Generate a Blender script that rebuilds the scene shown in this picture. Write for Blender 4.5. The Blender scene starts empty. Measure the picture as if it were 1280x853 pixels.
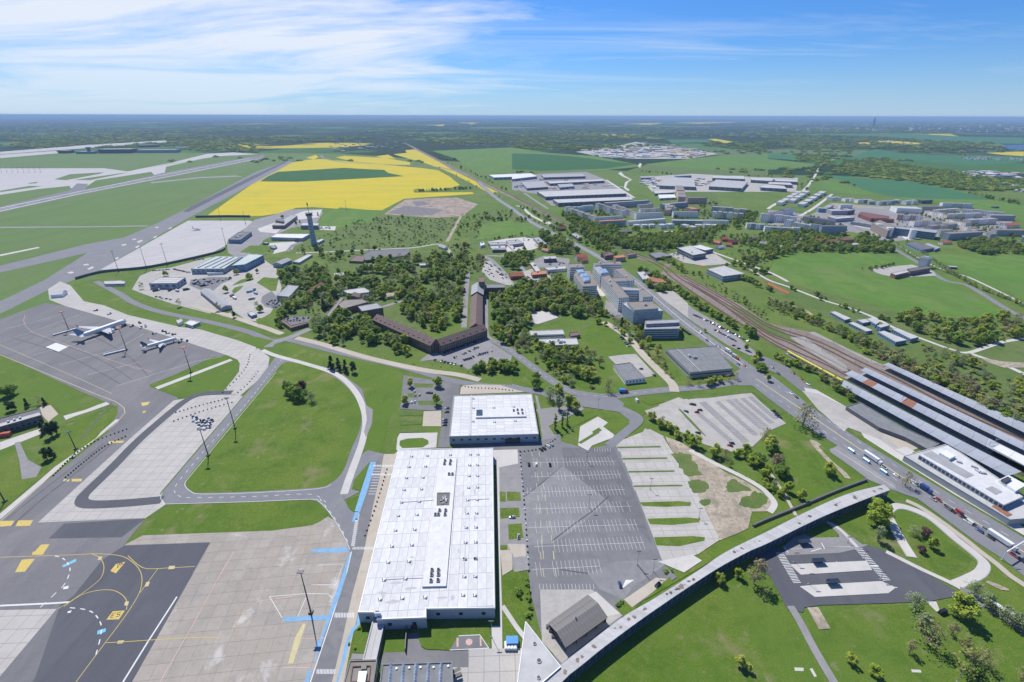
import bpy,math,random
import numpy as np
from mathutils import Vector,Matrix,noise as mnoise
from mathutils.geometry import delaunay_2d_cdt
R=math.radians
random.seed(7)
rng=np.random.default_rng(7)
scene=bpy.context.scene
COL=scene.collection
# ------------------------------------------------------------------ camera
CAM_H=240.0
FOCAL=605.0                 # photo pixels, photo 1280 x 853
PITCH=math.atan((426.5 -144.9)/FOCAL)
ROLL=R(0.14)
cam_d=bpy.data.cameras.new('camera')
cam_d.sensor_width=36.0
cam_d.lens=FOCAL/1280 *36.0
cam_d.clip_start=1.0
cam_d.clip_end=300000.0
cam=bpy.data.objects.new('camera',cam_d)
COL.objects.link(cam)
CAM_M=Matrix.Rotation(math.pi/2 -PITCH,3,'X')@Matrix.Rotation(ROLL,3,'Z')
cam.matrix_world=Matrix.Translation((0,0,CAM_H))@CAM_M.to_4x4()
scene.camera=cam
# ------------------------------------------------------------------ sky
SUN_DIR=Vector((-0.48,0.877,0)).normalized()
SUN_EL=R(54)
SUN_AZ=math.atan2(SUN_DIR.x,SUN_DIR.y)
world=bpy.data.worlds.new('World')
scene.world=world
world.use_nodes=True
wn=world.node_tree
wn.nodes.clear()
def wnode(t,**kw):
 n=wn.nodes.new(t)
 for k,v in kw.items():setattr(n,k,v)
 return n
def wmath(op,a,b=None,c=None,clamp=False):
 n=wnode('ShaderNodeMath',operation=op,use_clamp=clamp)
 for i,v in enumerate((a,b,c)):
  if v is None:continue
  if isinstance(v,(int,float)):n.inputs[i].default_value=v
  else:wn.links.new(v,n.inputs[i])
 return n.outputs[0]
def wmix(fac,a,b):
 n=wnode('ShaderNodeMix',data_type='RGBA')
 for i,v in((0,fac),(6,a),(7,b)):
  if isinstance(v,(int,float)):n.inputs[i].default_value=v
  elif isinstance(v,tuple):n.inputs[i].default_value=v
  else:wn.links.new(v,n.inputs[i])
 return n.outputs[2]
sky=wnode('ShaderNodeTexSky',sky_type='NISHITA',sun_disc=False)
sky.sun_elevation=SUN_EL
sky.sun_rotation=SUN_AZ%(2 *math.pi)
sky.altitude=240
sky.air_density=1.0
sky.dust_density=0.25
sky.ozone_density=3.0
tc=wnode('ShaderNodeTexCoord')
sep=wnode('ShaderNodeSeparateXYZ')
wn.links.new(tc.outputs['Generated'],sep.inputs[0])
zc=wmath('MAXIMUM',sep.outputs[2],0.012)
# cirrus laid out on a flat cloud deck: direction / elevation
zc=wmath('ADD',zc,0.085)      # a deck with some depth: does not thin out to lines at the horizon
u=wmath('DIVIDE',sep.outputs[0],zc)
v=wmath('DIVIDE',sep.outputs[1],zc)
comb=wnode('ShaderNodeCombineXYZ')
wn.links.new(u,comb.inputs[0]);wn.links.new(v,comb.inputs[1])
def cloud_noise(scale,stretch,rot,detail,offs,rough=0.55,dist=0.0):
 mp=wnode('ShaderNodeMapping')
 mp.inputs['Rotation'].default_value=(0,0,R(rot))
 mp.inputs['Scale'].default_value=(scale*stretch,scale,1)
 mp.inputs['Location'].default_value=(offs[0],offs[1],0)
 wn.links.new(comb.outputs[0],mp.inputs[0])
 nz=wnode('ShaderNodeTexNoise')
 nz.inputs['Scale'].default_value=1.0
 nz.inputs['Detail'].default_value=detail
 nz.inputs['Roughness'].default_value=rough
 nz.inputs['Distortion'].default_value=dist
 wn.links.new(mp.outputs[0],nz.inputs['Vector'])
 return nz.outputs[0]
# soft cirrus: a thick bank out to the left, thin streaks elsewhere, milky towards the horizon
n1=cloud_noise(0.62,0.55,12,12,(3.1,7.4),0.60,0.8)
n2=cloud_noise(0.16,0.7,-20,4,(1.7,0.9),0.5,0.3)
n3=cloud_noise(0.75,0.30,24,10,(9.3,2.2),0.62,1.3)
bank=wmath('SMOOTH_MIN',1.0,wmath('MULTIPLY_ADD',sep.outputs[0],-2.1,0.48),0.1)      # denser towards -X
bank=wmath('MULTIPLY',wmath('MAXIMUM',bank,0.0),wmath('MULTIPLY_ADD',sep.outputs[2],-2.2,1.25,clamp=True))
dens=wmath('ADD',wmath('MULTIPLY',n1,0.95),wmath('MULTIPLY',n2,0.55))
thick=wmath('MULTIPLY',wmath('SUBTRACT',wmath('ADD',dens,wmath('MULTIPLY',bank,0.42)),0.985),4.6,clamp=True)
wisps=wmath('MULTIPLY',wmath('SUBTRACT',n3,0.50),2.6,clamp=True)
wisps=wmath('MULTIPLY',wisps,wmath('MULTIPLY',wmath('SUBTRACT',n2,0.36),4.0,clamp=True))
cover=wmath('MAXIMUM',thick,wmath('MULTIPLY',wisps,0.6))
milk=wmath('POWER',wmath('SUBTRACT',1.0,wmath('MULTIPLY',wmath('MAXIMUM',sep.outputs[2],0.0),7.0,clamp=True)),2.0)
tint=wmix(1.0,sky.outputs[0],(0.36,0.70,1.20,1));tint.node.blend_type='MULTIPLY'
clear=wmix(wmath('MULTIPLY',milk,0.62),tint,(5.6,7.0,8.9,1))
final=wmix(wmath('MULTIPLY',cover,wmath('MULTIPLY_ADD',milk,-0.60,0.86)),clear,(8.6,8.9,9.3,1))
bg=wnode('ShaderNodeBackground')
bg.inputs['Strength'].default_value=0.1
wn.links.new(final,bg.inputs[0])
wout=wnode('ShaderNodeOutputWorld')
wn.links.new(bg.outputs[0],wout.inputs[0])
# ------------------------------------------------------------------ sun
sun_d=bpy.data.lights.new('sun','SUN')
sun_d.energy=4.9
sun_d.angle=R(0.53)
sun_d.color=(1.0,0.955,0.88)
sun=bpy.data.objects.new('sun',sun_d)
COL.objects.link(sun)
sdir=Vector((SUN_DIR.x*math.cos(SUN_EL),SUN_DIR.y*math.cos(SUN_EL),math.sin(SUN_EL)))
sun.rotation_euler=sdir.to_track_quat('Z','Y').to_euler()
vs_=scene.view_settings
vs_.view_transform='Standard';vs_.look='None';vs_.gamma=1.0;vs_.exposure=0.04;vs_.use_curve_mapping=False
scene.render.film_transparent=False
scene.cycles.max_bounces=6
scene.cycles.diffuse_bounces=2
scene.cycles.glossy_bounces=2
scene.cycles.transmission_bounces=2
scene.cycles.volume_bounces=0
scene.cycles.transparent_max_bounces=4
# ------------------------------------------------------------------ survey: photo pixel -> point of the place
TILES=dict(A=(0,140,4),B=(320,140,4),C=(640,140,4),D=(960,140,4),E=(0,340,4),F=(320,340,4),G=(640,340,4),H=(960,340,4),
   I=(0,540,4),J=(0,690,4),K=(320,540,4),L=(320,690,4),M=(640,540,4),N=(640,690,4),O=(960,540,4),Q=(960,690,4),
   a=(320,240,8),b=(480,290,8),c=(600,270,8),d=(700,310,8),e=(700,220,8),f=(840,210,8),g=(960,230,8),h=(1120,230,8),
   i=(1120,520,5.333),j=(180,290,5.818),k=(420,730,4.923),l=(820,480,6.4),m=(940,640,6.4),n=(600,560,3.275),r=(1040,445,9.475),s=(1160,500,9.475),t=(960,480,9.475),u=(1100,540,6.317),
   o=(500,460,6.4),p=(0,470,6.5625),x=(0,0,1))
def PX(s):
 """'E:10,20 30,40 x:5,6' -> photo pixel list (tile prefix changes the survey sheet)"""
 out=[];t=TILES['x']
 for w in s.split():
  if ':' in w:
   c,w=w.split(':');t=TILES[c]
  if not w:continue
  u_,v_=w.split(',')
  out.append((t[0]+float(u_)/t[2],t[1]+float(v_)/t[2]))
 return out
def G(x,y,h=0.0):
 d=CAM_M@Vector(((x-640)/FOCAL,-(y-426.5)/FOCAL,-1.0))
 t=(h-CAM_H)/min(d.z,-0.0022)
 return Vector((d.x*t,d.y*t,h))
def W(s,h=0.0):return[G(x,y,h)for x,y in(PX(s)if isinstance(s,str)else s)]
def px_of(p):
 q=CAM_M.transposed()@(Vector(p)-Vector((0,0,CAM_H)))
 return 640 +FOCAL*q.x/-q.z,426.5 -FOCAL*q.y/-q.z
def rise(xb,yb,yt):
 """height of a vertical thing standing at pixel (xb, yb) whose top shows at row yt"""
 b=G(xb,yb);lo,hi=0.0,200.0
 for _ in range(40):
  m_=(lo+hi)/2
  if px_of((b.x,b.y,m_))[1]>yt:lo=m_
  else:hi=m_
 return lo
def smooth(pts,n=6,closed=False):
 out=[];N=len(pts)
 def g_(i):return pts[i% N]if closed else pts[max(0,min(N-1,i))]
 for i in range(N if closed else N-1):
  p0,p1,p2,p3=g_(i-1),g_(i),g_(i+1),g_(i+2)
  for k in range(n):
   t=k/n
   out.append(0.5 *((2 *p1)+(p2-p0)*t+(2 *p0-5 *p1+4 *p2-p3)*t*t+(3 *p1-p0-3 *p2+p3)*t**3))
 if not closed:out.append(pts[-1].copy())
 return out
def area2(p):return sum(p[i].x*p[(i+1)% len(p)].y-p[(i+1)% len(p)].x*p[i].y for i in range(len(p)))
def ccw(p):return list(p)if area2(p)>0 else list(reversed(p))
def inside(p,x,y):
 r=False;n=len(p);j_=n-1
 for i in range(n):
  a,b=p[i],p[j_]
  if(a[1]>y)!=(b[1]>y)and x<(b[0]-a[0])*(y-a[1])/(b[1]-a[1])+a[0]:r=not r
  j_=i
 return r
# ------------------------------------------------------------------ materials
MATS={}
def new_mat(name):
 m_=bpy.data.materials.new(name);m_.use_nodes=True
 MATS[name]=m_
 nt=m_.node_tree
 return m_,nt,nt.nodes['Principled BSDF']
def ramp(nt,fac,stops):
 r_=nt.nodes.new('ShaderNodeValToRGB')
 els=r_.color_ramp.elements
 while len(els)>2:els.remove(els[-1])
 for i,(p_,c)in enumerate(stops):
  e_=els[i]if i<2 else els.new(p_)
  e_.position=p_
  e_.color=(*c,1)
 nt.links.new(fac,r_.inputs[0]);return r_.outputs[0]
def tex(nt,vec,scale,detail=4,rough=0.6,dist=0.0,stretch=None):
 if stretch:
  mp=nt.nodes.new('ShaderNodeMapping');mp.inputs['Scale'].default_value=stretch[:3]
  if len(stretch)>3:mp.inputs['Rotation'].default_value=(0,0,stretch[3])
  nt.links.new(vec,mp.inputs[0]);vec=mp.outputs[0]
 n=nt.nodes.new('ShaderNodeTexNoise');n.inputs['Scale'].default_value=scale
 n.inputs['Detail'].default_value=detail;n.inputs['Roughness'].default_value=rough;n.inputs['Distortion'].default_value=dist
 nt.links.new(vec,n.inputs['Vector']);return n.outputs[0]
def mixc(nt,fac,a,b,mode='MIX'):
 n=nt.nodes.new('ShaderNodeMix');n.data_type='RGBA';n.blend_type=mode
 for i,v_ in((0,fac),(6,a),(7,b)):
  if isinstance(v_,(int,float)):n.inputs[i].default_value=v_
  elif isinstance(v_,tuple):n.inputs[i].default_value=(*v_[:3],1)
  else:nt.links.new(v_,n.inputs[i])
 return n.outputs[2]
def mth(nt,op,a,b=None,clamp=False):
 n=nt.nodes.new('ShaderNodeMath');n.operation=op;n.use_clamp=clamp
 for i,v_ in enumerate((a,b)):
  if v_ is None:continue
  if isinstance(v_,(int,float)):n.inputs[i].default_value=v_
  else:nt.links.new(v_,n.inputs[i])
 return n.outputs[0]
def sc(c,k):return tuple(min(1,x*k)for x in c)
def ground_mat(name,layers,rough=0.9,bump=None,lines=None,rnd=0.0):
 """layers: first a base colour, then (scale, lo, hi, colour, amount[, stretch]) noise patches, in world metres"""
 m_,nt,b=new_mat(name)
 geo=nt.nodes.new('ShaderNodeNewGeometry');pos=geo.outputs['Position']
 col=layers[0]
 for L in layers[1:]:
  s,lo,hi,c,amt=L[:5]
  f_=tex(nt,pos,s,5,0.62,0.4,L[5]if len(L)>5 else None)
  mr=nt.nodes.new('ShaderNodeMapRange');mr.inputs[1].default_value=lo;mr.inputs[2].default_value=hi
  mr.inputs[4].default_value=amt;nt.links.new(f_,mr.inputs[0])
  col=mixc(nt,mr.outputs[0],col,c)
 if lines:      # joints of cast bays: (angle, size_x, size_y, colour, amount)
  mp=nt.nodes.new('ShaderNodeMapping');mp.inputs['Rotation'].default_value=(0,0,lines[0]);nt.links.new(pos,mp.inputs[0])
  br=nt.nodes.new('ShaderNodeTexBrick');br.offset=0.0;br.squash=1.0
  br.inputs['Scale'].default_value=1.0;br.inputs['Brick Width'].default_value=lines[1];br.inputs['Row Height'].default_value=lines[2]
  br.inputs['Mortar Size'].default_value=lines[5]if len(lines)>5 else 0.22;br.inputs['Mortar Smooth'].default_value=0.6
  br.inputs['Color1'].default_value=(0,0,0,1);br.inputs['Color2'].default_value=(.35,.35,.35,1)
  nt.links.new(mp.outputs[0],br.inputs[0])
  col=mixc(nt,mth(nt,'MULTIPLY',br.outputs['Fac'],lines[4]),col,lines[3])
  col=mixc(nt,mth(nt,'MULTIPLY',br.outputs['Color'],0.35),col,sc(lines[3],1.2))
 if rnd:
  oi=nt.nodes.new('ShaderNodeObjectInfo')
  col=mixc(nt,1.0,col,ramp(nt,oi.outputs['Random'],[(0,(1 -rnd,1 -rnd,1 -rnd*1.1)),(1,(1 +rnd*.4,1 +rnd*.36,1 +rnd*.3))]),'MULTIPLY')
 if isinstance(col,tuple):b.inputs['Base Color'].default_value=(*col,1)
 else:nt.links.new(col,b.inputs['Base Color'])
 b.inputs['Roughness'].default_value=rough
 b.inputs['Specular IOR Level'].default_value=0.25
 if bump:
  bp=nt.nodes.new('ShaderNodeBump');bp.inputs['Strength'].default_value=bump[1];bp.inputs['Distance'].default_value=bump[2]
  nt.links.new(tex(nt,pos,bump[0],6,0.7),bp.inputs['Height']);nt.links.new(bp.outputs[0],b.inputs['Normal'])
 return m_
def solid(name,c,rough=0.6,metal=0.0,var=0.12,scale=0.6,rnd=0.0,spec=0.4):
 m_,nt,b=new_mat(name)
 tcn=nt.nodes.new('ShaderNodeTexCoord')
 f_=tex(nt,tcn.outputs['Object'],scale,5,0.65)
 col=ramp(nt,f_,[(0.25,sc(c,1 -var)),(0.75,sc(c,1 +var))])
 if rnd:
  oi=nt.nodes.new('ShaderNodeObjectInfo')
  col=mixc(nt,1.0,col,ramp(nt,oi.outputs['Random'],[(0,(1 -rnd,)*3),(1,(1 +rnd*.5,)*3)]),'MULTIPLY')
 nt.links.new(col,b.inputs['Base Color'])
 b.inputs['Roughness'].default_value=rough;b.inputs['Metallic'].default_value=metal
 b.inputs['Specular IOR Level'].default_value=spec
 return m_
def glass(name,c,rough=0.12):
 m_,nt,b=new_mat(name)
 tcn=nt.nodes.new('ShaderNodeTexCoord')
 col=ramp(nt,tex(nt,tcn.outputs['Object'],0.35,2),[(0.35,sc(c,.7)),(0.65,sc(c,1.3))])
 nt.links.new(col,b.inputs['Base Color'])
 b.inputs['Roughness'].default_value=rough;b.inputs['Specular IOR Level'].default_value=0.7
 return m_
def foliage(name,stops,rough=0.75,trans=0.25):
 m_,nt,b=new_mat(name)
 oi=nt.nodes.new('ShaderNodeObjectInfo');geo=nt.nodes.new('ShaderNodeNewGeometry')
 f_=tex(nt,geo.outputs['Position'],0.22,3,0.6)
 mr=mth(nt,'ADD',mth(nt,'MULTIPLY',oi.outputs['Random'],0.62),mth(nt,'MULTIPLY',f_,0.38))
 col=ramp(nt,mr,stops)
 isl=mth(nt,'ADD',mth(nt,'MULTIPLY',geo.outputs['Random Per Island'],0.7),0.65)
 cc=nt.nodes.new('ShaderNodeCombineColor')
 for i in range(3):nt.links.new(isl,cc.inputs[i])
 col=mixc(nt,1.0,col,cc.outputs[0],'MULTIPLY')
 nt.links.new(col,b.inputs['Base Color'])
 b.inputs['Roughness'].default_value=rough;b.inputs['Specular IOR Level'].default_value=0.2
 tr=nt.nodes.new('ShaderNodeBsdfTranslucent');nt.links.new(col,tr.inputs[0])
 mx=nt.nodes.new('ShaderNodeMixShader');mx.inputs[0].default_value=trans
 out=nt.nodes['Material Output']
 nt.links.new(b.outputs[0],mx.inputs[1]);nt.links.new(tr.outputs[0],mx.inputs[2]);nt.links.new(mx.outputs[0],out.inputs[0])
 return m_
# ------------------------------------------------------------------ objects
def tag(o,label=None,cat=None,group=None,kind=None):
 if label:o['label']=label
 if cat:o['category']=cat
 if group:o['group']=group
 if kind:o['kind']=kind
 return o
def empty(name,loc=(0,0,0),rz=0.0):
 o=bpy.data.objects.new(name,None);o.empty_display_size=1.0
 o.location=loc;o.rotation_euler=(0,0,rz);COL.objects.link(o);return o
class MB:
 def __init__(s):s.v=[];s.f=[];s.m=[]
 def add(s,vs,fs,mi=0):
  k=len(s.v);s.v+=[tuple(v_)for v_ in vs]
  for f_ in fs:s.f.append(tuple(i+k for i in f_));s.m.append(mi)
  return s
 def quad(s,a,b,c,d,mi=0):return s.add((a,b,c,d),((0,1,2,3),),mi)
 def box(s,c,d,rz=0.0,mi=0,taper=1.0):
  x,y,z=c;w,l_,h_=d[0]/2,d[1]/2,d[2]
  ca,sa=math.cos(rz),math.sin(rz);vs=[]
  for zz,t in((z,1.0),(z+h_,taper)):
   for ux,uy in((-w,-l_),(w,-l_),(w,l_),(-w,l_)):
    vs.append((x+t*(ux*ca-uy*sa),y+t*(ux*sa+uy*ca),zz))
  return s.add(vs,((3,2,1,0),(4,5,6,7),(0,1,5,4),(1,2,6,5),(2,3,7,6),(3,0,4,7)),mi)
 def prism(s,poly,z0,z1,mi=0,bottom=False):
  p_=ccw(poly);n=len(p_)
  vs=[(q.x,q.y,z0)for q in p_]+[(q.x,q.y,z1)for q in p_]
  fs=[tuple(range(n,2 *n))]+[(i,(i+1)% n,n+(i+1)% n,n+i)for i in range(n)]
  if bottom:fs.append(tuple(reversed(range(n))))
  return s.add(vs,fs,mi)
 def tube(s,p0,p1,r0,r1=None,n=6,mi=0,cap=True):
  r1=r0 if r1 is None else r1
  p0,p1=Vector(p0),Vector(p1);d=(p1-p0).normalized()
  a=d.orthogonal().normalized();b=d.cross(a);vs=[]
  for p_,r_ in((p0,r0),(p1,r1)):
   for i in range(n):
    t=2 *math.pi*i/n;vs.append(p_+(a*math.cos(t)+b*math.sin(t))*r_)
  fs=[(i,(i+1)% n,n+(i+1)% n,n+i)for i in range(n)]
  if cap:fs+=[tuple(range(n,2 *n)),tuple(reversed(range(n)))]
  return s.add(vs,fs,mi)
 def loft(s,rings,mi=0,cap=True):
  n=len(rings[0]);vs=[p_ for r_ in rings for p_ in r_];fs=[]
  for k in range(len(rings)-1):
   fs+=[(k*n+i,k*n+(i+1)% n,(k+1)*n+(i+1)% n,(k+1)*n+i)for i in range(n)]
  if cap:fs+=[tuple(reversed(range(n))),tuple(range((len(rings)-1)*n,len(rings)*n))]
  return s.add(vs,fs,mi)
 def mesh(s,name,mats):
  me=bpy.data.meshes.new(name);me.from_pydata(s.v,[],s.f)
  for m_ in(mats if isinstance(mats,(list,tuple))else[mats]):me.materials.append(MATS[m_]if isinstance(m_,str)else m_)
  if any(s.m):me.polygons.foreach_set('material_index',s.m)
  me.update();return me
 def build(s,name,mats,parent=None,loc=(0,0,0),rz=0.0,smooth_=False,kind=None):
  me=s.mesh(name,mats)
  if smooth_:me.polygons.foreach_set('use_smooth',[True]*len(me.polygons))
  return put(name,me,parent,loc,rz,kind=kind)
def put(name,me,parent=None,loc=(0,0,0),rz=0.0,scale=None,kind=None):
 o=bpy.data.objects.new(name,me);o.location=loc;o.rotation_euler=(0,0,rz)
 if scale:o.scale=scale
 if parent:o.parent=parent
 if kind:o['kind']=kind
 COL.objects.link(o);return o
def copy_tree(o,parent=None):
 c=o.copy();COL.objects.link(c)
 if parent:c.parent=parent
 for ch in list(o.children):copy_tree(ch,c)
 return c
# ------------------------------------------------------------------ ground sheets, each a few millimetres above those it covers
SHEETS=[]      # (bbox, polygon, level)
STEP=0.006
def zat(x,y):
 z=0.0
 for(x0,y0,x1,y1),p_,l_ in SHEETS:
  if x0<=x<=x1 and y0<=y<=y1 and l_*STEP>z and inside(p_,x,y):z=l_*STEP
 return z
def level(poly):
 xs=[q[0]for q in poly];ys=[q[1]for q in poly];bb=(min(xs),min(ys),max(xs),max(ys));l_=0
 for b2,p_,k in SHEETS:
  if k>l_ and bb[0]<=b2[2]and bb[2]>=b2[0]and bb[1]<=b2[3]and bb[3]>=b2[1]:l_=k
 SHEETS.append((bb,[(q[0],q[1])for q in poly],l_+1));return l_+1
NOTREE=[]
def fill(p_,z):
 """triangles inside an outline (copes with outlines that cross themselves)"""
 if len(p_)<=3:return[(q.x,q.y,z)for q in p_],[tuple(range(len(p_)))]
 c=sum(p_,Vector())/len(p_);n=len(p_)
 vs,_,fs,_,_,_=delaunay_2d_cdt([Vector((q.x-c.x,q.y-c.y))for q in p_],[],[list(range(n))],1,1e-4)
 out=[]
 for f_ in fs:
  a,b,d=(vs[i]for i in f_[:3]);out.append(tuple(f_)if(b-a).cross(d-a)>0 else tuple(reversed(f_)))
 return[(q.x+c.x,q.y+c.y,z)for q in vs],out
def S(name,mat,pts,sm=0,notree=True,kind='structure',parent=None):
 p_=W(pts)if isinstance(pts,str)else pts
 if sm:p_=smooth(p_,sm,True)
 if sm>3:      # ragged margin
  c=sum(p_,Vector())/len(p_);p_=[c+(q-c)*(1 +.38 *mnoise.fractal(Vector((q.x*.16,q.y*.16,0)),1.0,2.0,3))for q in smooth(p_,3,True)]
 p_=ccw(p_);z=level(p_)*STEP
 mb=MB();mb.add(*fill(p_,z))
 o=mb.build(name,mat,parent)
 if kind:o['kind']=kind
 if notree:
  xs=[q.x for q in p_];ys=[q.y for q in p_];NOTREE.append(((min(xs),min(ys),max(xs),max(ys)),[(q.x,q.y)for q in p_]))
 return o
def free(x,y):
 for(x0,y0,x1,y1),p_ in NOTREE:
  if x0<=x<=x1 and y0<=y<=y1 and inside(p_,x,y):return False
 return True
def offset_line(line,d):
 out=[]
 for i,p_ in enumerate(line):
  a=line[max(0,i-1)];b=line[min(len(line)-1,i+1)];t=(b-a);t.z=0;t.normalize()
  out.append(Vector((p_.x-t.y*d,p_.y+t.x*d,0)))
 return out
def ribbon(line,w):return offset_line(line,w/2)+list(reversed(offset_line(line,-w/2)))
def road(name,mat,pts,w,sm=6,marks=None,kerb=None,notree=True):
 line=W(pts)if isinstance(pts,str)else pts
 if sm:line=smooth(line,sm)
 o=S(name,mat,ribbon(line,w),notree=notree)
 for mk in marks or():
  off,mw,dash,gap,mm=mk
  stripe(name+'_marking',mm,offset_line(line,off),mw,dash,gap)
 if kerb:
  for sgn in(-1,1):
   l2=offset_line(line,sgn*(w/2 +0.15));kb=MB()
   a=offset_line(l2,.15);b=offset_line(l2,-.15)
   z=zat(*l2[len(l2)//2].xy)-.02
   for i in range(len(l2)-1):
    kb.prism([a[i],b[i],b[i+1],a[i+1]],z,z+.14)
   kb.build('kerb',kerb,kind='structure')
 return o
def resample(line,step):
 out=[];carry=0.0
 for a,b in zip(line[:-1],line[1:]):
  L_=(b-a).length;t=carry
  while t<L_:out.append(a.lerp(b,t/L_));t+=step
  carry=t-L_
 out.append(line[-1].copy());return out
MARKS={}
def stripe(name,mat,line,w,dash=0,gap=0,z=None,parent=None):
 """painted line; all lines of one name and paint become one marking sheet"""
 line=W(line)if isinstance(line,str)else line
 key=(name,mat);mb=MARKS.setdefault(key,MB())
 L_,R_=offset_line(line,w/2),offset_line(line,-w/2)
 segs=[]
 if dash:
  pts=resample(line,dash/2);n=0;per=max(1,round((dash+gap)/(dash/2)))
  for k in range(0,len(pts)-2,per):segs.append(pts[k:k+3])
 else:segs=[line]
 for sg in segs:
  a,b=offset_line(sg,w/2),offset_line(sg,-w/2)
  zz=(zat(sg[len(sg)//2].x,sg[len(sg)//2].y)if z is None else z)+.007 +0.0003 *(len(mb.f)% 23)
  for i in range(len(sg)-1):
   mb.quad((b[i].x,b[i].y,zz),(b[i+1].x,b[i+1].y,zz),(a[i+1].x,a[i+1].y,zz),(a[i].x,a[i].y,zz))
def patch(name,mat,pts):
 p_=ccw(W(pts)if isinstance(pts,str)else pts);mb=MARKS.setdefault((name,mat),MB())
 c=sum(p_,Vector())/len(p_)
 zz=max([zat(c.x,c.y)]+[zat(q.x,q.y)for q in p_])+.007 +0.0003 *(len(mb.f)% 23)
 mb.add(*fill(p_,zz))
def flush_marks():
 for(name,mat),mb in MARKS.items():mb.build(name,mat,kind='structure')
 MARKS.clear()
# ------------------------------------------------------------------ surfaces
HALL_A,HALL_B=G(*PX('x:533,772')[0],8.0),G(*PX('x:556,562')[0],8.0)
AX=(HALL_B-HALL_A);AX.z=0;AX.normalize()              # long axis of the terminal hall and its car parks
AY=Vector((AX.y,-AX.x,0))
GRID=math.atan2(AX.x,AX.y)
ground_mat('meadow_grass',[(.110,.190,.022),(.004,.42,.60,(.155,.205,.040),.85),(.02,.45,.66,(.080,.148,.018),.9),(.12,.5,.70,(.190,.200,.075),.7),(.05,.58,.70,(.235,.205,.11),.5),(.9,.42,.68,(.065,.120,.020),.8)],.95,(1.2,.8,.4))
ground_mat('lawn_grass',[(.112,.190,.016),(.012,.42,.60,(.160,.215,.030),.9),(.05,.46,.64,(.078,.146,.012),.95),(.3,.48,.68,(.175,.208,.046),.7),(1.4,.40,.66,(.055,.115,.012),.8),(.03,.57,.69,(.225,.205,.095),.75),(.008,.45,.6,(.095,.170,.020),.7,(1,.2,1,.5)),(.12,.62,.72,(.25,.21,.13),.6)],.95,(1.5,.9,.4))
ground_mat('rough_grass',[(.115,.175,.036),(.01,.42,.62,(.165,.195,.068),.8),(.05,.45,.65,(.080,.140,.028),.9),(.25,.52,.7,(.205,.195,.105),.6),(1.0,.42,.68,(.060,.120,.020),.8)],.95,(1.0,.8,.5))
ground_mat('airfield_grass',[(.105,.185,.042),(.003,.4,.62,(.125,.180,.056),.9),(.02,.45,.7,(.085,.155,.036),.8,(1,.25,1)),(.1,.5,.72,(.165,.185,.08),.5)],.95)
ground_mat('bright_field',[(.100,.215,.026),(.006,.42,.60,(.135,.215,.040),.85),(.04,.45,.66,(.075,.170,.018),.85),(.012,.56,.70,(.175,.185,.075),.7),(.02,.42,.6,(.085,.17,.025),.7,(1,.2,1,.6)),(.2,.5,.7,(.14,.17,.05),.5)],.95)
ground_mat('young_wheat',[(.045,.150,.060),(.008,.4,.65,(.055,.165,.055),.8),(.05,.45,.7,(.04,.13,.05),.6,(1,.12,1,.4))],.95)
ground_mat('dark_crop',[(.026,.105,.018),(.01,.4,.65,(.035,.12,.022),.8),(.1,.45,.7,(.02,.085,.016),.6,(1,.1,1,.3))],.95)
ground_mat('rapeseed',[(.57,.44,.012),(.005,.42,.62,(.50,.42,.018),.9),(.03,.46,.66,(.42,.39,.03),.8,(.12,1,1,.5)),(.012,.56,.70,(.36,.38,.04),.8),(.12,.52,.72,(.36,.37,.03),.7),(.5,.45,.7,(.52,.39,.01),.6)],.95,(.8,.5,.4))
ground_mat('asphalt',[(.190,.190,.196),(.02,.45,.65,(.225,.222,.222),.9),(.15,.45,.7,(.155,.155,.162),.8),(1.2,.45,.7,(.19,.19,.19),.4),(.03,.55,.7,(.125,.125,.132),.6,(1,.15,1,.7))],.92,lines=None)
ground_mat('dark_asphalt',[(.095,.098,.112),(.02,.45,.65,(.115,.117,.128),.9),(.12,.45,.7,(.082,.084,.098),.8,(1,.12,1,.75)),(1.0,.45,.7,(.12,.12,.13),.4)],.9)
ground_mat('apron_asphalt',[(.180,.176,.180),(.015,.42,.62,(.215,.208,.206),.9),(.06,.45,.68,(.150,.148,.155),.8,(1,.25,1,.9)),(.5,.5,.7,(.225,.22,.22),.4)],.92,lines=(-.42,22,7.5,(.125,.125,.13),.35,.3))
ground_mat('asphalt_dim',[(.150,.150,.157),(.03,.42,.62,(.175,.173,.176),.9),(.2,.45,.68,(.125,.125,.132),.8)],.92)
ground_mat('asphalt_pale',[(.235,.233,.235),(.03,.42,.62,(.275,.27,.268),.9),(.2,.45,.68,(.195,.195,.20),.8),(1.0,.45,.7,(.20,.20,.20),.5)],.92)
ground_mat('road_asphalt',[(.205,.207,.218),(.05,.45,.65,(.235,.235,.24),.9),(.3,.45,.7,(.18,.18,.19),.6)],.92)
ground_mat('old_asphalt',[(.260,.255,.255),(.04,.45,.65,(.310,.300,.29),.9),(.2,.45,.7,(.215,.21,.212),.7)],.93)
ground_mat('concrete',[(.46,.44,.405),(.02,.42,.62,(.50,.475,.43),.9),(.08,.45,.7,(.40,.38,.35),.7),(.6,.5,.72,(.36,.34,.31),.4)],.9,lines=(GRID+.02,7.5,7.5,(.24,.23,.22),.8))
ground_mat('pale_concrete',[(.52,.50,.465),(.03,.42,.62,(.57,.545,.50),.9),(.12,.45,.7,(.45,.43,.40),.6),(.7,.5,.75,(.40,.385,.36),.35)],.9)
ground_mat('far_concrete',[(.46,.44,.43),(.01,.42,.62,(.50,.48,.46),.8),(.05,.45,.7,(.41,.395,.385),.6)],.9,lines=(.2,60,12,(.34,.33,.33),.5,2.0))
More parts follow.
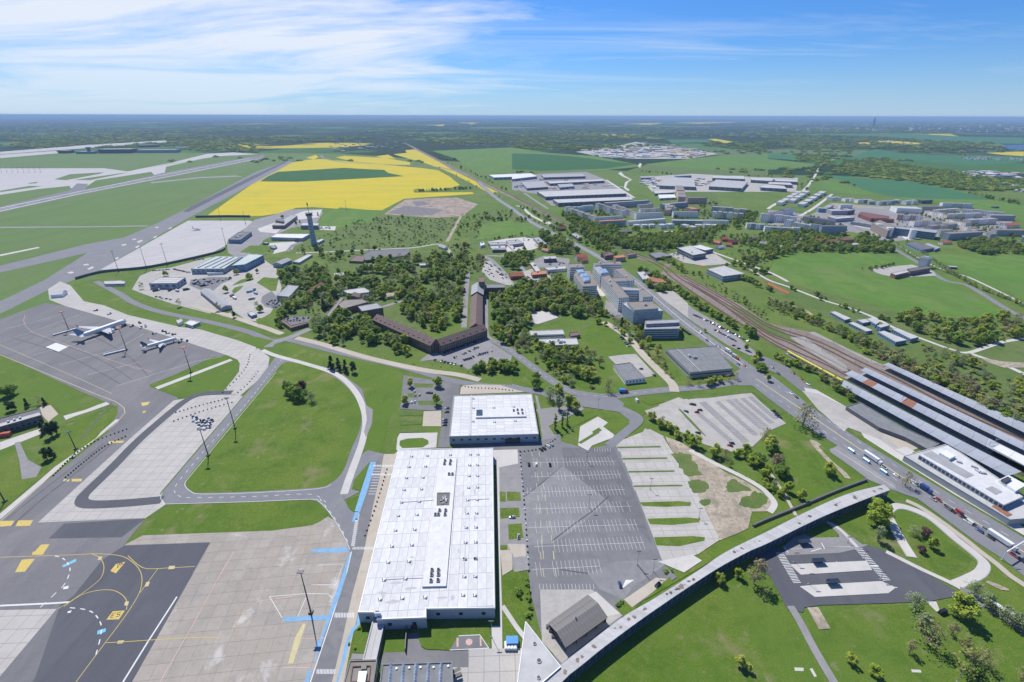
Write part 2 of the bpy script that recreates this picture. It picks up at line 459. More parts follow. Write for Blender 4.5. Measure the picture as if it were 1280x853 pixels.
ground_mat('slab_concrete',[(.365,.325,.275),(.02,.42,.60,(.43,.39,.335),.9),(.06,.45,.66,(.32,.295,.262),.8),(.35,.52,.72,(.26,.24,.215),.6),(.03,.58,.70,(.43,.335,.215),.8,(1,.3,1,.3)),(1.5,.45,.72,(.30,.28,.25),.5),(.045,.60,.68,(.60,.58,.55),.6)],.9,rnd=.06)
ground_mat('joint_sealant',[(.19,.18,.165),(.2,.45,.65,(.24,.225,.20),.8)],.9)
ground_mat('beige_paving',[(.45,.40,.325),(.03,.45,.65,(.50,.45,.38),.8),(.3,.5,.7,(.36,.32,.27),.5)],.92)
ground_mat('gravel',[(.42,.40,.365),(.02,.45,.65,(.48,.455,.41),.8),(.1,.45,.68,(.33,.315,.29),.7),(.7,.45,.7,(.30,.29,.27),.5)],.95,(2.0,.4,.1))
ground_mat('sand_soil',[(.43,.36,.275),(.03,.42,.60,(.52,.45,.35),.85),(.1,.46,.62,(.29,.25,.20),.9),(.4,.47,.66,(.22,.205,.13),.8),(.06,.58,.70,(.13,.16,.05),.9),(1.2,.45,.68,(.25,.22,.18),.7)],.96,(.8,.8,.4))
ground_mat('brown_soil',[(.32,.25,.19),(.02,.42,.62,(.40,.34,.28),.8),(.06,.45,.66,(.17,.13,.11),.9),(.2,.5,.7,(.46,.42,.37),.7)],.96,(.5,.7,1.0))
ground_mat('ballast',[(.225,.180,.150),(.02,.42,.62,(.275,.235,.205),.8),(.2,.48,.68,(.165,.13,.11),.7),(.06,.58,.7,(.13,.16,.06),.7)],.97)
ground_mat('track_ballast',[(.125,.082,.060),(.05,.45,.65,(.16,.105,.075),.8)],.97)
ground_mat('platform_stone',[(.30,.285,.26),(.1,.45,.65,(.36,.34,.31),.8)],.93)
ground_mat('red_tartan',[(.40,.11,.06),(.1,.45,.65,(.46,.14,.08),.8)],.93)
ground_mat('rock_rubble',[(.17,.16,.165),(.1,.45,.65,(.24,.22,.21),.8)],.95)
ground_mat('water',[(.05,.10,.17)],.35)
solid('paint_white',(.64,.64,.62),.7,var=.10,scale=.8)
solid('paint_yellow',(.56,.42,.10),.7,var=.14,scale=.8)
solid('paint_pale_yellow',(.52,.46,.24),.75,var=.15)
solid('paint_blue',(.17,.36,.56),.75,var=.18,scale=.4)
solid('paint_sky_blue',(.16,.46,.62),.75,var=.12)
solid('paint_red',(.55,.14,.10),.75,var=.12)
solid('paint_pink',(.58,.38,.33),.75,var=.15)
solid('paint_black',(.03,.03,.03),.8)
solid('paint_grey',(.36,.36,.35),.8)
solid('kerb_stone',(.50,.49,.46),.85)
# far country: woods, fields and heath in patches that get larger than life nowhere
m_,nt,b_=new_mat('farmland')
geo=nt.nodes.new('ShaderNodeNewGeometry')
vo=nt.nodes.new('ShaderNodeTexVoronoi');vo.inputs['Scale'].default_value=.0013;vo.inputs['Randomness'].default_value=.9
wob=tex(nt,geo.outputs['Position'],.001,3)
mp=nt.nodes.new('ShaderNodeMapping');mp.inputs['Scale'].default_value=(.55,1.0,1);mp.inputs['Rotation'].default_value=(0,0,.35)
vadd=nt.nodes.new('ShaderNodeVectorMath');vadd.operation='MULTIPLY_ADD'
nt.links.new(wob,vadd.inputs[0]);vadd.inputs[1].default_value=(400,400,0);nt.links.new(geo.outputs['Position'],vadd.inputs[2])
nt.links.new(vadd.outputs[0],mp.inputs[0]);nt.links.new(mp.outputs[0],vo.inputs['Vector'])
sepc=nt.nodes.new('ShaderNodeSeparateColor');nt.links.new(vo.outputs['Color'],sepc.inputs[0])
fld=ramp(nt,sepc.outputs[0],[(.0,(.018,.048,.014)),(.30,(.024,.062,.018)),(.34,(.055,.13,.034)),(.55,(.075,.165,.045)),(.72,(.12,.17,.07)),(.80,(.026,.06,.018)),(.965,(.03,.068,.02)),(.97,(.48,.40,.03))])
wood=tex(nt,geo.outputs['Position'],.00045,6,.62,.6)
wf=nt.nodes.new('ShaderNodeMapRange');wf.inputs[1].default_value=.455;wf.inputs[2].default_value=.50;nt.links.new(wood,wf.inputs[0])
wcol=ramp(nt,tex(nt,geo.outputs['Position'],.012,5,.7),[(.3,(.010,.028,.010)),(.7,(.034,.062,.022))])
nt.links.new(mixc(nt,wf.outputs[0],fld,wcol),b_.inputs['Base Color'])
b_.inputs['Roughness'].default_value=.95;b_.inputs['Specular IOR Level'].default_value=.1
# ------------------------------------------------------------------ the ground and its fields
FAR=72000.0
mb=MB();mb.quad((-FAR,-2000,0),(FAR,-2000,0),(FAR,FAR,0),(-FAR,FAR,0))
mb.build('ground','farmland',kind='structure')
S('meadow','meadow_grass',[Vector(q)for q in((-3200,-300,0),(2600,-300,0),(2900,1500,0),(1500,2250,0),(300,2500,0),(-1200,3600,0),(-5200,3600,0))],notree=False)
S('airfield','airfield_grass','x:-260,236 60,200 330,192 400,196 330,215 320,228 257,271 235,275 120,345 0,420 -260,420',notree=False)
S('rapeseed_field','rapeseed','x:257,271 320,227 345,213 362,204 384,200 402,199 B:520,253 830,281 910,292 970,325 1020,366 960,385 790,398 790,404 1080,402 1092,410 740,435 630,492 480,489 280,476 200,480 130,505 30,520')
S('crop_field','dark_crop','B:20,348 60,322 110,300 440,280 560,287 640,290 660,305 740,322 450,338 200,350')
S('rapeseed_field','rapeseed','B:250,230 300,215 312,226 290,238')
S('rapeseed_field','rapeseed','B:398,228 440,220 640,230 770,252 772,265 640,264 480,247')
S('rapeseed_field','rapeseed','B:600,222 660,214 700,234 640,232')
S('rapeseed_field','rapeseed','B:686,212 755,205 745,192 800,187 880,228 1000,300 1210,402 1165,407 1090,365 1000,318 930,286 850,258')
S('green_field','bright_field','B:880,195 1280,178 C:180,205 420,222 620,262 640,275 480,290 200,300 0,300 B:1100,300 1000,235')
S('dark_field','dark_crop','C:0,208 160,212 330,226 480,246 620,262 470,284 160,296 0,288')
S('heath_field','rough_grass','C:0,290 160,296 480,290 640,300 780,310 1280,320 1280,240 1000,235 680,262 560,300 300,310 0,312',notree=False)
S('wide_field','bright_field','C:660,262 1000,222 1280,212 D:0,235 250,262 200,280 0,290 C:900,285')
S('pale_field','young_wheat','D:0,205 140,215 130,240 0,232')
S('wheat_field','young_wheat','D:268,312 470,330 720,350 940,395 1120,440 880,436 640,426 530,405 380,350')
S('grass_field','bright_field','D:200,385 262,345 380,365 540,410 420,412 300,392 250,380')
S('grass_field','bright_field','D:640,428 880,438 1120,442 1280,470 1280,545 1230,520 1100,490 980,470 860,452 760,445')
S('upper_field','young_wheat','D:360,240 540,185 640,205 820,215 1280,225 1280,250 1000,270 760,245 600,230')
S('upper_field','young_wheat','D:0,110 700,108 1000,125 1280,128 1280,160 900,150 600,128')
S('rapeseed_field','rapeseed','D:440,152 515,152 510,165 450,166');S('rapeseed_field','rapeseed','D:535,145 620,144 790,158 760,166 600,160')
S('rapeseed_field','rapeseed','D:1085,205 1280,198 1280,222 1180,216');S('rapeseed_field','rapeseed','C:980,136 1020,135 1120,152 1060,160')
S('rapeseed_field','rapeseed','C:540,60 760,55 700,66');S('rapeseed_field','rapeseed','C:810,54 1180,50 940,60')
S('rapeseed_field','rapeseed','B:830,68 945,63 930,73');S('rapeseed_field','rapeseed','B:1000,55 1120,53 1080,62')
S('upper_field','young_wheat','C:770,138 980,138 1000,150 800,156');S('lake','water','D:1165,172 1200,165 1280,164 1280,190 1200,186')
S('sheep_meadow','bright_field','x:962,338 970,324 1000,318 1085,316 1135,322 1150,333 1185,350 1262,395 1240,398 1190,400 1150,397 1090,380 1060,372 1000,355')
S('sheep_meadow','bright_field','x:1160,319 1200,317 1320,322 1320,395 1262,366 1200,340')
S('scrubland','rough_grass','x:1150,398 1320,398 1320,560 1240,520 1150,470 1080,430 1060,410 1000,380 960,365 950,345 1000,358 1060,374',notree=False)
S('clearing','rough_grass','x:620,262 660,275 690,300 660,318 600,318 585,300 600,275',notree=False)
S('clearing','bright_field','B:1130,560 1280,540 C:0,550 140,560 150,610 0,620 B:1100,640')
S('scrubland','rough_grass','B:160,690 400,590 620,520 1030,530 960,655 760,680 300,700',notree=False)
S('green_verge','bright_field','B:330,520 420,478 620,495 610,540 480,570 330,580',notree=False)
S('demolition_site','brown_soil','B:640,512 700,470 745,440 870,432 1000,428 1110,462 1060,500 1040,520 900,530')
S('rubble_bed','rock_rubble','B:660,505 740,470 860,480 940,492 880,516 760,520');S('rubble_bed','rock_rubble','B:780,450 840,446 870,462 800,472')
S('park_lawn','lawn_grass','x:482,372 556,362 584,366 584,398 548,420 520,404 500,395',notree=False)
S('village_ground','rough_grass','x:335,345 380,335 470,318 560,312 590,320 640,320 720,320 745,345 720,375 700,400 640,420 610,420 590,365 480,372 520,400 545,432 500,445 390,420 340,380',notree=False)
# ------------------------------------------------------------------ far airfield
S('far_apron','far_concrete','x:-260,215 A:0,283 520,282 640,298 700,285 860,254 1035,210 1170,203 1290,212 1090,222 960,245 830,275 822,312 775,318 755,300 640,318 480,342 430,375 405,395 350,380 350,370 200,385 0,415 x:-260,262')
for t in('A:270,338 350,312 520,302 500,310 330,342','A:372,340 640,302 600,312 450,342','A:0,395 150,370 210,372 0,402','A:420,392 480,345 640,322 750,302 760,315 600,352','A:0,425 340,372 350,385 200,420 0,460','A:740,278 960,245 860,258','A:970,240 1070,225 1010,236','A:830,285 960,250 1100,224 1230,222 1100,252 830,308','A:0,240 300,212 700,220 1010,212 860,245 700,268 0,272','A:150,355 190,350 180,358 140,360'):
 S('apron_grass','airfield_grass',t)
S('far_runway','far_concrete','A:0,200 400,168 840,142 850,150 480,178 0,212');S('far_runway','far_concrete','A:0,215 280,195 290,207 0,232')
S('runway','asphalt','x:-260,287 A:0,475 350,392 385,358 440,360 425,392 760,320 800,308 1240,228 1320,215 1320,232 820,332 400,414 0,502 x:-260,298')
for t in('A:-200,520 0,482 400,398 800,318 1250,231','A:-200,545 0,497 400,410 820,328 1290,235'):
 stripe('runway_edge_line','paint_white',t,5.0)
stripe('runway_edge_line','paint_white','A:0,489 400,404 810,323 1270,233',1.6,60,40)
S('taxiway','road_asphalt','x:-260,372 0,332.5 105,306 155,297 195,280 227,264 320,215 360,201 366,203 320,228 235,273 230,276 125,337.5 94,349 87.5,352 57.5,364 0,392.5 -260,500 -260,470 0,377 56,350 110,316 0,341 -260,395')
S('taxiway_strip','dark_asphalt','A:910,500 960,470 1280,312 B:0,312 150,246 165,246 0,330 A:1280,330 945,500')
S('airfield_track','old_asphalt','A:750,352 1000,326 1180,318 1215,326 1180,325 1000,332 760,358')
S('airfield_track','old_asphalt','A:0,575 500,572 740,568 740,573 500,577 0,581');S('airfield_track','pale_concrete','A:0,714 190,676 200,680 0,722')
for q in('335,803 360,798 372,804 350,810','415,764 440,760 446,766 420,769','436,785 462,773 472,778 445,790','607,664 630,660 634,666 612,670','660,637 680,633 682,638 664,641','684,650 705,640 716,645 692,656','765,628 780,620 786,625 770,632','842,583 856,577 860,581 846,587','775,578 792,574 794,578 778,582','675,676 694,668 700,672 682,682','575,732 590,726 594,732 580,738'):
 S('concrete_pad','pale_concrete','A:'+q)
S('north_apron','far_concrete','x:125,337.5 235,276 312,276 318,278 285,300 283,307 265,316 187,332.5 150,337')
S('tower_yard','old_asphalt','x:318,275 345,268 362,262 398,262 404,266 395,280 365,285 330,300 322,310 300,325 285,316 284,306 300,292')
S('yard','pale_concrete','x:322,286 345,278 380,264 403,262 398,272 362,276 345,292 325,290');S('yard','pale_concrete','x:336,304 372,302 365,312 340,318 330,310')
S('yard','pale_concrete','a:620,350 660,345 800,345 790,385 640,380');S('road','road_asphalt','a:300,590 350,530 460,490 480,500 380,545 330,600')
# ------------------------------------------------------------------ service yards north of the perimeter road
S('service_yard','gravel','x:175,345 200,335 262,322 300,322 330,325 345,335 352,360 345,380 338,392 320,402 300,400 262,392 215,380 180,368 165,362')
S('parking_court','asphalt','j:340,350 480,330 620,330 640,345 560,380 480,450 400,420 330,390');S('parking_court','asphalt','j:860,470 930,430 960,470 1010,520 940,560 880,545 850,510')
S('parking_court','asphalt','j:990,635 1030,615 1220,620 1190,655 1070,680')
for t in('j:640,390 700,350 790,325 800,345 740,365 650,390','j:640,430 660,405 725,390 700,420 650,455','j:820,370 870,330 980,340 960,430 920,430','j:0,510 250,568 500,630 480,645 250,588 0,535','j:480,590 640,555 650,580 560,610 500,605','j:610,615 670,590 755,650 740,655','j:820,640 900,620 930,690 870,690 820,665','j:520,650 540,645 770,705 760,718 560,668','j:0,555 330,630 240,665 0,590','j:380,700 480,668 745,735 720,756 400,720','j:20,262 340,205 440,180 420,200 200,260 60,275','j:695,150 770,100 960,100 940,160'):
 S('grass_verge','lawn_grass',t)
for t in('E:358,58 378,42 440,40 410,72 372,78','E:376,92 400,78 440,72 458,82 440,100 400,118','E:415,125 450,105 540,93 562,100 550,120 490,150 440,145','E:515,155 600,110 640,112 610,130 640,160 800,215 950,240 900,262 700,215','E:650,120 680,112 760,160 1060,235 1050,245 800,185','E:980,285 1040,262 1230,308 1190,338','E:1195,345 1260,315 1280,318 F:85,342 40,372 E:1270,368','E:0,400 0,440 160,450 410,605 280,660 200,640 40,720 -100,780 -200,600','E:290,672 430,618 520,652 320,715 300,700'):
 S('grass_verge','lawn_grass',t)
# ------------------------------------------------------------------ passenger aprons
S('stand_strip','concrete','x:88,357 105,377 130,382 160,394 225,409 250,412 295,425 322,435 337,447 335,460 320,478 300,495 278,491 295,470 300,455 297,450 283,444 215,422 160,405 82,383 62,375 60,362 75,352')
S('apron','apron_asphalt','x:-160,440 0,399 57,379 82,383 160,405 215,422 283,444 187,481 187,484 222,497 222,503 160,551 47.5,653.5 182,648 155,682 263,678 165,853 120,930 -400,930 -400,720 0,647 135,541 147,517 147,509 102,490 0,443 -160,470')
S('apron_lawn','lawn_grass','E:750,572 1060,428 1130,418 1150,436 785,575');S('apron_lawn','lawn_grass','E:795,590 1165,445 1198,470 1195,500 1110,602 900,630')
S('old_path','pale_concrete','E:775,578 1150,436 1165,443 790,588')
S('taxi_lane','concrete','x:47.5,653.5 160,551 217,501 E:890,640 1090,606 1215,622 1120,735 x:257,550 200,617 207,631 182,648')
S('concrete_edge','pale_concrete','p:870,216 905,232 760,285 620,330 540,362 520,330 700,280 800,240');S('concrete_edge','pale_concrete','p:950,358 980,360 700,590 560,700 380,853 I:0,440 0,410 p:330,853 560,650 730,545')
S('airport_lawn','lawn_grass','x:-200,640 0,560 20,556 26,600 E:320,760 450,715 590,668 588,700 x:120,548 60,590 0,640 -200,760')
S('old_path','pale_concrete','p:0,545 250,460 330,435 380,460 180,540 0,610');S('old_path','old_asphalt','p:120,550 160,540 230,690 340,750 300,830 180,850 160,700')
S('forecourt','beige_paving','p:325,260 415,240 480,315 430,350 400,380 350,330')
S('dark_strip','dark_asphalt','x:61,673.5 80,655 182,648.5 152,672');S('dark_strip','dark_asphalt','x:155,682.5 263,678.5 165,853 120,925 0,925 45,845 75,757 92,745 128,700')
S('concrete_piece','concrete','x:-120,766 0,763 71,761.5 0,846 -120,940');S('taxi_patch','paint_grey','J:945,165 1010,52 1058,50 985,168')
APR='x:182,668 320,663 395,655 410,646 424,655 436,676 440,690 428,722 412,775 388,853 376,905 120,905 165,853 263,678.3 155,682'
ap=W(APR);APZ=level(ap)*STEP;SHEETS[-1]=(SHEETS[-1][0],SHEETS[-1][1],SHEETS[-1][2]+10)
# ------------------------------------------------------------------ infield lawns and service roads
S('infield_verge','lawn_grass','x:345,432 358,432 503,466 501,478 488,520 478,560 466,580 447,600 457,530 454,510 442,487 420,468 382,455 345,445')
S('service_road','road_asphalt','x:362,450 345,446 325,472 202,617 207,631 314,628 388,625 398,628 410,640 426,664 437,690 443,668 446,645 432,632 428,617 448,554 459,510 452,486 420,462')
S('infield_lawn','lawn_grass','x:336,475 290,530 240,591 233,601 233,608 239,614 251,616.6 314,615 396,610 412,605 423,597 431,585 440,560 450,537 452,522 450,508 440,491 423,475 400,461 380,456 357,453 345,464',sm=3)
S('infield_lawn','lawn_grass','x:178.7,669.7 207.4,631.4 300,628.6 388,625.4 396,628 403,633 408,638 409.5,642 407,647.5 400,652.5 390,657 341,663.7')
S('infield_lawn','lawn_grass','x:440,600 K:480,240 490,200 572,155 520,295 485,280');S('infield_lawn','lawn_grass','K:445,372 450,345 500,322 585,322 580,370 550,395 490,400')
S('infield_lawn','lawn_grass','K:540,92 560,20 580,-10 660,-10 620,85 590,103')
road('service_road','dark_asphalt','x:290,491 262,492 245,495 228,504 200,527 172,552 140,585 112,612 103,622 104,629 120,631 160,629 203,625',7.5)
for t in('x:352,450 338,466 320,490 290,526 262,556 235,588 222,604 218,614 225,621 240,622.5 320,621 378,618 398,621 412,633','x:400,624 421,652 436,680'):stripe('road_marking','paint_white',smooth(W(t),5),.35,3,4)
for t in('x:345,466 292,530 240,593 232,603 232,609 240,615.5 252,618 314,616.5 396,611.5 414,606','x:207,630.5 314,627.5 388,624.5 399,627.5 411,640 427,665 438,689','x:207,631 201,624 203,616'):stripe('road_edge_line','paint_white',smooth(W(t),3),.3)
S('service_road','road_asphalt','x:437,640 428,617 K:440,260 480,210 520,120 560,92 640,112 600,160 570,150 490,240 480,290 520,300 K:445,340 445,372 480,402 520,404 500,440 470,420')
road('garden_path','pale_concrete','x:328,438 345,445 382,455 420,468 442,487 454,510 457,530 453,552 447,570 437,597 430,618',5.5)
S('parking_bay','old_asphalt','F:545,665 585,690 580,760 550,830 540,800 555,740')
S('front_road','asphalt','x:469,579 480,568 474,600 467,630 455,690 440,745 428,800 415,853 405,900 372,900 388,853 410,780 425,725 437,690 443,655 447,643 460,610')
S('front_pavement','beige_paving','x:480,568 493,568 500,562 480,640 465,700 447,770 440,800 430,853 425,900 405,900 415,853 428,800 440,745 455,690 467,630 474,600')
patch('blue_walkway','paint_blue','K:572,152 600,152 560,285 520,402 494,398 530,280');patch('blue_walkway','paint_blue','K:495,402 518,404 505,450 480,450')
patch('blue_lane','paint_blue','K:270,590 455,578 462,600 300,606');patch('blue_lane','paint_blue','K:455,582 470,605 L:476,0 450,120 420,220 380,318 340,420 262,652 240,700 225,700 255,620 255,598 285,592 310,470 362,320 402,200 440,90 468,0')
patch('blue_lane','paint_blue','L:135,328 370,318 366,340 140,350');patch('blue_lane','paint_blue','L:300,445 328,443 322,475 300,472')
patch('blue_walkway','paint_blue','L:510,315 535,310 520,365 490,400 470,450 440,560 412,652 400,652 425,560 450,450 480,385 500,365')
stripe('kerb_line','paint_white','L:478,0 455,100 395,285 330,480 270,660',.5)
for y0,x0,x1 in((318,395,495),(600,305,400)):
 for k in range(13):patch('zebra_crossing','paint_white',f'L:{x0+k*(x1-x0)/13:.0f},{y0-12} {x0+k*(x1-x0)/13+4:.0f},{y0-12} {x0+k*(x1-x0)/13+2:.0f},{y0+12} {x0+k*(x1-x0)/13-2:.0f},{y0+12}')
for k in range(15):patch('zebra_crossing','paint_white',f'K:{485+k*7},576 {488+k*7},576 {486+k*7},590 {483+k*7},590')
for k in range(14):patch('zebra_crossing','paint_white',f'K:{582+k*8},166 {586+k*8},166 {584+k*8},176 {580+k*8},176');patch('zebra_crossing','paint_white',f'K:{572+k*8},209 {576+k*8},209 {574+k*8},219 {570+k*8},219')
for k in range(16):patch('zebra_crossing','paint_white',f'K:{500-k*1.6:.0f},{415+k*10} {518-k*1.6:.0f},{415+k*10} {517-k*1.6:.0f},{420+k*10} {499-k*1.6:.0f},{420+k*10}')
for k in range(10):patch('parking_line','paint_white',f'K:{590-k*3},{185+k*14} {625-k*3},{185+k*14} {625-k*3},{187+k*14} {590-k*3},{187+k*14}')
# under-sheets first
S('roadside_grass','meadow_grass','G:870,245 940,300 1000,345 1060,400 1160,470 1140,490 1020,390 930,320 860,260')
S('roadside_grass','meadow_grass','H:0,520 60,565 120,620 180,660 160,690 80,640 0,600',notree=False)
S('office_meadow','lawn_grass','G:330,350 440,240 480,270 610,405 500,420 430,400')
S('office_meadow','lawn_grass','G:80,410 200,400 330,440 480,460 560,540 700,545 730,580 580,600 400,610 300,560 200,480',notree=False)
S('office_meadow','lawn_grass','G:0,480 60,470 160,540 170,580 0,560',notree=False)
S('office_meadow','lawn_grass','G:670,390 740,385 790,440 850,520 820,535 740,500')
S('office_meadow','lawn_grass','G:825,550 900,545 1130,540 1160,550 1000,575 830,575')
S('estate_ground','old_asphalt','D:0,490 120,500 200,520 330,460 800,480 1240,520 1180,620 900,620 600,650 420,600 300,600 0,590',notree=False)
S('estate_ground','sand_soil','g:600,190 820,200 1000,230 1220,235 1160,250 900,240 700,225',notree=False)
S('estate_ground','rough_grass','e:40,300 340,270 920,250 1040,420 640,500 380,500 120,400',notree=False)
S('estate_ground','rough_grass','f:-100,280 380,220 560,420 560,600 400,620 0,540',notree=False)
S('industrial_ground','old_asphalt','C:0,330 140,310 370,300 470,340 600,430 200,470 120,410 0,390',notree=False)
S('industrial_ground','gravel','C:640,330 740,320 900,310 1280,330 D:150,330 140,400 C:1280,400 980,400 700,400')
S('building_site','gravel','C:320,200 480,180 620,150 700,165 900,185 1030,210 880,235 640,235 460,228',notree=False)
S('building_site','sand_soil','C:740,190 850,180 1010,205 920,225 790,205',notree=False)
S('slope_grass','meadow_grass','M:700,0 760,30 1280,285 O:0,290 -40,200 M:1000,90 850,-10',notree=False)
S('slope_grass','lawn_grass','M:930,615 1010,560 1180,470 1140,420 1250,390 O:0,370 100,330 480,240 500,260 400,300 200,385 0,480 M:1000,640 940,640',notree=False)
S('slope_grass','lawn_grass','H:20,800 100,780 O:150,0 300,90 490,235 300,300 0,420 -20,300 -80,260 30,150 40,20',notree=False)
S('loop_lawn','lawn_grass','O:635,420 660,405 760,440 880,530 980,600 1050,660 Q:1015,40 1000,90 900,135 860,130 760,60 720,0 O:700,560',notree=False)
S('corner_lawn','lawn_grass','x:640,900 690,862 757,812 815,771 890,722 960,690 945,705 963,722 985,763 1012,812 1030,853 1060,900',notree=False)
S('corner_lawn','lawn_grass','x:1008,768 1070,760 1160,754 1195,744 1215,752 1280,800 1380,870 1300,900 1070,900 1045,853 1018,808',notree=False)
S('corner_lawn','lawn_grass','x:1198,735 1240,712 1226,696 1280,735 1380,800 1320,830 1240,770',notree=False)
S('corner_lawn','lawn_grass','x:1030,650 1080,628 1108,618 1106,640 1120,670 1130,690 1100,680',notree=False)
S('verge','meadow_grass','O:720,330 760,330 850,440 900,420 1150,610 Q:1280,120 1280,170 1210,110 O:1060,590 860,450',notree=False)
# ------------------------------------------------------------------ roads through the middle of the picture
WLINE=((0,.25,4,6,'paint_white'),)
road('perimeter_road','road_asphalt','x:120,352 150,368 168,379 200,390 262,403 310,415 343,428 360,425 420,440 500,458 560,475 602,482 640,485 678,491',9,marks=((4.2,.3,0,0,'paint_white'),))
road('old_concrete_road','beige_paving','F:-320,170 -150,215 0,265 60,285 130,312',8);
road('old_concrete_road','beige_paving','F:200,330 330,362 560,430 830,490 1010,515 1120,542',8)
road('link_road','old_asphalt','F:270,285 210,312 150,335 90,350 60,378',10)
for t in('F:0,240 20,230 70,270 10,262','F:0,325 90,345 40,375 0,385','F:20,300 70,305 130,318 110,325 40,312'):S('grass_verge','lawn_grass',t)
road('street','road_asphalt','x:595,418 620,428 640,440 660,455 685,473 710,488 730,493 760,496 800,491 840,487 880,484 920,478 950,474',10,marks=WLINE)
S('street','road_asphalt','G:0,560 140,598 300,620 420,632 540,650 620,735 500,850 480,840 590,745 520,690 400,680 280,670 130,610 0,585');
road('office_lane','beige_paving','G:460,250 540,300 600,350 660,420 740,500 800,560 812,600',9)
S('car_court','old_asphalt','F:830,435 900,385 950,370 1120,320 1160,345 1280,420 1275,445 1110,470 1060,490 1030,470 880,440 820,450')
road('street','old_asphalt','F:1145,110 1148,200 1150,310 1180,340',7);road('street','old_asphalt','F:1060,0 1050,120 1040,280',7)
road('village_lane','old_asphalt','F:450,250 560,200 720,150 850,115 960,90',7);road('village_lane','gravel','B:200,705 360,700 560,690 780,680 910,662 960,690 980,720',7,notree=True)
road('village_lane','sand_soil','B:1025,520 990,585 955,650',7)
road('village_lane','old_asphalt','c:40,410 110,440 200,530 260,600 330,700',9);road('village_lane','old_asphalt','c:0,410 120,400 230,400 300,330 240,290',9);road('village_lane','old_asphalt','c:400,500 470,590 520,660 560,700',8)
S('village_yard','gravel','c:40,460 100,450 180,540 240,600 300,640 340,700 250,690 100,640 20,560');S('village_yard','old_asphalt','c:540,440 640,400 900,430 880,520 660,520 560,520')
S('village_yard','gravel','c:430,560 520,530 700,600 720,660 540,700 470,640');S('village_yard','pale_concrete','c:80,260 260,230 440,215 540,230 600,310 560,330 420,360 300,370 120,330')
# railway corridor
S('railway_land','ballast','B:735,150 760,160 970,268 1230,398 C:100,470 400,620 C:650,725 760,760 G:760,0 870,20 1000,90 1150,170 1280,258 H:200,300 400,395 590,470 760,560 1280,800 1320,860 1320,1040 O:1320,200 900,0 H:800,700 500,600 370,530 200,445 0,352 G:1280,352 1000,165 800,42 740,10 C:800,765 640,740 400,636 0,432 B:1200,395 960,275 780,180')
S('railway_verge','rough_grass','C:0,420 130,480 270,560 420,640 560,720 640,728 560,690 430,600 300,530 200,500 120,440 30,390',notree=False)
S('railway_verge','rough_grass','G:1060,160 1160,225 1280,312 H:100,345 180,380 80,300 0,262 G:1180,195',notree=False)
def track_lines():
 base=['C:10,428 400,628 700,752 G:800,30 960,140 1280,345 H:150,420 420,570 800,775 1280,1020','B:742,152 960,268 1235,398 C:120,484 400,624 720,748 G:850,40 1020,140 1280,330 H:300,470 460,560 900,790']
 for t in base:yield t
 for t in('G:840,18 1060,140 1280,276 H:220,355 420,455 620,560 900,700 1280,880','G:860,18 1080,140 1280,262 H:240,345 450,445 660,545 940,690 1280,840','G:880,50 1100,180 1280,300 H:160,365 380,480 520,560 780,690 1280,930','G:900,70 1100,195 1280,312 H:120,362 360,490 480,560'):
  yield t
TR=[smooth(W(t),5)for t in track_lines()]
for ln in TR:
 o=S('railway_track','track_ballast',ribbon(ln,3.4))
 rb=MB()
 for s_ in(-.75,.75):
  a,b=offset_line(ln,s_+.06),offset_line(ln,s_-.06)
  z=STEP*SHEETS[-1][2]
  for i in range(len(ln)-1):rb.prism([a[i],b[i],b[i+1],a[i+1]],z,z+.2)
 solid('rail_steel',(.22,.16,.13),.5,.6)if 'rail_steel' not in MATS else 0
 rb.build('rail','rail_steel',o)
S('platform_surface','platform_stone','H:230,300 400,385 580,470 520,455 330,360 200,305');S('platform_surface','platform_stone','H:110,330 180,325 390,470 400,495 370,500 250,425')
# federal road and its neighbours
MAIN='x:598,228 618,246 640,261 652,270 675,284 712,302 748,321 785,345 812,366 835,386 862,408 893,431 925,454 955,475'
road('main_road','road_asphalt',MAIN,17,marks=((0,.8,0,0,'paint_white'),(4.2,.25,4,8,'paint_white'),(-4.2,.25,4,8,'paint_white')))
road('main_road','road_asphalt','x:585,220 570,214 545,209 505,207 470,205 430,203 405,198 402,194',16)
S('main_road','road_asphalt','x:940,462 965,470 992,491 1022,515 1080,554 1100,566 1258,660 1330,703 1330,748 1220,678 1147,624 1118,614 1090,602 1036,565 1047,558 1006,532 960,498 935,478')
S('frontage_street','asphalt','H:-60,410 0,432 100,478 180,555 240,595 200,625 130,570 60,515 0,492 -70,452')
for t,d in(('x:945,474 1000,511 1060,552 1120,592 1200,641 1330,722',(0,0)),('x:955,471 1005,506 1063,546 1110,577 1190,628 1330,712',(4,6)),('x:945,481 1000,519 1055,557 1115,597 1190,646 1330,732',(4,6))):stripe('road_marking','paint_white' if d[0]else 'paint_pale_yellow',t,.3 if d[0]else .9,*d)
S('road_junction','road_asphalt','G:1110,505 1150,480 1200,480 1280,540 H:60,610 120,680 G:1280,620 1200,570 1130,570')
S('old_platform_road','pale_concrete','H:180,580 240,590 380,670 560,780 O:560,0 640,60 900,210 1280,480 1280,520 940,320 700,170 480,30 440,-40 H:330,760 200,630')
S('forecourt','gravel','H:170,595 250,610 420,690 570,780 O:600,20 720,90 680,120 640,100 560,40 400,-20 H:380,800 250,690')
S('forecourt','beige_paving','O:560,0 660,20 760,80 680,110 640,70');S('forecourt','pale_concrete','O:635,90 690,75 735,100 690,118')
S('retained_road','old_asphalt','O:305,90 350,70 640,270 620,290 500,240');
road('frontage_road','road_asphalt','O:760,330 840,360 920,410 1000,470 1120,560 1220,650 1330,740',7)
stripe('road_edge_line','paint_white','O:330,85 640,285',.3)
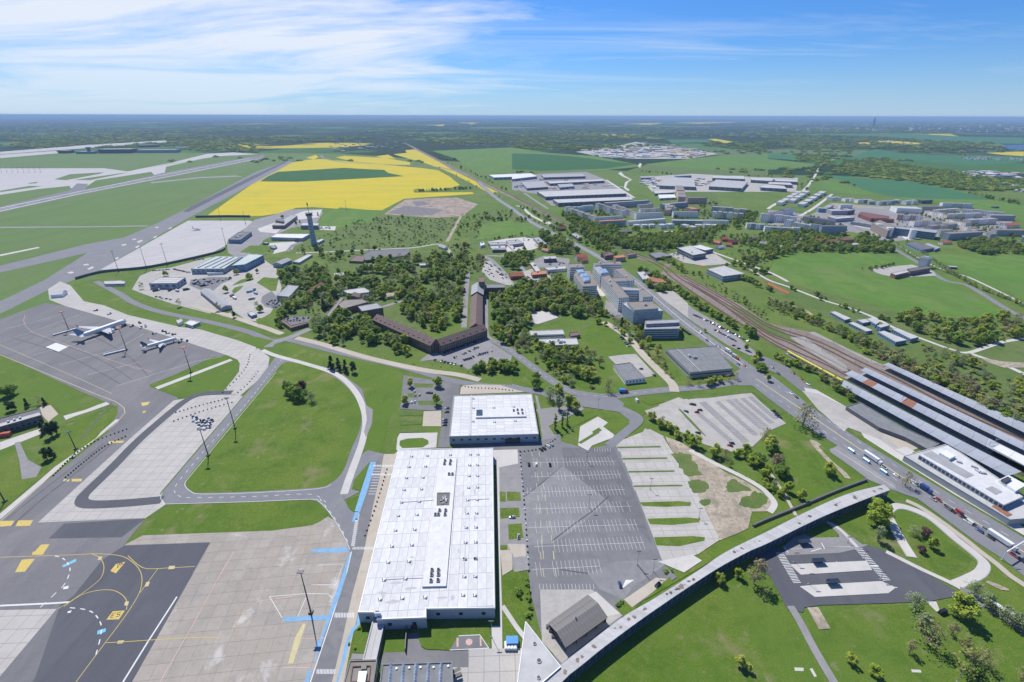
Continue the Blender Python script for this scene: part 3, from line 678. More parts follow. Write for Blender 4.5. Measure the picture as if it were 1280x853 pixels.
S('car_court','old_asphalt','G:740,120 800,105 920,195 1000,240 1080,290 1180,370 1240,420 1190,420 1080,370 960,290 860,220');S('car_court','gravel','d:960,450 1130,430 1280,560 1280,700 1060,540')
S('office_yard','pale_concrete','d:300,280 420,330 470,470 430,490 370,470 330,370');S('office_yard','old_asphalt','d:460,520 620,640 640,700 560,720 440,640')
S('court','gravel','G:480,425 560,415 620,412 720,520 660,530 600,460 520,465');S('court','pale_concrete','G:75,200 200,195 230,230 130,262 95,255')
S('traffic_island','lawn_grass','G:530,670 640,655 680,690 640,735 580,715');S('traffic_island','lawn_grass','G:640,645 750,632 765,650 690,668');S('traffic_island','lawn_grass','G:800,635 845,622 862,640 820,660 795,668')
S('parking_verge','lawn_grass','G:390,705 470,690 600,765 520,820 450,780 480,750');S('parking_verge','lawn_grass','G:560,830 640,785 690,810 680,825');S('parking_verge','lawn_grass','G:200,800 340,720 400,690 440,710 300,780 240,840')
# ------------------------------------------------------------------ sports ground, sheds and lanes east of the railway
road('field_lane','pale_concrete','H:-100,-20 0,40 100,75 270,140 400,180 520,225 650,290 780,340 920,390 1000,405 1100,375 1180,350 1320,330',5);road('field_lane','pale_concrete','H:1000,405 1100,440 1200,475 1320,530',6)
S('sand_patch','sand_soil','H:1060,430 1180,450 1280,455 1290,480 1180,480 1100,455');S('sand_patch','sand_soil','H:100,160 200,195 240,225 160,200')
S('running_track','red_tartan','C:920,765 1000,750 1020,758 950,775');S('running_track','red_tartan','H:0,52 110,105 95,110 0,65 G:1170,25 1280,62 1280,70')
S('works_yard','gravel','C:780,712 840,700 1000,700 1060,740 1100,760 960,770 860,755');road('works_lane','pale_concrete','C:1000,700 1110,740 1280,800 D:100,850',6)
road('poplar_avenue','road_asphalt','D:380,545 480,600 560,640 640,690 760,760 880,840 H:1000,70 1200,190 1320,250',9,marks=WLINE);road('avenue_path','pale_concrete','D:640,660 760,735 900,800 H:1010,30 1280,160',4)
S('station_yard','gravel','D:500,790 600,775 720,765 830,800 840,820 650,830 570,815')
road('estate_street','pale_concrete','D:0,485 40,460 140,420 200,370 240,310 270,260 340,235',9);road('estate_street','pale_concrete','D:160,520 230,480 320,412',9);road('estate_street','pale_concrete','D:700,640 640,600 520,585 430,570',9)
road('access_road','pale_concrete','C:20,470 50,478 100,520 180,560',9);
road('access_road','old_asphalt','C:60,405 110,440 180,485',9);road('country_road','pale_concrete','C:470,340 540,385 610,430',10)
S('brook_path','pale_concrete','C:530,308 545,300 560,318 600,340 580,352 570,378 590,392 578,396 558,380 566,352 590,340 550,322');S('brook_path','pale_concrete','C:628,270 640,255 650,262 640,280')
# ------------------------------------------------------------------ car parks round the terminal hall
S('main_car_park','asphalt','x:649,566 690,550 715,556 733,562 770,555 800,628 829,705 846,722 790,760 777,772 738,826 700,835 690,815 678,800 663,740')
S('old_surface','asphalt_dim','M:250,80 510,85 570,210 650,400 700,570 665,520 600,470 480,345 260,175')
S('pale_surface','asphalt_pale','M:250,175 480,345 330,480 200,560 60,570 60,330 150,260');S('pale_surface','asphalt_pale','N:380,110 520,50 740,40 760,70 600,180 560,240 440,190')
S('bay_ground','concrete','x:758,557 771,553 812,537 828,545 868,610 900,675 873,693 842,705 829,706 800,628 771,556')
for k,(y0,x0,x1)in enumerate(((68,520,745),(125,545,778),(190,575,815),(262,600,855))):
 S('bay_strip','gravel',f'M:{x0},{y0} {x1},{y0-2} {x1+16},{y0+28} {x0+12},{y0+32}');S('bay_grass','rough_grass',f'M:{x0+5},{y0+8} {x1-5},{y0+4} {x1-2},{y0+12} {x0+8},{y0+16}')
for y0,y1,x0,x1 in((340,385,635,895),(422,476,672,940),(515,582,705,965)):
 S('bay_strip','gravel',f'M:{x0},{y0} {x1-8},{y0-2} {x1+4},{y0+20} {x1+2},{y1-12} {x1-30},{y1} {x0+22},{y1+5}');S('bay_grass','lawn_grass',f'M:{x0+4},{y0+14} {x1-60},{y0+8} {x1},{y0+14} {x1-4},{y0+32} {x0+130},{y1-8} {x0+18},{y1-12}')
S('dirt_ground','sand_soil','x:831,546 850,553 880,570 905,590 935,604 962,622 968,632 958,640 940,640 935,661 925,666 900,676 868,610 842,568')
for t in('M:800,105 880,120 930,190 890,210 850,190','M:880,245 940,238 990,280 950,300 910,300','M:1065,265 1120,240 1190,290 1130,300 1080,300','M:1140,350 1210,305 1290,330 1230,385 1170,378','M:935,345 985,340 990,360 945,372','M:860,195 920,190 945,215 880,222'):
 S('weed_patch','rough_grass',t,sm=4)
road('foot_path','pale_concrete','x:862,563 890,578 925,595 948,608 960,618 968,630 962,641',4);road('foot_path','beige_paving','O:0,190 40,250 80,310 140,420',2.2);road('foot_path','sand_soil','O:260,70 220,50 300,140 370,200 400,235',4,notree=False)
S('gravel_car_park','gravel','l:180,200 270,125 420,110 760,72 840,150 1040,320 900,380 780,500 640,560 400,470 330,400')
S('gravel_car_park','gravel','l:20,170 180,110 280,150 190,205 440,480 400,490 330,430 230,385 130,300')
for k,(a,b)in enumerate((('l:370,150','720,470'),('l:490,145','800,415'),('l:575,130','850,365'),('l:625,125','880,345'),('l:690,118','930,320'),('l:340,240','600,460'),('l:750,105','960,285'))):
 p=W(a+' '+b);S('parking_row','old_asphalt',ribbon(p,5.0 if k else 7.0))
 st=resample(p,2.6);
 for q in st[1:-1]:
  t=(p[1]-p[0]).normalized();n=Vector((-t.y,t.x,0));stripe('bay_stone','paint_grey',[q-n*2.3,q+n*2.3],.45)
S('parking_hedge','rough_grass','l:270,100 420,80 760,42 800,50 880,110 1020,230 1000,250 900,170 780,75 700,80 420,115 290,122')
S('parking_hedge','rough_grass','l:178,205 190,200 290,300 400,420 390,432 280,320')
S('lot_divider','pale_concrete','G:340,775 430,725 480,755 455,775 510,815 505,830 400,870 M:380,95 330,70')
for t in('G:400,800 435,780 450,795 410,815','M:330,55 420,0 440,5 345,62'):S('bay_grass','rough_grass',t)
for t in('M:482,325 400,400 300,470 195,552','M:245,182 200,215','N:625,65 690,145','M:60,330 250,175','N:240,90 380,110'):stripe('tar_seam','dark_asphalt',t,.9)
# stalls of the main car park
ROWS=(('M:95,155','520,148'),('M:95,227','545,213'),('M:60,305','565,290'),('M:105,387','598,373'),('M:80,480','628,465'),('M:110,575','660,555'),('N:100,90','440,73'))
for ra,rb_ in ROWS:
 a,b=W(ra+' '+rb_[0:0]+ra[:2]+rb_)
 stripe('stall_line','paint_white',[a,b],.17)
 n=int((b-a).length/2.5);d=(b-a).normalized();q=Vector((-d.y,d.x,0))
 for k in range(1,n+1):
  if k in(3,4)or rng.random()<.05:continue
  p_=a+d*(2.5 *k);stripe('stall_line','paint_white',[p_-AX*5.0,p_+AX*5.0],.14)
for t in('N:160,165 156,135','N:420,160 400,60'):pass
for k in range(16):stripe('stall_line','paint_white',W(f'N:{140+k*18},188 {136+k*18},162'),.17)
for k in range(7):stripe('stall_line','paint_white',W(f'M:{415+k*13},100 {412+k*13},84'),.17)
for t in('M:98,100 120,240 140,420 158,640','M:135,100 160,300 190,480 212,640','N:140,0 170,190','N:205,0 228,180'):stripe('lane_line','paint_pale_yellow',t,.35,6,5)
for k in range(5):patch('hatching','paint_white',f'N:{548+k*9},{186-k*7} {556+k*9},{182-k*7} {580+k*8},142 {568+k*9},142')
S('shed_yard','gravel','N:140,190 400,190 550,320 480,370 290,520 250,560 150,450');S('shed_yard','pale_concrete','N:380,215 420,200 540,310 470,325')
S('stone_terrace','beige_paving','N:560,240 720,130 790,140 600,278');S('stone_terrace','pale_concrete','N:730,50 900,15 950,45 860,105 800,80')
S('terrace_lawn','lawn_grass','N:520,285 560,245 600,280 1070,5 1000,-10 940,30 950,48 860,110 800,150 790,125 760,150 600,300 560,325')
# strip between hall and car park
S('hall_side_path','pale_concrete','n:66,40 80,40 82,400 90,640 92,850 50,850 45,730 82,730');S('hall_court','old_asphalt','n:78,10 165,20 178,150 190,330 200,500 140,510 120,430 82,400')
for t in('n:80,180 105,182 106,222 82,222','n:82,248 160,246 163,285 84,292','n:110,180 165,182 168,218 110,220','n:115,315 170,310 178,370 118,378','n:85,400 112,400 112,420 88,418','n:155,395 170,395 172,420 156,420','n:90,530 130,508 190,508 200,600 205,700 180,800 150,745 95,650','n:92,660 150,748 180,800 175,830 98,830'):
 S('court_lawn','lawn_grass',t)
S('court_paving','beige_paving','n:82,420 130,420 133,500 92,525');S('court_paving','beige_paving','n:112,395 185,395 188,445 140,450')
road('court_path','pale_concrete','n:92,648 120,690 150,735 185,780',2.5)
# around the low building south of the hall
S('service_court','asphalt','k:435,310 512,300 515,360 540,405 700,412 815,405 815,515 250,495 300,420 430,420');S('service_court','concrete','k:815,402 950,400 1150,400 1170,640 720,640 720,516 815,516')
S('hall_lawn','lawn_grass','k:512,300 600,288 945,250 952,398 700,410 560,405 525,385 510,340');S('hall_lawn','lawn_grass','k:300,340 432,340 432,420 320,422');S('hall_lawn','lawn_grass','k:130,240 170,200 215,215 180,430 105,425')
S('service_court','old_asphalt','k:100,430 175,432 165,465 90,468');S('assembly_pad','asphalt','k:755,322 885,316 940,398 700,410')
for t in('k:755,322 885,316','k:885,316 940,398','k:755,322 700,410','k:755,322 822,405','k:885,316 822,405','k:700,410 940,398'):stripe('pad_line','paint_white',t,.35)
patch('pad_mark','paint_pink',[G(*PX('k:819,360')[0])+Vector((math.cos(t),math.sin(t),0))*1.7 for t in np.linspace(0,6.2832,17)[:-1]])
for t in('k:742,335 754,335 754,390 742,390','k:884,330 894,330 896,385 886,385'):patch('pad_mark','paint_pink',t)
S('boundary_strip','beige_paving','o:490,145 620,135 800,140 920,175 1000,195 480,215');S('yard','beige_paving','o:190,350 330,345 330,470 180,470');S('court','asphalt','o:30,60 200,90 480,130 470,220 430,225 395,560 400,640 300,640 330,480 340,345 190,340 0,330')
for t in('o:110,125 270,130 260,160 120,160','o:140,265 350,268 330,300 150,302','o:0,345 190,342 180,385 0,385','o:0,422 175,428 170,455 0,460','o:0,495 195,490 195,515 0,518','o:60,205 130,205 140,240 60,240','o:1130,380 1195,375 1195,450 1135,450'):S('bay_grass','rough_grass',t)
S('turning_place','pale_concrete','o:0,525 300,520 290,640 -30,660 -20,560');S('turning_place','lawn_grass','o:0,585 60,568 180,562 225,580 230,610 180,640 20,645 -5,620')
S('court','asphalt','o:430,600 1140,570 1280,520 1290,600 960,680 740,680 740,640 430,635');S('court','old_asphalt','o:1080,220 1100,225 1130,350 1190,470 1250,560 1140,580 1115,400');S('court','pale_concrete','o:745,660 940,655 945,768 790,800 745,768')
S('court','old_asphalt','G:120,690 340,660 360,690 250,740 170,780')
# ------------------------------------------------------------------ coach station
S('coach_station','dark_asphalt','m:0,430 60,330 160,290 860,285 930,270 1040,300 1280,430 Q:955,205 930,225 800,250 600,258 260,268 180,280 x:1004,766 985,763 963,722 945,705')
road('foot_road','old_asphalt','x:988,758 1000,778 1018,812 1042,853 1070,900',4.0,sm=4)
S('coach_entrance','old_asphalt','m:250,280 330,210 420,180 480,210 700,205 690,180 600,90 640,80 780,190 880,262 930,265 870,290 700,330 270,350')
S('coach_lawn','lawn_grass','m:430,180 550,110 600,120 690,180 680,205 490,210');road('kerb_path','pale_concrete','m:600,85 700,140 790,230 840,285',2.2)
ISL=('m:245,280 815,262 830,318 285,347','m:300,425 915,395 960,470 390,507','m:380,600 470,590 1035,558 1150,610 1090,655 500,685')
for t in ISL:
 p=W(t);mb=MB();z=zat(*p[0].xy);mb.prism(p,z,z+.16);o=mb.build('kerbed_island','pale_concrete',kind='structure');level(p)
for(x0,y0,x1,y1,n)in((215,330,360,580,20),(850,300,1080,560,20)):
 for k in range(n):
  t=k/n;X,Y=x0+(x1-x0)*t,y0+(y1-y0)*t
  patch('zebra_crossing','paint_white',f'm:{X-26:.0f},{Y:.0f} {X+34:.0f},{Y-3:.0f} {X+37:.0f},{Y+2:.0f} {X-23:.0f},{Y+5:.0f}')
for t in('m:260,300 800,285','m:370,455 900,445','m:480,610 1060,600'):stripe('island_line','paint_grey',t,.5)
for t in('m:470,320 570,290 830,280','m:590,470 690,440 1010,435','m:720,640 810,605 1160,608','m:255,280 290,330','m:350,430 390,490','m:460,590 510,650','m:555,250 580,300','m:675,400 690,440','m:800,570 815,610'):stripe('guide_strip','paint_white',t,.5)
LOOP='x:1140,697 1128,678 1118,660 1111,646 1112,637 1122,633 1140,637 1165,649 1195,674 1220,694 1230,705 1226,716 1212,724 1193,732'
road('loop_path','pale_concrete',LOOP,5.2,kerb='kerb_stone');road('loop_path','pale_concrete','Q:590,0 760,85 900,150 985,195',3.0)
road('bus_road','road_asphalt','Q:960,200 1040,235 1120,275 1200,325 1280,380 1400,460',8,kerb='kerb_stone');road('long_path','beige_paving','O:690,345 780,390 960,520 1060,600 Q:1140,60 1210,120 1300,180',4.0)
S('worn_patch','sand_soil','Q:195,280 250,278 312,385 255,390');S('worn_patch','sand_soil','Q:1095,145 1190,185 1170,195 1100,160',sm=4);S('worn_patch','pale_concrete','Q:715,588 762,590 768,604 720,602')
for t in('Q:132,578 178,580 178,596 134,595','Q:208,585 222,582 244,622 232,626','Q:790,250 840,250 860,300 840,300'):S('concrete_plate','pale_concrete',t)
# ------------------------------------------------------------------ airfield paint
YL='paint_yellow'
stripe('taxi_line','paint_pale_yellow','E:0,415 150,475 330,550 480,612 580,650 620,680 625,705 580,760 480,835 I:380,100 200,270 0,450',.5)
stripe('taxi_line','paint_pale_yellow','E:0,365 200,450 420,545 560,610',.35)
for t in('E:0,350 130,310 400,215','E:160,418 480,335','E:300,465 590,385 720,310','E:440,515 700,450','E:580,572 980,448 1110,425','E:30,285 250,230'):stripe('stand_line','paint_white',t,.3)
for t in('E:125,215 118,245 130,275 160,300 220,325 460,410 700,490','E:640,465 760,500'):stripe('stand_line','paint_pink',t,.3)
for t in('J:380,652 500,490 620,330 690,220 710,150 700,95 660,50 600,20 480,10 380,15 0,28','J:320,275 400,220 480,195 560,192 610,215 635,250 632,290','J:290,285 350,250 450,180 505,130 520,75 500,30 460,12','J:640,20 690,65 740,85 860,80 975,74','J:790,85 700,205','J:530,456 640,450 790,440 960,430 1100,430'):stripe('taxi_line',YL,smooth(W(t),4),.32)
stripe('stand_line','paint_pink','J:1170,0 1080,150 980,340 800,652',.35);stripe('edge_line','paint_white','J:885,225 740,450 615,652',.8);stripe('edge_line','paint_white','J:0,270 260,258 345,252',1.0)
for t in('J:275,22 310,30 340,60 350,95 325,160 270,215 200,280','J:350,280 420,288 465,305 495,340 508,380 500,440 480,515'):stripe('stop_line','paint_white',smooth(W(t),5),.5,3.0,2.4)
for t in('J:110,40 175,35 125,100 75,103','J:165,0 215,0 208,16 160,14','J:580,62 628,50 580,108 552,96','J:565,298 625,294 595,338 532,340','I:0,447 72,445 60,470 0,475','I:92,444 166,442 150,470 78,473','I:205,565 248,562 215,614 160,616'):
 patch('taxi_sign',YL,t)
for t in('J:845,72 875,70 872,86 842,88','J:732,152 750,150 742,172 722,175','J:625,250 645,248 640,268 622,270','J:590,445 622,443 614,458 586,460','J:495,25 512,23 505,40 488,42','I:320,237 348,235 345,248 316,250','I:545,48 560,47 558,60 540,62'):patch('taxi_sign','paint_pale_yellow',t)
for t in('J:310,70 380,35 382,48 318,78','J:488,395 530,382 528,400 486,415'):patch('stand_sign','paint_sky_blue',t)
for t in('J:318,176 345,170 340,185 315,188','J:340,298 360,293 352,306 337,307'):patch('stand_sign','paint_white',t)
for t in('I:358,236 410,235 408,248 360,249','I:560,46 620,45 615,55 562,56','E:705,655 750,650 740,665 712,672','E:715,698 730,695 728,703 712,706'):patch('hold_sign',YL,t)
patch('parking_square','paint_white','E:222,380 280,355 346,372 288,402')
for t in('L:310,68 435,62 400,165 275,165','L:70,225 250,210 360,212 385,235','L:68,225 130,330','L:250,230 200,345'):stripe('stand_line','paint_white',t,.3)
for t in('L:0,250 180,225','L:190,437 345,432','L:140,580 270,580','L:275,165 380,170 410,140'):stripe('stand_line','paint_pink',t,.3)
for t in('L:195,432 235,360 250,360 215,470 185,560 160,560',):patch('worn_paint','paint_pale_yellow',t)
# lettering on the painted signs: strokes of black paint
def letters(txt,o,ux,uy,w=.34,mat='paint_black'):
 """strokes on a 2 x 3 grid, o = lower left corner, ux / uy = step vectors"""
 F_={'N':[(0,0,0,2),(0,2,1,0),(1,0,1,2)],'2':[(0,2,1,2),(1,2,1,1),(1,1,0,0),(0,0,1,0)],'H':[(0,0,0,2),(1,0,1,2),(0,1,1,1)],'E':[(1,0,0,0),(0,0,0,2),(0,2,1,2),(0,1,.8,1)],'5':[(0,0,1,0),(1,0,1,1),(1,1,0,1),(0,1,0,2),(0,2,1,2)],
  '<':[(1,0,0,1),(0,1,1,2),(0,1,1.4,1)],'1':[(.5,0,.5,2)],'8':[(0,0,1,0),(1,0,1,2),(1,2,0,2),(0,2,0,0),(0,1,1,1)]}
 for i,ch in enumerate(txt):
  for x0,y0,x1,y1 in F_[ch]:stripe('sign_lettering',mat,[o+ux*(i*1.7 +x0)+uy*y0,o+ux*(i*1.7 +x1)+uy*y1],w)
for t,txt in(('J:568,92 622,58 580,66','<2N'),('J:552,330 605,322 575,303','E5')):
 a,b,c=W(t);n=len(txt)*1.7;letters(txt,a,(b-a)/n,(c-a)/2.4 -((c-a)/2.4).project((b-a)))
S('gravel_car_park','gravel','x:806,514 830,506 858,499 866,503 846,511 872,538 900,562 880,556 852,541 826,528 812,522');S('lot_divider','gravel','x:800,548 806,536 830,546 822,552')
road('street','road_asphalt','x:722,503 750,506 778,512 796,521 797,528 784,539 761,558',8);S('street','road_asphalt','x:715,496 735,500 770,498 780,505 776,516 750,512 722,508')
ground_mat('tyre_rubber',[(.105,.105,.11),(.2,.4,.7,(.15,.15,.152),.9)],.9)
for t,w in(('E:60,330 260,390 420,460 600,560',1.1),('E:120,300 330,370 520,450 660,540',.9),('E:300,250 480,330 640,420 740,520',1.0),('E:560,650 470,760 400,840',1.3),('I:560,60 400,190 220,330 60,470',1.2),('I:520,60 360,180 180,320 30,440',1.0)):stripe('tyre_mark','tyre_rubber',smooth(W(t),4),w)
# ------------------------------------------------------------------ building kit
for nm,c,kw in(('wall_white',(.86,.86,.85),{}),('wall_cream',(.70,.65,.56),{}),('wall_grey',(.40,.41,.42),{}),('wall_dark',(.13,.135,.15),{}),('wall_blue',(.16,.27,.42),{}),('wall_paleblue',(.33,.39,.46),{}),
 ('wall_brick',(.30,.135,.095),dict(var=.2,scale=.3)),('wall_brown',(.20,.15,.125),dict(var=.2)),('wall_redbrown',(.36,.12,.08),{}),('wall_ochre',(.52,.38,.19),{}),('wall_pink',(.55,.38,.32),{}),('metal_blue',(.15,.19,.25),dict(rough=.4)),('metal_grey',(.46,.48,.50),dict(rough=.45)),('metal_white',(.74,.75,.76),dict(rough=.45)),
 ('roof_white',(.63,.63,.62),dict(var=.13,scale=.22,rnd=.09)),('roof_light',(.46,.455,.44),dict(var=.16,scale=.12)),('roof_grey',(.33,.335,.34),dict(var=.16,scale=.12)),('roof_dark',(.14,.14,.145),dict(var=.2,scale=.1)),('roof_brown',(.165,.115,.10),dict(var=.18,scale=.25)),('roof_red',(.42,.13,.075),dict(var=.18,scale=.3)),('roof_gravel',(.235,.21,.185),dict(var=.15,scale=.15)),('roof_green',(.46,.53,.50),dict(var=.1,scale=.1)),('roof_maroon',(.19,.075,.065),dict(var=.15)),('roof_felt',(.20,.205,.21),dict(var=.2,scale=.2)),
 ('roof_weathered',(.19,.18,.17),dict(var=.3,scale=.35)),('canopy_metal',(.37,.39,.42),dict(var=.14,scale=.1,rough=.5,rnd=.1)),('canopy_white',(.68,.68,.68),{}),('rust',(.30,.13,.075),dict(var=.3,scale=.8)),('steel_dark',(.06,.062,.065),dict(rough=.5)),('steel_grey',(.34,.35,.36),dict(rough=.45)),('steel_red',(.48,.11,.07),{}),('plastic_blue',(.04,.26,.60),dict(rough=.4)),('bark',(.095,.075,.058),dict(var=.3,scale=2)),('bark_pale',(.22,.20,.17),dict(var=.3,scale=2)),('rubber',(.02,.02,.02),{}),('yellow_metal',(.66,.52,.10),{}),('stain_dark',(.11,.095,.085),dict(var=.4,scale=.7)),('stain_rust',(.22,.165,.135),dict(var=.4,scale=.7)),
 ('orange_metal',(.55,.20,.10),{}),('walkway_roof',(.46,.455,.445),dict(var=.16,scale=.35,rnd=.12)),('terracotta',(.46,.19,.11),dict(var=.15)),('wall_stripe',(.46,.36,.30),{})):
 k2=dict(rough=.8,var=.1,scale=.3);k2.update(kw);solid(nm,c,**k2)
glass('glass_dark',(.028,.04,.055));glass('glass_house',(.13,.16,.20));glass('glass_blue',(.05,.085,.125));glass('glass_sky',(.30,.38,.46),.1);glass('glass_night',(.010,.022,.05),.1)
def polyrel(p,c):return[Vector((q.x-c.x,q.y-c.y,0))for q in p]
def inset(p,d):
 n=len(p);out=[]
 for i in range(n):
  a,b,c=p[i-1],p[i],p[(i+1)% n]
  e1=(b-a).normalized();e2=(c-b).normalized()
  n1=Vector((-e1.y,e1.x,0));n2=Vector((-e2.y,e2.x,0));k=1 +n1.dot(n2)
  out.append(b+(n1+n2)*(d/max(k,.3)))
 return out
def panes(mb,p,z0,z1,ns,sx=3.2,pw=1.5,ph=1.4,sides=None,band=False,proud=.05,ends=True):
 n=len(p);sh=(z1-z0)/ns
 for i in range(n):
  if sides is not None and i not in sides:continue
  a,b=p[i],p[(i+1)% n];L_=(b-a).length
  if L_<3:continue
  t=(b-a)/L_;o=Vector((t.y,-t.x,0))*proud
  m_=1 if band else max(1,int((L_-1)/sx))
  w=(L_-1.6)if band else pw
  for s_ in range(ns):
   zc_=z0+sh*(s_+.55)
   for k in range(m_):
    c=a+t*(L_*(k+.5)/m_)+o
    l_,r_=c-t*w/2,c+t*w/2
    mb.quad((l_.x,l_.y,zc_-ph/2),(r_.x,r_.y,zc_-ph/2),(r_.x,r_.y,zc_+ph/2),(l_.x,l_.y,zc_+ph/2))
def quad_from(pts,h):
 p=W(pts,h)if isinstance(pts,str)else pts
 if len(p)==3:p=[p[0],p[1],p[2],p[0]+p[2]-p[1]]
 return ccw(p)
def reserve(p,grow=3):
 q=inset(p,-grow)if len(p)<9 else p
 xs=[v_.x for v_ in q];ys=[v_.y for v_ in q];NOTREE.append(((min(xs),min(ys),max(xs),max(ys)),[(v_.x,v_.y)for v_ in q]))
def flat(name,label,pts,h,wall='wall_white',roof='roof_grey',ns=1,win=None,cat='building',group=None,par=.5,units=0,glassm='glass_dark',z0=0.0,seam=0):
 """flat-roofed building from its roof outline (seen at height h)"""
 p=quad_from(pts,h);c=sum(p,Vector())/len(p);c.z=0
 root=empty(name,(c.x,c.y,z0));tag(root,label,cat,group)
 r=polyrel(p,c);reserve(p);n=len(r)
 mb=MB()
 for i in range(n):
  a,b=r[i],r[(i+1)% n];mb.quad((a.x,a.y,-.3),(b.x,b.y,-.3),(b.x,b.y,h-z0-.02),(a.x,a.y,h-z0-.02))
 mb.build('wall',wall,root)
 rb=MB();ins=inset(r,.45);hh=h-z0
 rb.add([(q.x,q.y,hh-par)for q in ins],[tuple(range(n))])
 out_=inset(r,-.12)
 for i in range(n):
  j_=(i+1)% n
  rb.add([(out_[i].x,out_[i].y,hh),(out_[j_].x,out_[j_].y,hh),(ins[j_].x,ins[j_].y,hh),(ins[i].x,ins[i].y,hh),(ins[i].x,ins[i].y,hh-par),(ins[j_].x,ins[j_].y,hh-par),(out_[i].x,out_[i].y,hh-.35),(out_[j_].x,out_[j_].y,hh-.35)],((0,1,2,3),(3,2,5,4),(6,7,1,0)))
 if seam:
  t=(r[1]-r[0]);u_=(r[-1]-r[0]);m_=max(2,int(t.length/seam))
  for k in range(1,m_):
   a=r[0]+t*(k/m_);b=r[3]+(r[2]-r[3])*(k/m_);rb.tube((a.x,a.y,hh-par+.02),(b.x,b.y,hh-par+.02),.18,n=4,cap=False)
 ro=rb.build('roof',roof,root)
 rr=random.Random(hash(label)% 9973 if False else sum(map(ord,label))+int(c.x))
 for k in range(units):
  f_,g_=rr.uniform(.2,.8),rr.uniform(.25,.75)
  q=r[0].lerp(r[1],f_).lerp(r[-1].lerp(r[2 if n>3 else-1],f_),g_)
  ub=MB();w_,l_=rr.uniform(1.8,4.5),rr.uniform(1.8,4.0)
  ub.box((0,0,0),(w_,l_,rr.uniform(1.0,2.2)));ub.box((0,0,1.0),(w_*.5,l_*.5,1.6))
  ub.build('roof_unit',rr.choice(['metal_grey','metal_white','roof_grey']),ro,(q.x,q.y,hh-par),math.atan2((r[1]-r[0]).y,(r[1]-r[0]).x))
 if win:
  wb=MB();kw=dict(win);panes(wb,r,kw.pop('z0',.6),kw.pop('z1',hh-.7),ns,**kw)
  if wb.f:wb.build('windows',glassm,root,kind='stuff')
 return root
def gable(name,label,pts,hr,width,he,wall='wall_cream',roof='roof_red',ns=1,win=None,cat='house',group=None,base=False,over=.5,chimney=0,dormers=0,hip=0.0):
 """pitched roof: pts = the two ridge ends seen at ridge height (base: the two ends of the centre line on the ground)"""
 a,b=(W(pts,0 if base else hr)if isinstance(pts,str)else pts)
 a=Vector((a.x,a.y,0));b=Vector((b.x,b.y,0));c=(a+b)/2;t=(b-a);L_=t.length;t=t/L_;nrm=Vector((-t.y,t.x,0))
 root=empty(name,c);tag(root,label,cat,group)
 hw,hl=width/2,L_/2
 P_=lambda u_,v_,z:(t.x*u_+nrm.x*v_,t.y*u_+nrm.y*v_,z)
 r=[Vector(P_(-hl,-hw,0)),Vector(P_(hl,-hw,0)),Vector(P_(hl,hw,0)),Vector(P_(-hl,hw,0))]
 reserve([q+c for q in r])
 mb=MB()
 for i in range(4):
  p0,p1=r[i],r[(i+1)% 4];mb.quad((p0.x,p0.y,-.3),(p1.x,p1.y,-.3),(p1.x,p1.y,he),(p0.x,p0.y,he))
 if not hip:mb.add([P_(-hl,-hw,he),P_(-hl,hw,he),P_(-hl,0,hr)],((2,1,0),));mb.add([P_(hl,-hw,he),P_(hl,hw,he),P_(hl,0,hr)],((0,1,2),))
 mb.build('wall',wall,root)
 sl=(hr-he)/hw;zo=he-sl*over;ov=hl+over;rh=hl+over-hip;th=.25;rb=MB()
 top=[P_(-ov,-hw-over,zo),P_(ov,-hw-over,zo),P_(rh,0,hr),P_(-rh,0,hr),P_(ov,hw+over,zo),P_(-ov,hw+over,zo)]
 up=[(x,y,z+th)for x,y,z in top]
 rb.add(up,((0,1,2,3),(3,2,4,5),(1,4,2),(5,0,3))if hip else((0,1,2,3),(3,2,4,5)))
 rb.add(top+up,((6,7,1,0),(10,11,5,4),(0,3,9,6),(3,5,11,9),(1,7,8,2),(2,8,10,4)))
 ro=rb.build('roof',roof,root)
 for k in range(chimney):
  u_=(-.25 +.5 *k)*L_;cb=MB();cb.box((0,0,0),(.9,.9,1.6));cb.box((0,0,1.6),(1.1,1.1,.2));cb.build('chimney','wall_brick',ro,P_(u_,.6,hr-.8))
 for k in range(dormers):
  u_=-hl+(k+.5)*L_/dormers
  for sg in(-1,1):
   db=MB();x0=hw*.72
   zb=hr-sl*x0
   db.loft([[P_(u_-.8,sg*(x0),zb-.1),P_(u_+.8,sg*x0,zb-.1),P_(u_+.8,sg*x0,zb+1.3),P_(u_-.8,sg*x0,zb+1.3)],[P_(u_-.8,sg*x0*.35,zb+.9),P_(u_+.8,sg*x0*.35,zb+.9),P_(u_+.8,sg*x0*.35,zb+1.35),P_(u_-.8,sg*x0*.35,zb+1.35)]])
   db.build('dormer','wall_dark',ro)
 if win:
  wb=MB();kw=dict(win);panes(wb,r,kw.pop('z0',.5),kw.pop('z1',he-.2),ns,**kw)
  if wb.f:wb.build('windows','glass_dark',root,kind='stuff')
 return root
def front(pts,depth):
 """ground outline from the two ends of the visible front foot"""
 a,b=W(pts);t=(b-a);n=Vector((-t.y,t.x,0)).normalized()
 if n.y<0:n=-n
 return[a,b,b+n*depth,a+n*depth]
WIN=dict(sx=3.2,pw=1.6,ph=1.4);BAND=dict(band=True,ph=1.35)
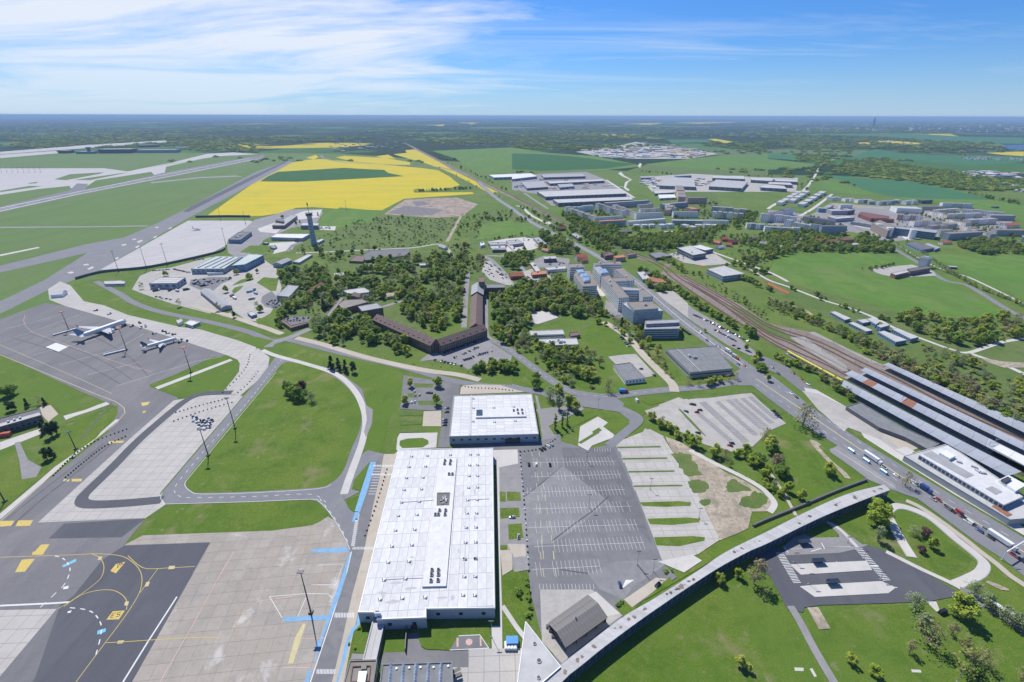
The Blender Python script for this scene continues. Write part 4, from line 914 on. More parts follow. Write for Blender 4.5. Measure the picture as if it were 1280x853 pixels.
def clip_rect(poly,x0,y0,x1,y1):
 out=poly
 for ax,lim,sg in((0,x0,1),(0,x1,-1),(1,y0,1),(1,y1,-1)):
  src,out=out,[]
  for i in range(len(src)):
   a,b=src[i-1],src[i];da,db=sg*(a[ax]-lim),sg*(b[ax]-lim)
   if(da>=0)!=(db>=0):
    t=da/(da-db);out.append((a[0]+(b[0]-a[0])*t,a[1]+(b[1]-a[1])*t))
   if db>=0:out.append(b)
  if len(out)<3:return[]
 return out
def tiles(parent,name,poly,ex,sx,sy,gap,z0,z1,mat,limit=285,jit=0.0,origin=None):
 """lay separate pieces over an outline; whole pieces share one mesh"""
 ey=Vector((-ex.y,ex.x,0));o=origin or poly[0];base=parent.location
 loc=[((q-o).dot(ex),(q-o).dot(ey))for q in poly]
 xs=[q[0]for q in loc];ys=[q[1]for q in loc]
 cells=[]
 for i in range(math.floor(min(xs)/sx),math.ceil(max(xs)/sx)):
  for j_ in range(math.floor(min(ys)/sy),math.ceil(max(ys)/sy)):
   c=clip_rect(loc,i*sx+gap,j_*sy+gap,(i+1)*sx-gap,(j_+1)*sy-gap)
   if len(c)<3:continue
   a=abs(sum(c[k-1][0]*c[k][1]-c[k][0]*c[k-1][1]for k in range(len(c))))/2
   if a<.04 *sx*sy:continue
   cells.append((a>.998 *(sx-2 *gap)*(sy-2 *gap),(i+.5)*sx,(j_+.5)*sy,c))
 cam0=Vector((0,0,0));wp=lambda u_,v_:o+ex*u_+ey*v_
 cells.sort(key=lambda c:wp(c[1],c[2]).length)
 rz=math.atan2(ex.y,ex.x);full=None;rest=MB()
 for k,(whole,u_,v_,c)in enumerate(cells):
  p=wp(u_,v_);dz=rng.uniform(-jit,jit)
  if k>=limit:
   vs=[wp(*q)-base for q in c];rest.prism([Vector((q.x,q.y,0))for q in vs],z0,z1+dz);continue
  if whole:
   if full is None:
    m_=MB();m_.box((0,0,0),(sx-2 *gap,sy-2 *gap,z1-z0));full=m_.mesh(name,mat)
   put(name,full,parent,(p.x-base.x,p.y-base.y,z0+dz),rz)
  else:
   m_=MB();m_.prism([Vector((q[0]-u_,q[1]-v_,0))for q in c],0,z1-z0);m_.build(name,mat,parent,(p.x-base.x,p.y-base.y,z0+dz),rz)
 if rest.f:rest.build(name,mat,parent,kind='stuff')
# ------------------------------------------------------------------ the near apron: cast slabs on a sealed bed
z=APZ
mb=MB();mb.add(*fill(ccw(ap),z));apron=mb.build('slab_apron','joint_sealant',kind='structure')
e0,e1=W('x:263,680 165,853');exd=(e0-e1).normalized()
tiles(apron,'slab',ap,exd,7.4,7.4,.05,z+.002,z+.05,'slab_concrete',jit=.004,origin=e1)
# ------------------------------------------------------------------ white terminal hall
HH=8.0
hp=ccw(W('x:447.5,766 470,766 471,774.8 532.7,772.5 532.7,761.5 618.6,760.3 616,560.3 497.5,562',HH))
hp=[Vector((q.x,q.y,0))for q in hp];reserve(hp)
hall=empty('terminal_hall',sum(hp,Vector())/len(hp));tag(hall,'huge white flat-roofed terminal hall, longest roof beside the car park','terminal hall')
hb=hall.location
r=polyrel(hp,hb);mb=MB();n=len(r)
for i in range(n):
 a,b=r[i],r[(i+1)% n];mb.quad((a.x,a.y,-.3),(b.x,b.y,-.3),(b.x,b.y,HH-.1),(a.x,a.y,HH-.1))
mb.build('wall','wall_paleblue',hall)
mb=MB();mb.prism(inset(r,-.25),HH-.5,HH);roof=mb.build('roof','roof_grey',hall)
mb=MB();io=inset(r,.1);ii=inset(r,.55)
for i in range(n):
 a,b,c,d=io[i],io[(i+1)% n],ii[(i+1)% n],ii[i]
 mb.add([(q.x,q.y,z_)for z_ in(HH+.002,HH+.3)for q in(a,b,c,d)],((4,5,6,7),(0,1,5,4),(2,3,7,6)))
mb.build('parapet','metal_white',hall)
roof.location=(0,0,0)
tiles(hall,'roof_panel',inset(hp,.6),AX,10.2,5.1,.09,HH+.004,HH+.05,'roof_white',jit=.006,origin=hp[0])
def onroof(s,h=HH+.1):return[Vector((q.x-hb.x,q.y-hb.y,0))for q in W(s,h)]
# raised central strip with the well and the plant
rs=onroof('x:549,573 571,572 557.6,732.5 527.5,733.2',HH+1);mb=MB();mb.prism(rs,HH-.1,HH+1.0);strip=mb.build('raised_roof','roof_white',hall)
mb=MB()
for i in range(4):mb.tube((*rs[i].xy,HH+1.0),(*rs[(i+1)% 4].xy,HH+1.0),.14,n=4)
mb.build('roof_edge','metal_grey',strip)
well=onroof('K:905,305 970,304 965,366 903,368',HH+1);mb=MB();w2=inset(ccw(well),.5)
for i in range(4):
 a,b,c,d=ccw(well)[i],ccw(well)[(i+1)% 4],w2[(i+1)% 4],w2[i];mb.add([(q.x,q.y,HH+1.25)for q in(a,b,c,d)]+[(a.x,a.y,HH+.9),(b.x,b.y,HH+.9),(c.x,c.y,HH+1.02),(d.x,d.y,HH+1.02)],((0,1,2,3),(4,5,1,0),(2,6,7,3)))
mb.quad(*[(q.x,q.y,HH+1.03)for q in w2]);wl=mb.build('plant_well','steel_dark',hall)
for t in('K:920,345 930,345','K:945,320 950,345','K:950,352 955,335','K:925,358 940,358','K:935,325 938,340'):
 a,b=onroof(t,HH+1.4);u_=MB();u_.tube((a.x,a.y,HH+1.5),(b.x,b.y,HH+1.5),.45,n=8);u_.build('duct','metal_grey',wl)
fan=MB();fan.box((0,0,0),(1.9,1.9,.9));fan.tube((0,0,.9),(0,0,1.35),.8,.8,12,1);fan.tube((0,0,1.352),(0,0,1.36),.62,.62,12,2)
fan_me=fan.mesh('cooling_fan',['metal_grey','steel_dark','rubber'])
for t in('K:945,145','K:973,145','K:942,160','K:970,160','K:918,393','K:948,393','K:912,414','K:945,414','K:897,414','L:880,92','L:912,92','L:878,115','L:912,113','L:875,145','L:910,143','K:965,212','K:982,212'):
 q=onroof(t,HH+1.2)[0];put('cooling_fan',fan_me,hall,(q.x,q.y,HH+1.0),-GRID)
for k in range(26):      # dried puddles and dirt between the panels
 q=hp[0].lerp(hp[1],rng.uniform(.04,.96)).lerp(hp[3 if n<5 else-2].lerp(hp[-3],rng.uniform(.05,.95)),rng.uniform(.05,.95))-hb;sb=MB();a_,b_=rng.uniform(1.5,5),rng.uniform(.6,1.6)
 if not inside([(v_.x,v_.y)for v_ in inset(r,6)],q.x,q.y)or inside([(v_.x,v_.y)for v_ in inset(ccw(rs),-5)],q.x,q.y):continue
 sb.add([(a_*rng.uniform(.5,1)*math.cos(t),b_*rng.uniform(.5,1)*math.sin(t),0)for t in np.linspace(0,6.283,13)[:-1]],[tuple(range(12))]);sb.build('dirt_stain','roof_light',hall,(q.x,q.y,HH+.066 +.001 *k),GRID*-1 +(1.57 if k% 2 else 0))
for t in('K:727,352 816,347 905,340','K:1058,340 1105,338 1165,335','L:640,139 747,133 835,130','K:765,175 770,122','K:1043,633 1047,551','L:1041,122 1044,35'):
 q=onroof(t,HH+.2);sb=MB()
 for a,b in zip(q[:-1],q[1:]):sb.tube((*a.xy,HH+.2),(*b.xy,HH+.2),.16,n=5)
 sb.build('cable_duct','metal_grey',hall)
vent=MB();vent.box((0,0,0),(2.2,1.5,.45));vent.box((.55,0,.45),(.9,1.3,.55),mi=1);vent.box((-.75,.1,.45),(.5,.9,.3),mi=2)
vent_me=vent.mesh('roof_vent',['metal_white','metal_grey','steel_dark'])
for t in('K:778,122 856,118 765,174 848,171 752,229 835,227 740,289 827,285 727,351 816,347 711,418 805,413 697,491 793,487 680,570 779,564','L:661,50 765,46 640,138 747,132 620,236 731,230 845,226','K:972,114 1072,112 1110,112 1068,166 1107,165 1065,219 1107,219 1062,278 1107,276 1058,340 1105,338 1055,405 1102,405 1051,476 1100,475 1047,551 1098,549 1043,633 1098,633 912,472 936,472 908,578','L:1044,35 1098,33 1041,122 1096,121 1035,214 1094,215'):
 for q in onroof(t,HH+.4):put('roof_vent',vent_me,hall,(q.x,q.y,HH+(.0 if True else 0)+.04),-GRID+rng.uniform(-.1,.1))
wb=MB();panes(wb,r,1.0,6.5,1,sx=9,pw=2.0,ph=2.2);wb.build('windows','glass_dark',hall,kind='stuff')
db=MB();q=r
for t in('k:480,258','k:765,180'):
 a=W(t,2.0)[0]-hb;db.box((a.x,a.y,0),(3.2,1.0,3.0))
db.build('gate','steel_dark',hall)
mb=MB()
a,b=onroof('k:560,195',0)[0],onroof('k:940,185',0)[0]
t=(b-a).normalized();nn=Vector((t.y,-t.x,0))
mb.box(((a.x+b.x)/2,(a.y+b.y)/2,3.6),((b-a).length,2.4,.25),math.atan2(t.y,t.x));mb.build('door_canopy','metal_grey',hall)
# ------------------------------------------------------------------ second hall
p2='x:566.9,494.4 664.8,492 673.4,542.5 561.7,545.6'
h2=flat('exhibition_hall','smaller square white-roofed hall behind the huge white terminal hall',p2,8.0,'wall_paleblue','roof_grey',1,dict(sx=6,pw=2.2,ph=1.6),'hall')
q2=quad_from(p2,8.0);tiles(h2,'roof_panel',inset([Vector((q.x,q.y,0))for q in q2],.7),(q2[1]-q2[0]).normalized(),7.3,4.6,.08,7.51,7.56,'roof_white',jit=.006)
def on2(s,h):return[Vector((q.x,q.y,0))-h2.location for q in W(s,h)]
mb=MB();mb.prism(on2('o:612,335 1000,325 1010,388 605,396',8.8),7.4,8.8);st=mb.build('raised_roof','roof_white',h2)
mb=MB();mb.prism(on2('o:612,335 660,334 660,378 610,380',9.2),8.7,9.2);mb.build('skylight','glass_blue',st)
for q in on2('o:940,335 975,335 945,362 980,362 910,340',9.3):put('cooling_fan',fan_me,h2,(q.x,q.y,8.8))
for q in on2('o:588,318 750,315 910,308 585,425 755,430 922,420 585,243 840,370 760,370',8.2):put('roof_vent',vent_me,h2,(q.x,q.y,7.57))
mb=MB();mb.prism(on2('o:566,215 578,215 568,535 555,535',8.0),7.5,7.95);mb.build('roof_divider','metal_grey',h2)
mb=MB();a,b=on2('o:840,590 960,585',2);mb.box(((a.x+b.x)/2,(a.y+b.y)/2,0),((b-a).length,1.4,4.2),math.atan2((b-a).y,(b-a).x));mb.build('entrance','steel_dark',h2)
for t in('o:650,575','o:750,570'):
 a=on2(t,3)[0];mb=MB();mb.box((a.x,a.y,1.5),(3,.8,3));mb.build('window','glass_dark',h2)
# ------------------------------------------------------------------ link, low building and saw-tooth hall at the front
flat('link_corridor','narrow white-roofed link corridor running from the terminal hall to the brown roof','k:228,215 300,225 247,466 165,466',4.5,'wall_grey','roof_light',1,BAND,'corridor',seam=9)
mb=MB();lk=flat('plant_room','small white roof box standing on the corner of the terminal hall','k:237,160 272,160 272,180 236,181',10.5,'metal_white','roof_white',z0=8.05)
bb=flat('office_block','low block with brown gravel roof and white rooftop box at the front edge','k:85,470 252,465 225,640 38,640',7.0,'wall_grey','roof_gravel',2,WIN)
def onb(s,h,o):return[Vector((q.x,q.y,0))-o.location for q in W(s,h)]
mb=MB();mb.prism(onb('k:140,538 190,535 175,630 128,632',8.2,bb),6.4,8.2);mb.build('rooftop_box','metal_white',bb)
mb=MB();mb.prism(onb('k:155,492 188,490 186,520 154,522',8.0,bb),6.4,7.6);mb.build('rooftop_unit','steel_dark',bb)
mb=MB();rr_=ccw(onb('k:100,505 215,500 205,600 85,605',7.0,bb));ri=inset(rr_,.4)
for i in range(4):
 mb.add([(q.x,q.y,z_)for z_ in(6.5,7.1)for q in(rr_[i],rr_[(i+1)% 4],ri[(i+1)% 4],ri[i])],((4,5,6,7),(0,1,5,4),(2,3,7,6)))
mb.build('roof_kerb','roof_brown',bb)
sp_='k:285,492 715,478 722,660 262,660'
sw=flat('sawtooth_hall','grey hall with five blue glass skylight strips at the front edge',sp_,7.0,'wall_grey','roof_felt',2,WIN,'hall')
for k in range(5):
 x0=325 +k*77.5;x1=316 +k*78
 sk=onb(f'k:{x0},490 {x0+24},489 {x1+20},655 {x1-4},655',7.6,sw);mb=MB()
 a,b,c,d=sk;m0,m1=(a+b)/2,(c+d)/2
 mb.add([(*a.xy,6.5),(*b.xy,6.5),(*c.xy,6.5),(*d.xy,6.5),(*m0.xy,7.9),(*m1.xy,7.9)],((0,4,5,3),(1,2,5,4),(0,1,4),(3,5,2)));s1=mb.build('skylight','glass_sky',sw)
 mb=MB()
 for e in range(9):
  q0,q1,qm=a.lerp(d,e/8),b.lerp(c,e/8),m0.lerp(m1,e/8);mb.tube((*q0.xy,6.6),(*qm.xy,8.0),.09,n=4);mb.tube((*q1.xy,6.6),(*qm.xy,8.0),.09,n=4)
 mb.build('glazing_bar','metal_white',s1)
for t in('k:372,520','k:450,515','k:520,512','k:600,512','k:690,505'):
 a=onb(t,7,sw)[0];mb=MB();mb.tube((a.x,a.y,6.5),(a.x,a.y,7.1),.5,n=8);mb.build('roof_vent','metal_white',sw)
mb=MB()
for t in('k:722,510 760,545','k:722,540 770,575'):
 a,b=onb(t,3,sw);mb.box(((a.x+b.x)/2,(a.y+b.y)/2,2.5),(4,1.6,.2),.4)
mb.build('stair_canopy','steel_dark',sw)
wl_=MB();a,b=W('k:437,275 427,420 ');c=(a+b)/2
wl_.box((0,0,0),((b-a).length,.4,2.6),math.atan2((b-a).y,(b-a).x));tag(wl_.build('screen_wall','steel_dark',None,c),'thin dark screen wall on the lawn in front of the terminal hall','wall')
# blue delivery booth with white tanks
q=ccw(W('k:1046,320 1120,318 1122,366 1048,368',3.0));c=sum(q,Vector())/4;c.z=0;rt=empty('container',c);tag(rt,'bright blue container with ribbed roof beside the white triangular roof','container')
mb=MB();mb.prism(polyrel(q,c),0,3.0);mb.build('body','plastic_blue',rt);mb=MB();pr=polyrel(q,c)
for k in range(7):
 a=pr[0].lerp(pr[1],(k+.5)/7);b=pr[3].lerp(pr[2],(k+.5)/7);mb.tube((*a.xy,3.02),(*b.xy,3.02),.12,n=4)
mb.build('roof_rib','plastic_blue',rt)
tk=MB();tk.tube((0,-1.9,1.0),(0,1.9,1.0),.95,n=12);tk.box((0,-1.2,0),(1.6,.3,.5),mi=1);tk.box((0,1.2,0),(1.6,.3,.5),mi=1)
tme=tk.mesh('tank',['metal_white','steel_grey'])
for k in range(4):
 a=G(*PX(f'k:{1047+k*18.5},391')[0]);o=put('tank',tme,None,(a.x,a.y,zat(a.x,a.y)),GRID*-1);tag(o,f'white cylindrical tank beside the blue container, {("first","second","third","last")[k]} in the row from the terminal hall','tank','tanks by the container')
# ------------------------------------------------------------------ curved covered walkway
WH=7.4
up=smooth(W('x:640,885 675,852 700,832 777,772.5 815,750 872,714 907.5,690 960,664 1010,639 1060,617.5 1105,606',WH),8)
lo=smooth(W('x:672,892 705,850 728,831 757,807.5 815,765 890,715 935,690 960,679 1025,647.5 1077,626 1113,612.5',WH),8)
NS=64
def even(line,n):
 d=[0.0]
 for a,b in zip(line[:-1],line[1:]):d.append(d[-1]+(b-a).length)
 out=[]
 for k in range(n+1):
  t=d[-1]*k/n;i=min(len(line)-2,max(0,int(np.searchsorted(d,t))-1));out.append(line[i].lerp(line[i+1],(t-d[i])/max(1e-6,d[i+1]-d[i])))
 return out
up,lo=even(up,NS),even(lo,NS)
c0=(up[NS//2]+lo[NS//2])/2;c0.z=0
wk=empty('covered_walkway',c0);tag(wk,'long curved covered walkway with pale flat roof sweeping across the lawns','walkway')
U=[q-c0 for q in up];L_=[q-c0 for q in lo]
NOTREE.append(((min(q.x for q in up+lo),min(q.y for q in up+lo),max(q.x for q in up+lo),max(q.y for q in up+lo)),[(q.x,q.y)for q in up]+[(q.x,q.y)for q in reversed(lo)]))
for i in range(NS):
 p=[U[i],L_[i],L_[i+1],U[i+1]];cc=sum(p,Vector())/4;pp=[cc+(q-cc)*.998 for q in p]
 mb=MB();mb.prism([Vector((q.x-cc.x,q.y-cc.y,0))for q in pp],-.35,0);o=mb.build('roof_panel','walkway_roof',wk,(cc.x,cc.y,WH+rng.uniform(-.01,.01)))
 if rng.random()<.34:
  sb=MB()
  for k in range(rng.integers(2,5)):
   q=p[0].lerp(p[1],rng.uniform(.25,.75)).lerp(p[3].lerp(p[2],.5),rng.uniform(.1,.9))-cc;rr_=rng.uniform(.5,1.5)
   sb.add([(q.x+rr_*rng.uniform(.5,1)*math.cos(t),q.y+rr_*rng.uniform(.35,.9)*math.sin(t),.012 +.001 *k)for t in np.linspace(0,6.283,10)[:-1]],[tuple(range(9))])
  sb.build('moss_stain',('stain_dark','stain_rust')[int(rng.random()<.4)],o)
mb=MB();mb2=MB()
for i in range(NS):
 for side,X in((0,U),(1,L_)):
  a,b=X[i],X[i+1];oth=L_ if side==0 else U
  a2=a.lerp(oth[i],.07);b2=b.lerp(oth[i+1],.07)
  (mb if side==0 else mb2).quad((a2.x,a2.y,-.2),(b2.x,b2.y,-.2),(b2.x,b2.y,WH-.36),(a2.x,a2.y,WH-.36))
  f_=MB()
for nm,m_,mt in(('wall',mb,'wall_grey'),):m_.build(nm,mt,wk)
me_cache=None
for i in range(NS):
 a,b=L_[i].lerp(U[i],.07),L_[i+1].lerp(U[i+1],.07);cc=(a+b)/2;t=(b-a);w_=t.length
 g_=MB();g_.box((0,0,.5),(w_-.35,.1,WH-1.7));g_.build('glass_panel','glass_blue',wk,(cc.x,cc.y,0),math.atan2(t.y,t.x))
 g_=MB();g_.box((-w_/2,0,-.2),(.3,.3,WH-.2));g_.box((0,0,-.2),(w_,.25,.68));g_.box((0,0,WH-1.18),(w_,.22,.8));g_.build('post','metal_blue',wk,(cc.x,cc.y,0),math.atan2(t.y,t.x))
# white triangular roof where the walkway meets the terminal
tp=W('x:657,777.5 700.7,833.7 668,862 648,905 640,905',8.0)
tc_=sum(tp,Vector())/len(tp);tc_.z=0;tr=empty('triangular_roof',tc_);tag(tr,'pointed white triangular canopy roof with round fans at the end of the curved walkway','canopy')
pr=polyrel(ccw(tp),tc_);mb=MB();mb.prism(pr,7.4,8.0);mb.build('roof','roof_light',tr);reserve(ccw(tp))
mb=MB();mb.prism(inset(pr,1.2),0,7.398);mb.build('wall','wall_paleblue',tr)
mb=MB()
for i in range(len(pr)):mb.tube((*pr[i].xy,8.02),(*pr[(i+1)% len(pr)].xy,8.02),.3,n=4)
mb.build('roof_edge','metal_white',tr)
for t,rd in(('N:113,457',.9),('N:135,543',1.25),('N:133,627',.95)):
 a=W(t,8.3)[0]-tc_;mb=MB();mb.tube((a.x,a.y,7.9),(a.x,a.y,8.5),rd,rd,16);mb.tube((a.x,a.y,8.5),(a.x,a.y,8.7),rd*.75,rd*.6,16,1);mb.build('roof_fan',['metal_grey','steel_dark'],tr)
# weathered shed
def shed():
 A=W('x:684.5,779',4.2)[0];B=W('x:735,743.5',4.2)[0];C=W('x:760,772',4.2)[0];D=W('x:707,810',4.2)[0]
 p=[Vector((q.x,q.y,0))for q in(A,B,C,D)];c=sum(p,Vector())/4;rt=empty('shed',c);tag(rt,'weathered grey pitched-roof shed inside the curve of the walkway','shed');reserve(ccw(p))
 A,B,C,D=[q-c for q in p];hr=6.4
 m0,m1=(A+D)/2,(B+C)/2;N_=15
 for sg,(e0,e1)in((0,(A,B)),(1,(D,C))):
  for k in range(N_):
   for j_ in range(2):
    u0,u1,v0,v1=k/N_,(k+1)/N_,j_/2,(j_+1)/2
    f_=lambda u_,v_:(e0.lerp(e1,u_).lerp(m0.lerp(m1,u_),v_),4.2 +(hr-4.2)*v_)
    q=[f_(u0,v0),f_(u1,v0),f_(u1,v1),f_(u0,v1)];cc=sum((x[0]for x in q),Vector())/4
    dz=rng.uniform(0,.05)+.06 *(1 -j_)
    pts=[((x[0]-cc)*.985 +Vector((0,0,x[1]+dz)))for x in q]
    mb=MB();mb.add([(v_.x,v_.y,v_.z)for v_ in pts]+[(v_.x,v_.y,v_.z-.1)for v_ in pts],((0,1,2,3)if sg==1 else(3,2,1,0),(0,1,5,4),(1,2,6,5),(2,3,7,6),(3,0,4,7)));mb.build('roof_sheet','roof_weathered',rt,(cc.x,cc.y,0))
 mb=MB();io=[q*.94 for q in(A,B,C,D)]
 for a,b in((1,2),(0,1)):mb.quad((*io[a].xy,0),(*io[b].xy,0),(*io[b].xy,4),(*io[a].xy,4))
 mb.add([(*io[1].xy,4),(*io[2].xy,4),(*((io[1]+io[2])/2).xy,6.1)],((0,1,2),));mb.build('wall','wall_dark',rt)
 mb=MB()
 for t in(0,.25,.5,.75,1):q=io[3].lerp(io[2],t);mb.box((q.x,q.y,0),(.35,.35,4.15));q=io[0].lerp(io[3],t);mb.box((q.x,q.y,0),(.3,.3,4.4))
 mb.build('post','steel_dark',rt)
 q=(m0*.55 +m1*.45);mb=MB();mb.tube((q.x,q.y,6),(q.x,q.y,7.6),.35,n=8);mb.build('chimney','steel_dark',rt)
 for t,w_ in(('N:205,425',1.8),('N:180,378',2.2),('N:190,395',1.5)):
  a=G(*PX(t)[0]);o=MB();o.box((0,0,0),(w_,1.4,1.5));o.box((0,0,1.5),(w_*.9,1.2,.15),mi=1);tag(o.build('waste_container',['wall_grey','steel_dark'],None,(a.x,a.y,0)),{1.8:'grey waste container at the corner of the weathered shed',2.2:'larger waste container farther from the walkway by the shed',1.5:'smallest waste container between two others by the shed'}[w_],'container')
shed()
# ------------------------------------------------------------------ railway station
def canopy(label,top,bot,h,mat='canopy_metal',patches=()):
 """long platform roof: upper and lower edge seen at roof height; panels along it, posts below, platform under it"""
 a0,a1=W(top,h);b0,b1=W(bot,h);c=(a0+a1+b0+b1)/4;c.z=0
 rt=empty('platform_canopy',c);tag(rt,label,'platform roof','platform canopies of the station')
 A0,A1,B0,B1=(Vector((q.x-c.x,q.y-c.y,0))for q in(a0,a1,b0,b1));L_=(A1-A0).length;n=int(L_/9)
 reserve([q+c for q in(A0,A1,B1,B0)])
 for k in range(n):
  q=[A0.lerp(A1,k/n),A0.lerp(A1,(k+1)/n),B0.lerp(B1,(k+1)/n),B0.lerp(B1,k/n)];cc=sum(q,Vector())/4
  m0,m1=(q[0]+q[3])/2,(q[1]+q[2])/2;s_=.985;g_=lambda v_,z:((v_-cc).x*s_,(v_-cc).y*s_,z)
  mb=MB();T=[g_(q[0],h),g_(q[1],h),g_(q[2],h),g_(q[3],h),g_(m0,h-.45),g_(m1,h-.45)]
  mb.add(T+[(x,y,z-.25)for x,y,z in T],((0,4,5,1),(4,3,2,5),(7,11,10,6),(11,8,9,10),(0,1,7,6),(2,3,9,8),(1,5,11,7),(5,2,8,11),(4,0,6,10),(3,4,10,9)))
  mb.build('roof_sheet','rust' if any(abs(k-f_*n)<.6 for f_ in patches)else mat,rt,(cc.x,cc.y,0))
 pm=MB();M0,M1=(A0+B0)/2,(A1+B1)/2
 for k in range(n+1):q=M0.lerp(M1,k/n);pm.box((q.x,q.y,0),(.35,.35,h-.6))
 pm.build('post','steel_grey',rt)
 pp=MB();pp.prism([A0*.99,A1*.99,B1*.99,B0*.99]if False else[A0.lerp(B0,.08),A1.lerp(B1,.08),A1.lerp(B1,.92),A0.lerp(B0,.92)],0,.9);pp.build('platform','platform_stone',rt)
 return rt
canopy('platform roof nearest the road, its lower end beside the station building','r:140,285 s:1110,850','r:108,358 s:930,905',6.0)
canopy('platform roof with two rusty red patches, second from the road','r:235,172 s:1400,790','r:148,207 s:1400,920',6.0,patches=(.10,.13,.33))
canopy('plain grey platform roof, third from the road','r:400,135 s:1500,675','r:330,168 s:1500,775',6.0)
canopy('platform roof farthest from the road, beside the overgrown sidings','r:668,80 s:1500,435','r:596,102 s:1500,560',6.0)
canopy('pale new section of platform roof lying on the second canopy','s:850,528 1420,800','s:762,572 1380,905',6.5,'canopy_white')
yc=empty('narrow_canopy',W('x:1018,457')[0]);tag(yc,'narrow platform shelter with pale yellow roof leading to the station canopies','platform roof')
a,b=[Vector((q.x,q.y,0))-yc.location for q in W('x:984.5,438.5 1053,475.5',4.2)];t=(b-a);n=Vector((-t.y,t.x,0)).normalized()*1.5;mb=MB();mb.prism([a-n,b-n,b+n,a+n],3.9,4.2);mb.build('roof','yellow_metal',yc)
mb=MB()
for k in range(15):q=a.lerp(b,(k+.5)/15);mb.box((q.x,q.y,0),(.4,.4,3.9))
mb.build('post','wall_dark',yc);mb=MB();mb.prism([a-n*1.5,b-n*1.5,b+n*1.4,a+n*1.4],0,.8);mb.build('platform','platform_stone',yc)
# station building: low surrounding canopy, taller glazed hall, roof plant and sign box
sb=flat('station_building','white station building with glazed upper storey and wide flat canopy roof beside the tracks','i:55,265 345,185 900,560 880,680 760,690',5.2,'wall_grey','roof_light',1,None,'station',par=.3)
us=quad_from('i:155,262 345,195 850,540 720,597',8.6);us=polyrel(us,sb.location);mb=MB();mb.prism(us,4.9,8.6);up_=mb.build('upper_hall','wall_paleblue',sb)
wb=MB();panes(wb,ccw(us),5.2,8.3,1,sx=2.6,pw=1.9,ph=2.3);wb.build('windows','glass_dark',up_,kind='stuff')
mb=MB();rf=inset(ccw(us),.3);mb.prism(rf,8.6,8.75);mb.build('upper_roof','roof_white',up_)
def ons(s,h):return[Vector((q.x,q.y,0))-sb.location for q in W(s,h)]
mb=MB();mb.prism(ons('i:180,255 240,235 520,395 465,415',8.9),8.76,8.95);mb.build('roof_felt','roof_grey',up_);mb=MB();mb.prism(ons('i:595,485 640,468 710,505 665,525',8.9),8.76,8.93);mb.build('roof_felt','roof_grey',up_)
mb=MB();mb.prism(ons('i:290,245 335,225 400,265 360,285',11),8.7,11.0);mb.build('lift_house','metal_white',up_)
mb=MB();mb.prism(ons('i:685,425 750,395 870,460 800,500',10.8),8.7,10.8);sg_=mb.build('sign_box','metal_white',up_)
mb=MB();mb.prism(ons('i:700,425 745,405 770,420 730,445',12.0),10.8,12.2);mb.build('plant','steel_dark',sg_)
for t in('i:500,330 545,345','i:530,355 560,375','i:560,375 600,380','i:405,300 440,310'):
 mb=MB();a,b=ons(t,9.5);mb.box(((a.x+b.x)/2,(a.y+b.y)/2,8.74),((b-a).length,1.6,1.2),math.atan2((b-a).y,(b-a).x));mb.build('roof_unit','metal_grey',up_)
mb=MB();mb.prism(ons('i:640,600 660,590 775,655 745,668',5.4),5.0,5.26);mb.build('rusty_roof_strip','rust',sb)
mb=MB()
for e in range(18):q=ons('i:70,262',5)[0].lerp(ons('i:755,682',5)[0],(e+.5)/18);mb.box((q.x,q.y,0),(.35,.35,4.9))
mb.build('post','metal_white',sb)
flat('underpass_hall','long low grey flat-roofed hall between the road plaza and the platform roofs','r:170,598 335,548 830,838 i:290,185 215,222 62,140 r:560,845 225,635',4.0,'wall_dark','roof_felt',1,None,'hall')
# blue accommodation sheds
for t,h,lb in(('H:312,200 335,197 415,232 385,240',4,'end shed of the blue cabin group, nearest the railway works'),('H:445,240 490,235 520,247 475,255',4,'small square shed in the blue cabin group'),('H:405,255 425,250 525,292 490,297',4,'long narrow shed in front of the blue cabin group'),
    ('H:495,235 520,228 560,248 540,262',5,'shed by the lane at the back of the blue cabin group'),('H:545,268 580,258 612,265 565,278',7,'tallest two-storey shed of the blue cabin group'),('H:552,300 580,294 695,340 640,350',5,'widest shed at the front of the blue cabin group'),('H:620,285 645,280 755,325 715,335',5,'long shed by the lane at the end of the blue cabin group')):
 flat('cabin_block','blue-walled '+lb,t,h,'wall_blue','roof_light',1 if h<7 else 2,WIN,'shed',par=.2)
flat('boat_house','grey-brown brick building on the meadow corner by the avenue','D:615,805 690,790 705,800 640,815',7,'wall_brick','roof_light',2,WIN)
flat('fire_station','long dark brick building with slatted tower beside it on the meadow by the avenue','D:695,785 790,770 815,780 715,797',8,'wall_brown','roof_dark',2,WIN)
hp_=G(*PX('D:775,775')[0]);mb=MB();mb.box((0,0,0),(13,13,17),.5);mb.box((0,0,17),(9,9,1.5),.5,1);tag(mb.build('tower',['metal_grey','steel_grey'],None,hp_),'square grey training tower beside the dark brick building on the meadow','tower')
flat('supermarket','bright blue supermarket with dark roof beside the avenue','D:690,655 730,645 835,680 770,690',6,'wall_blue','roof_dark',1,dict(sx=8,pw=5,ph=2),'shop');flat('supermarket','blue annex beside the bright blue supermarket with dark roof','D:780,660 800,655 862,678 835,688',5,'wall_blue','roof_grey',1,WIN,'shop')
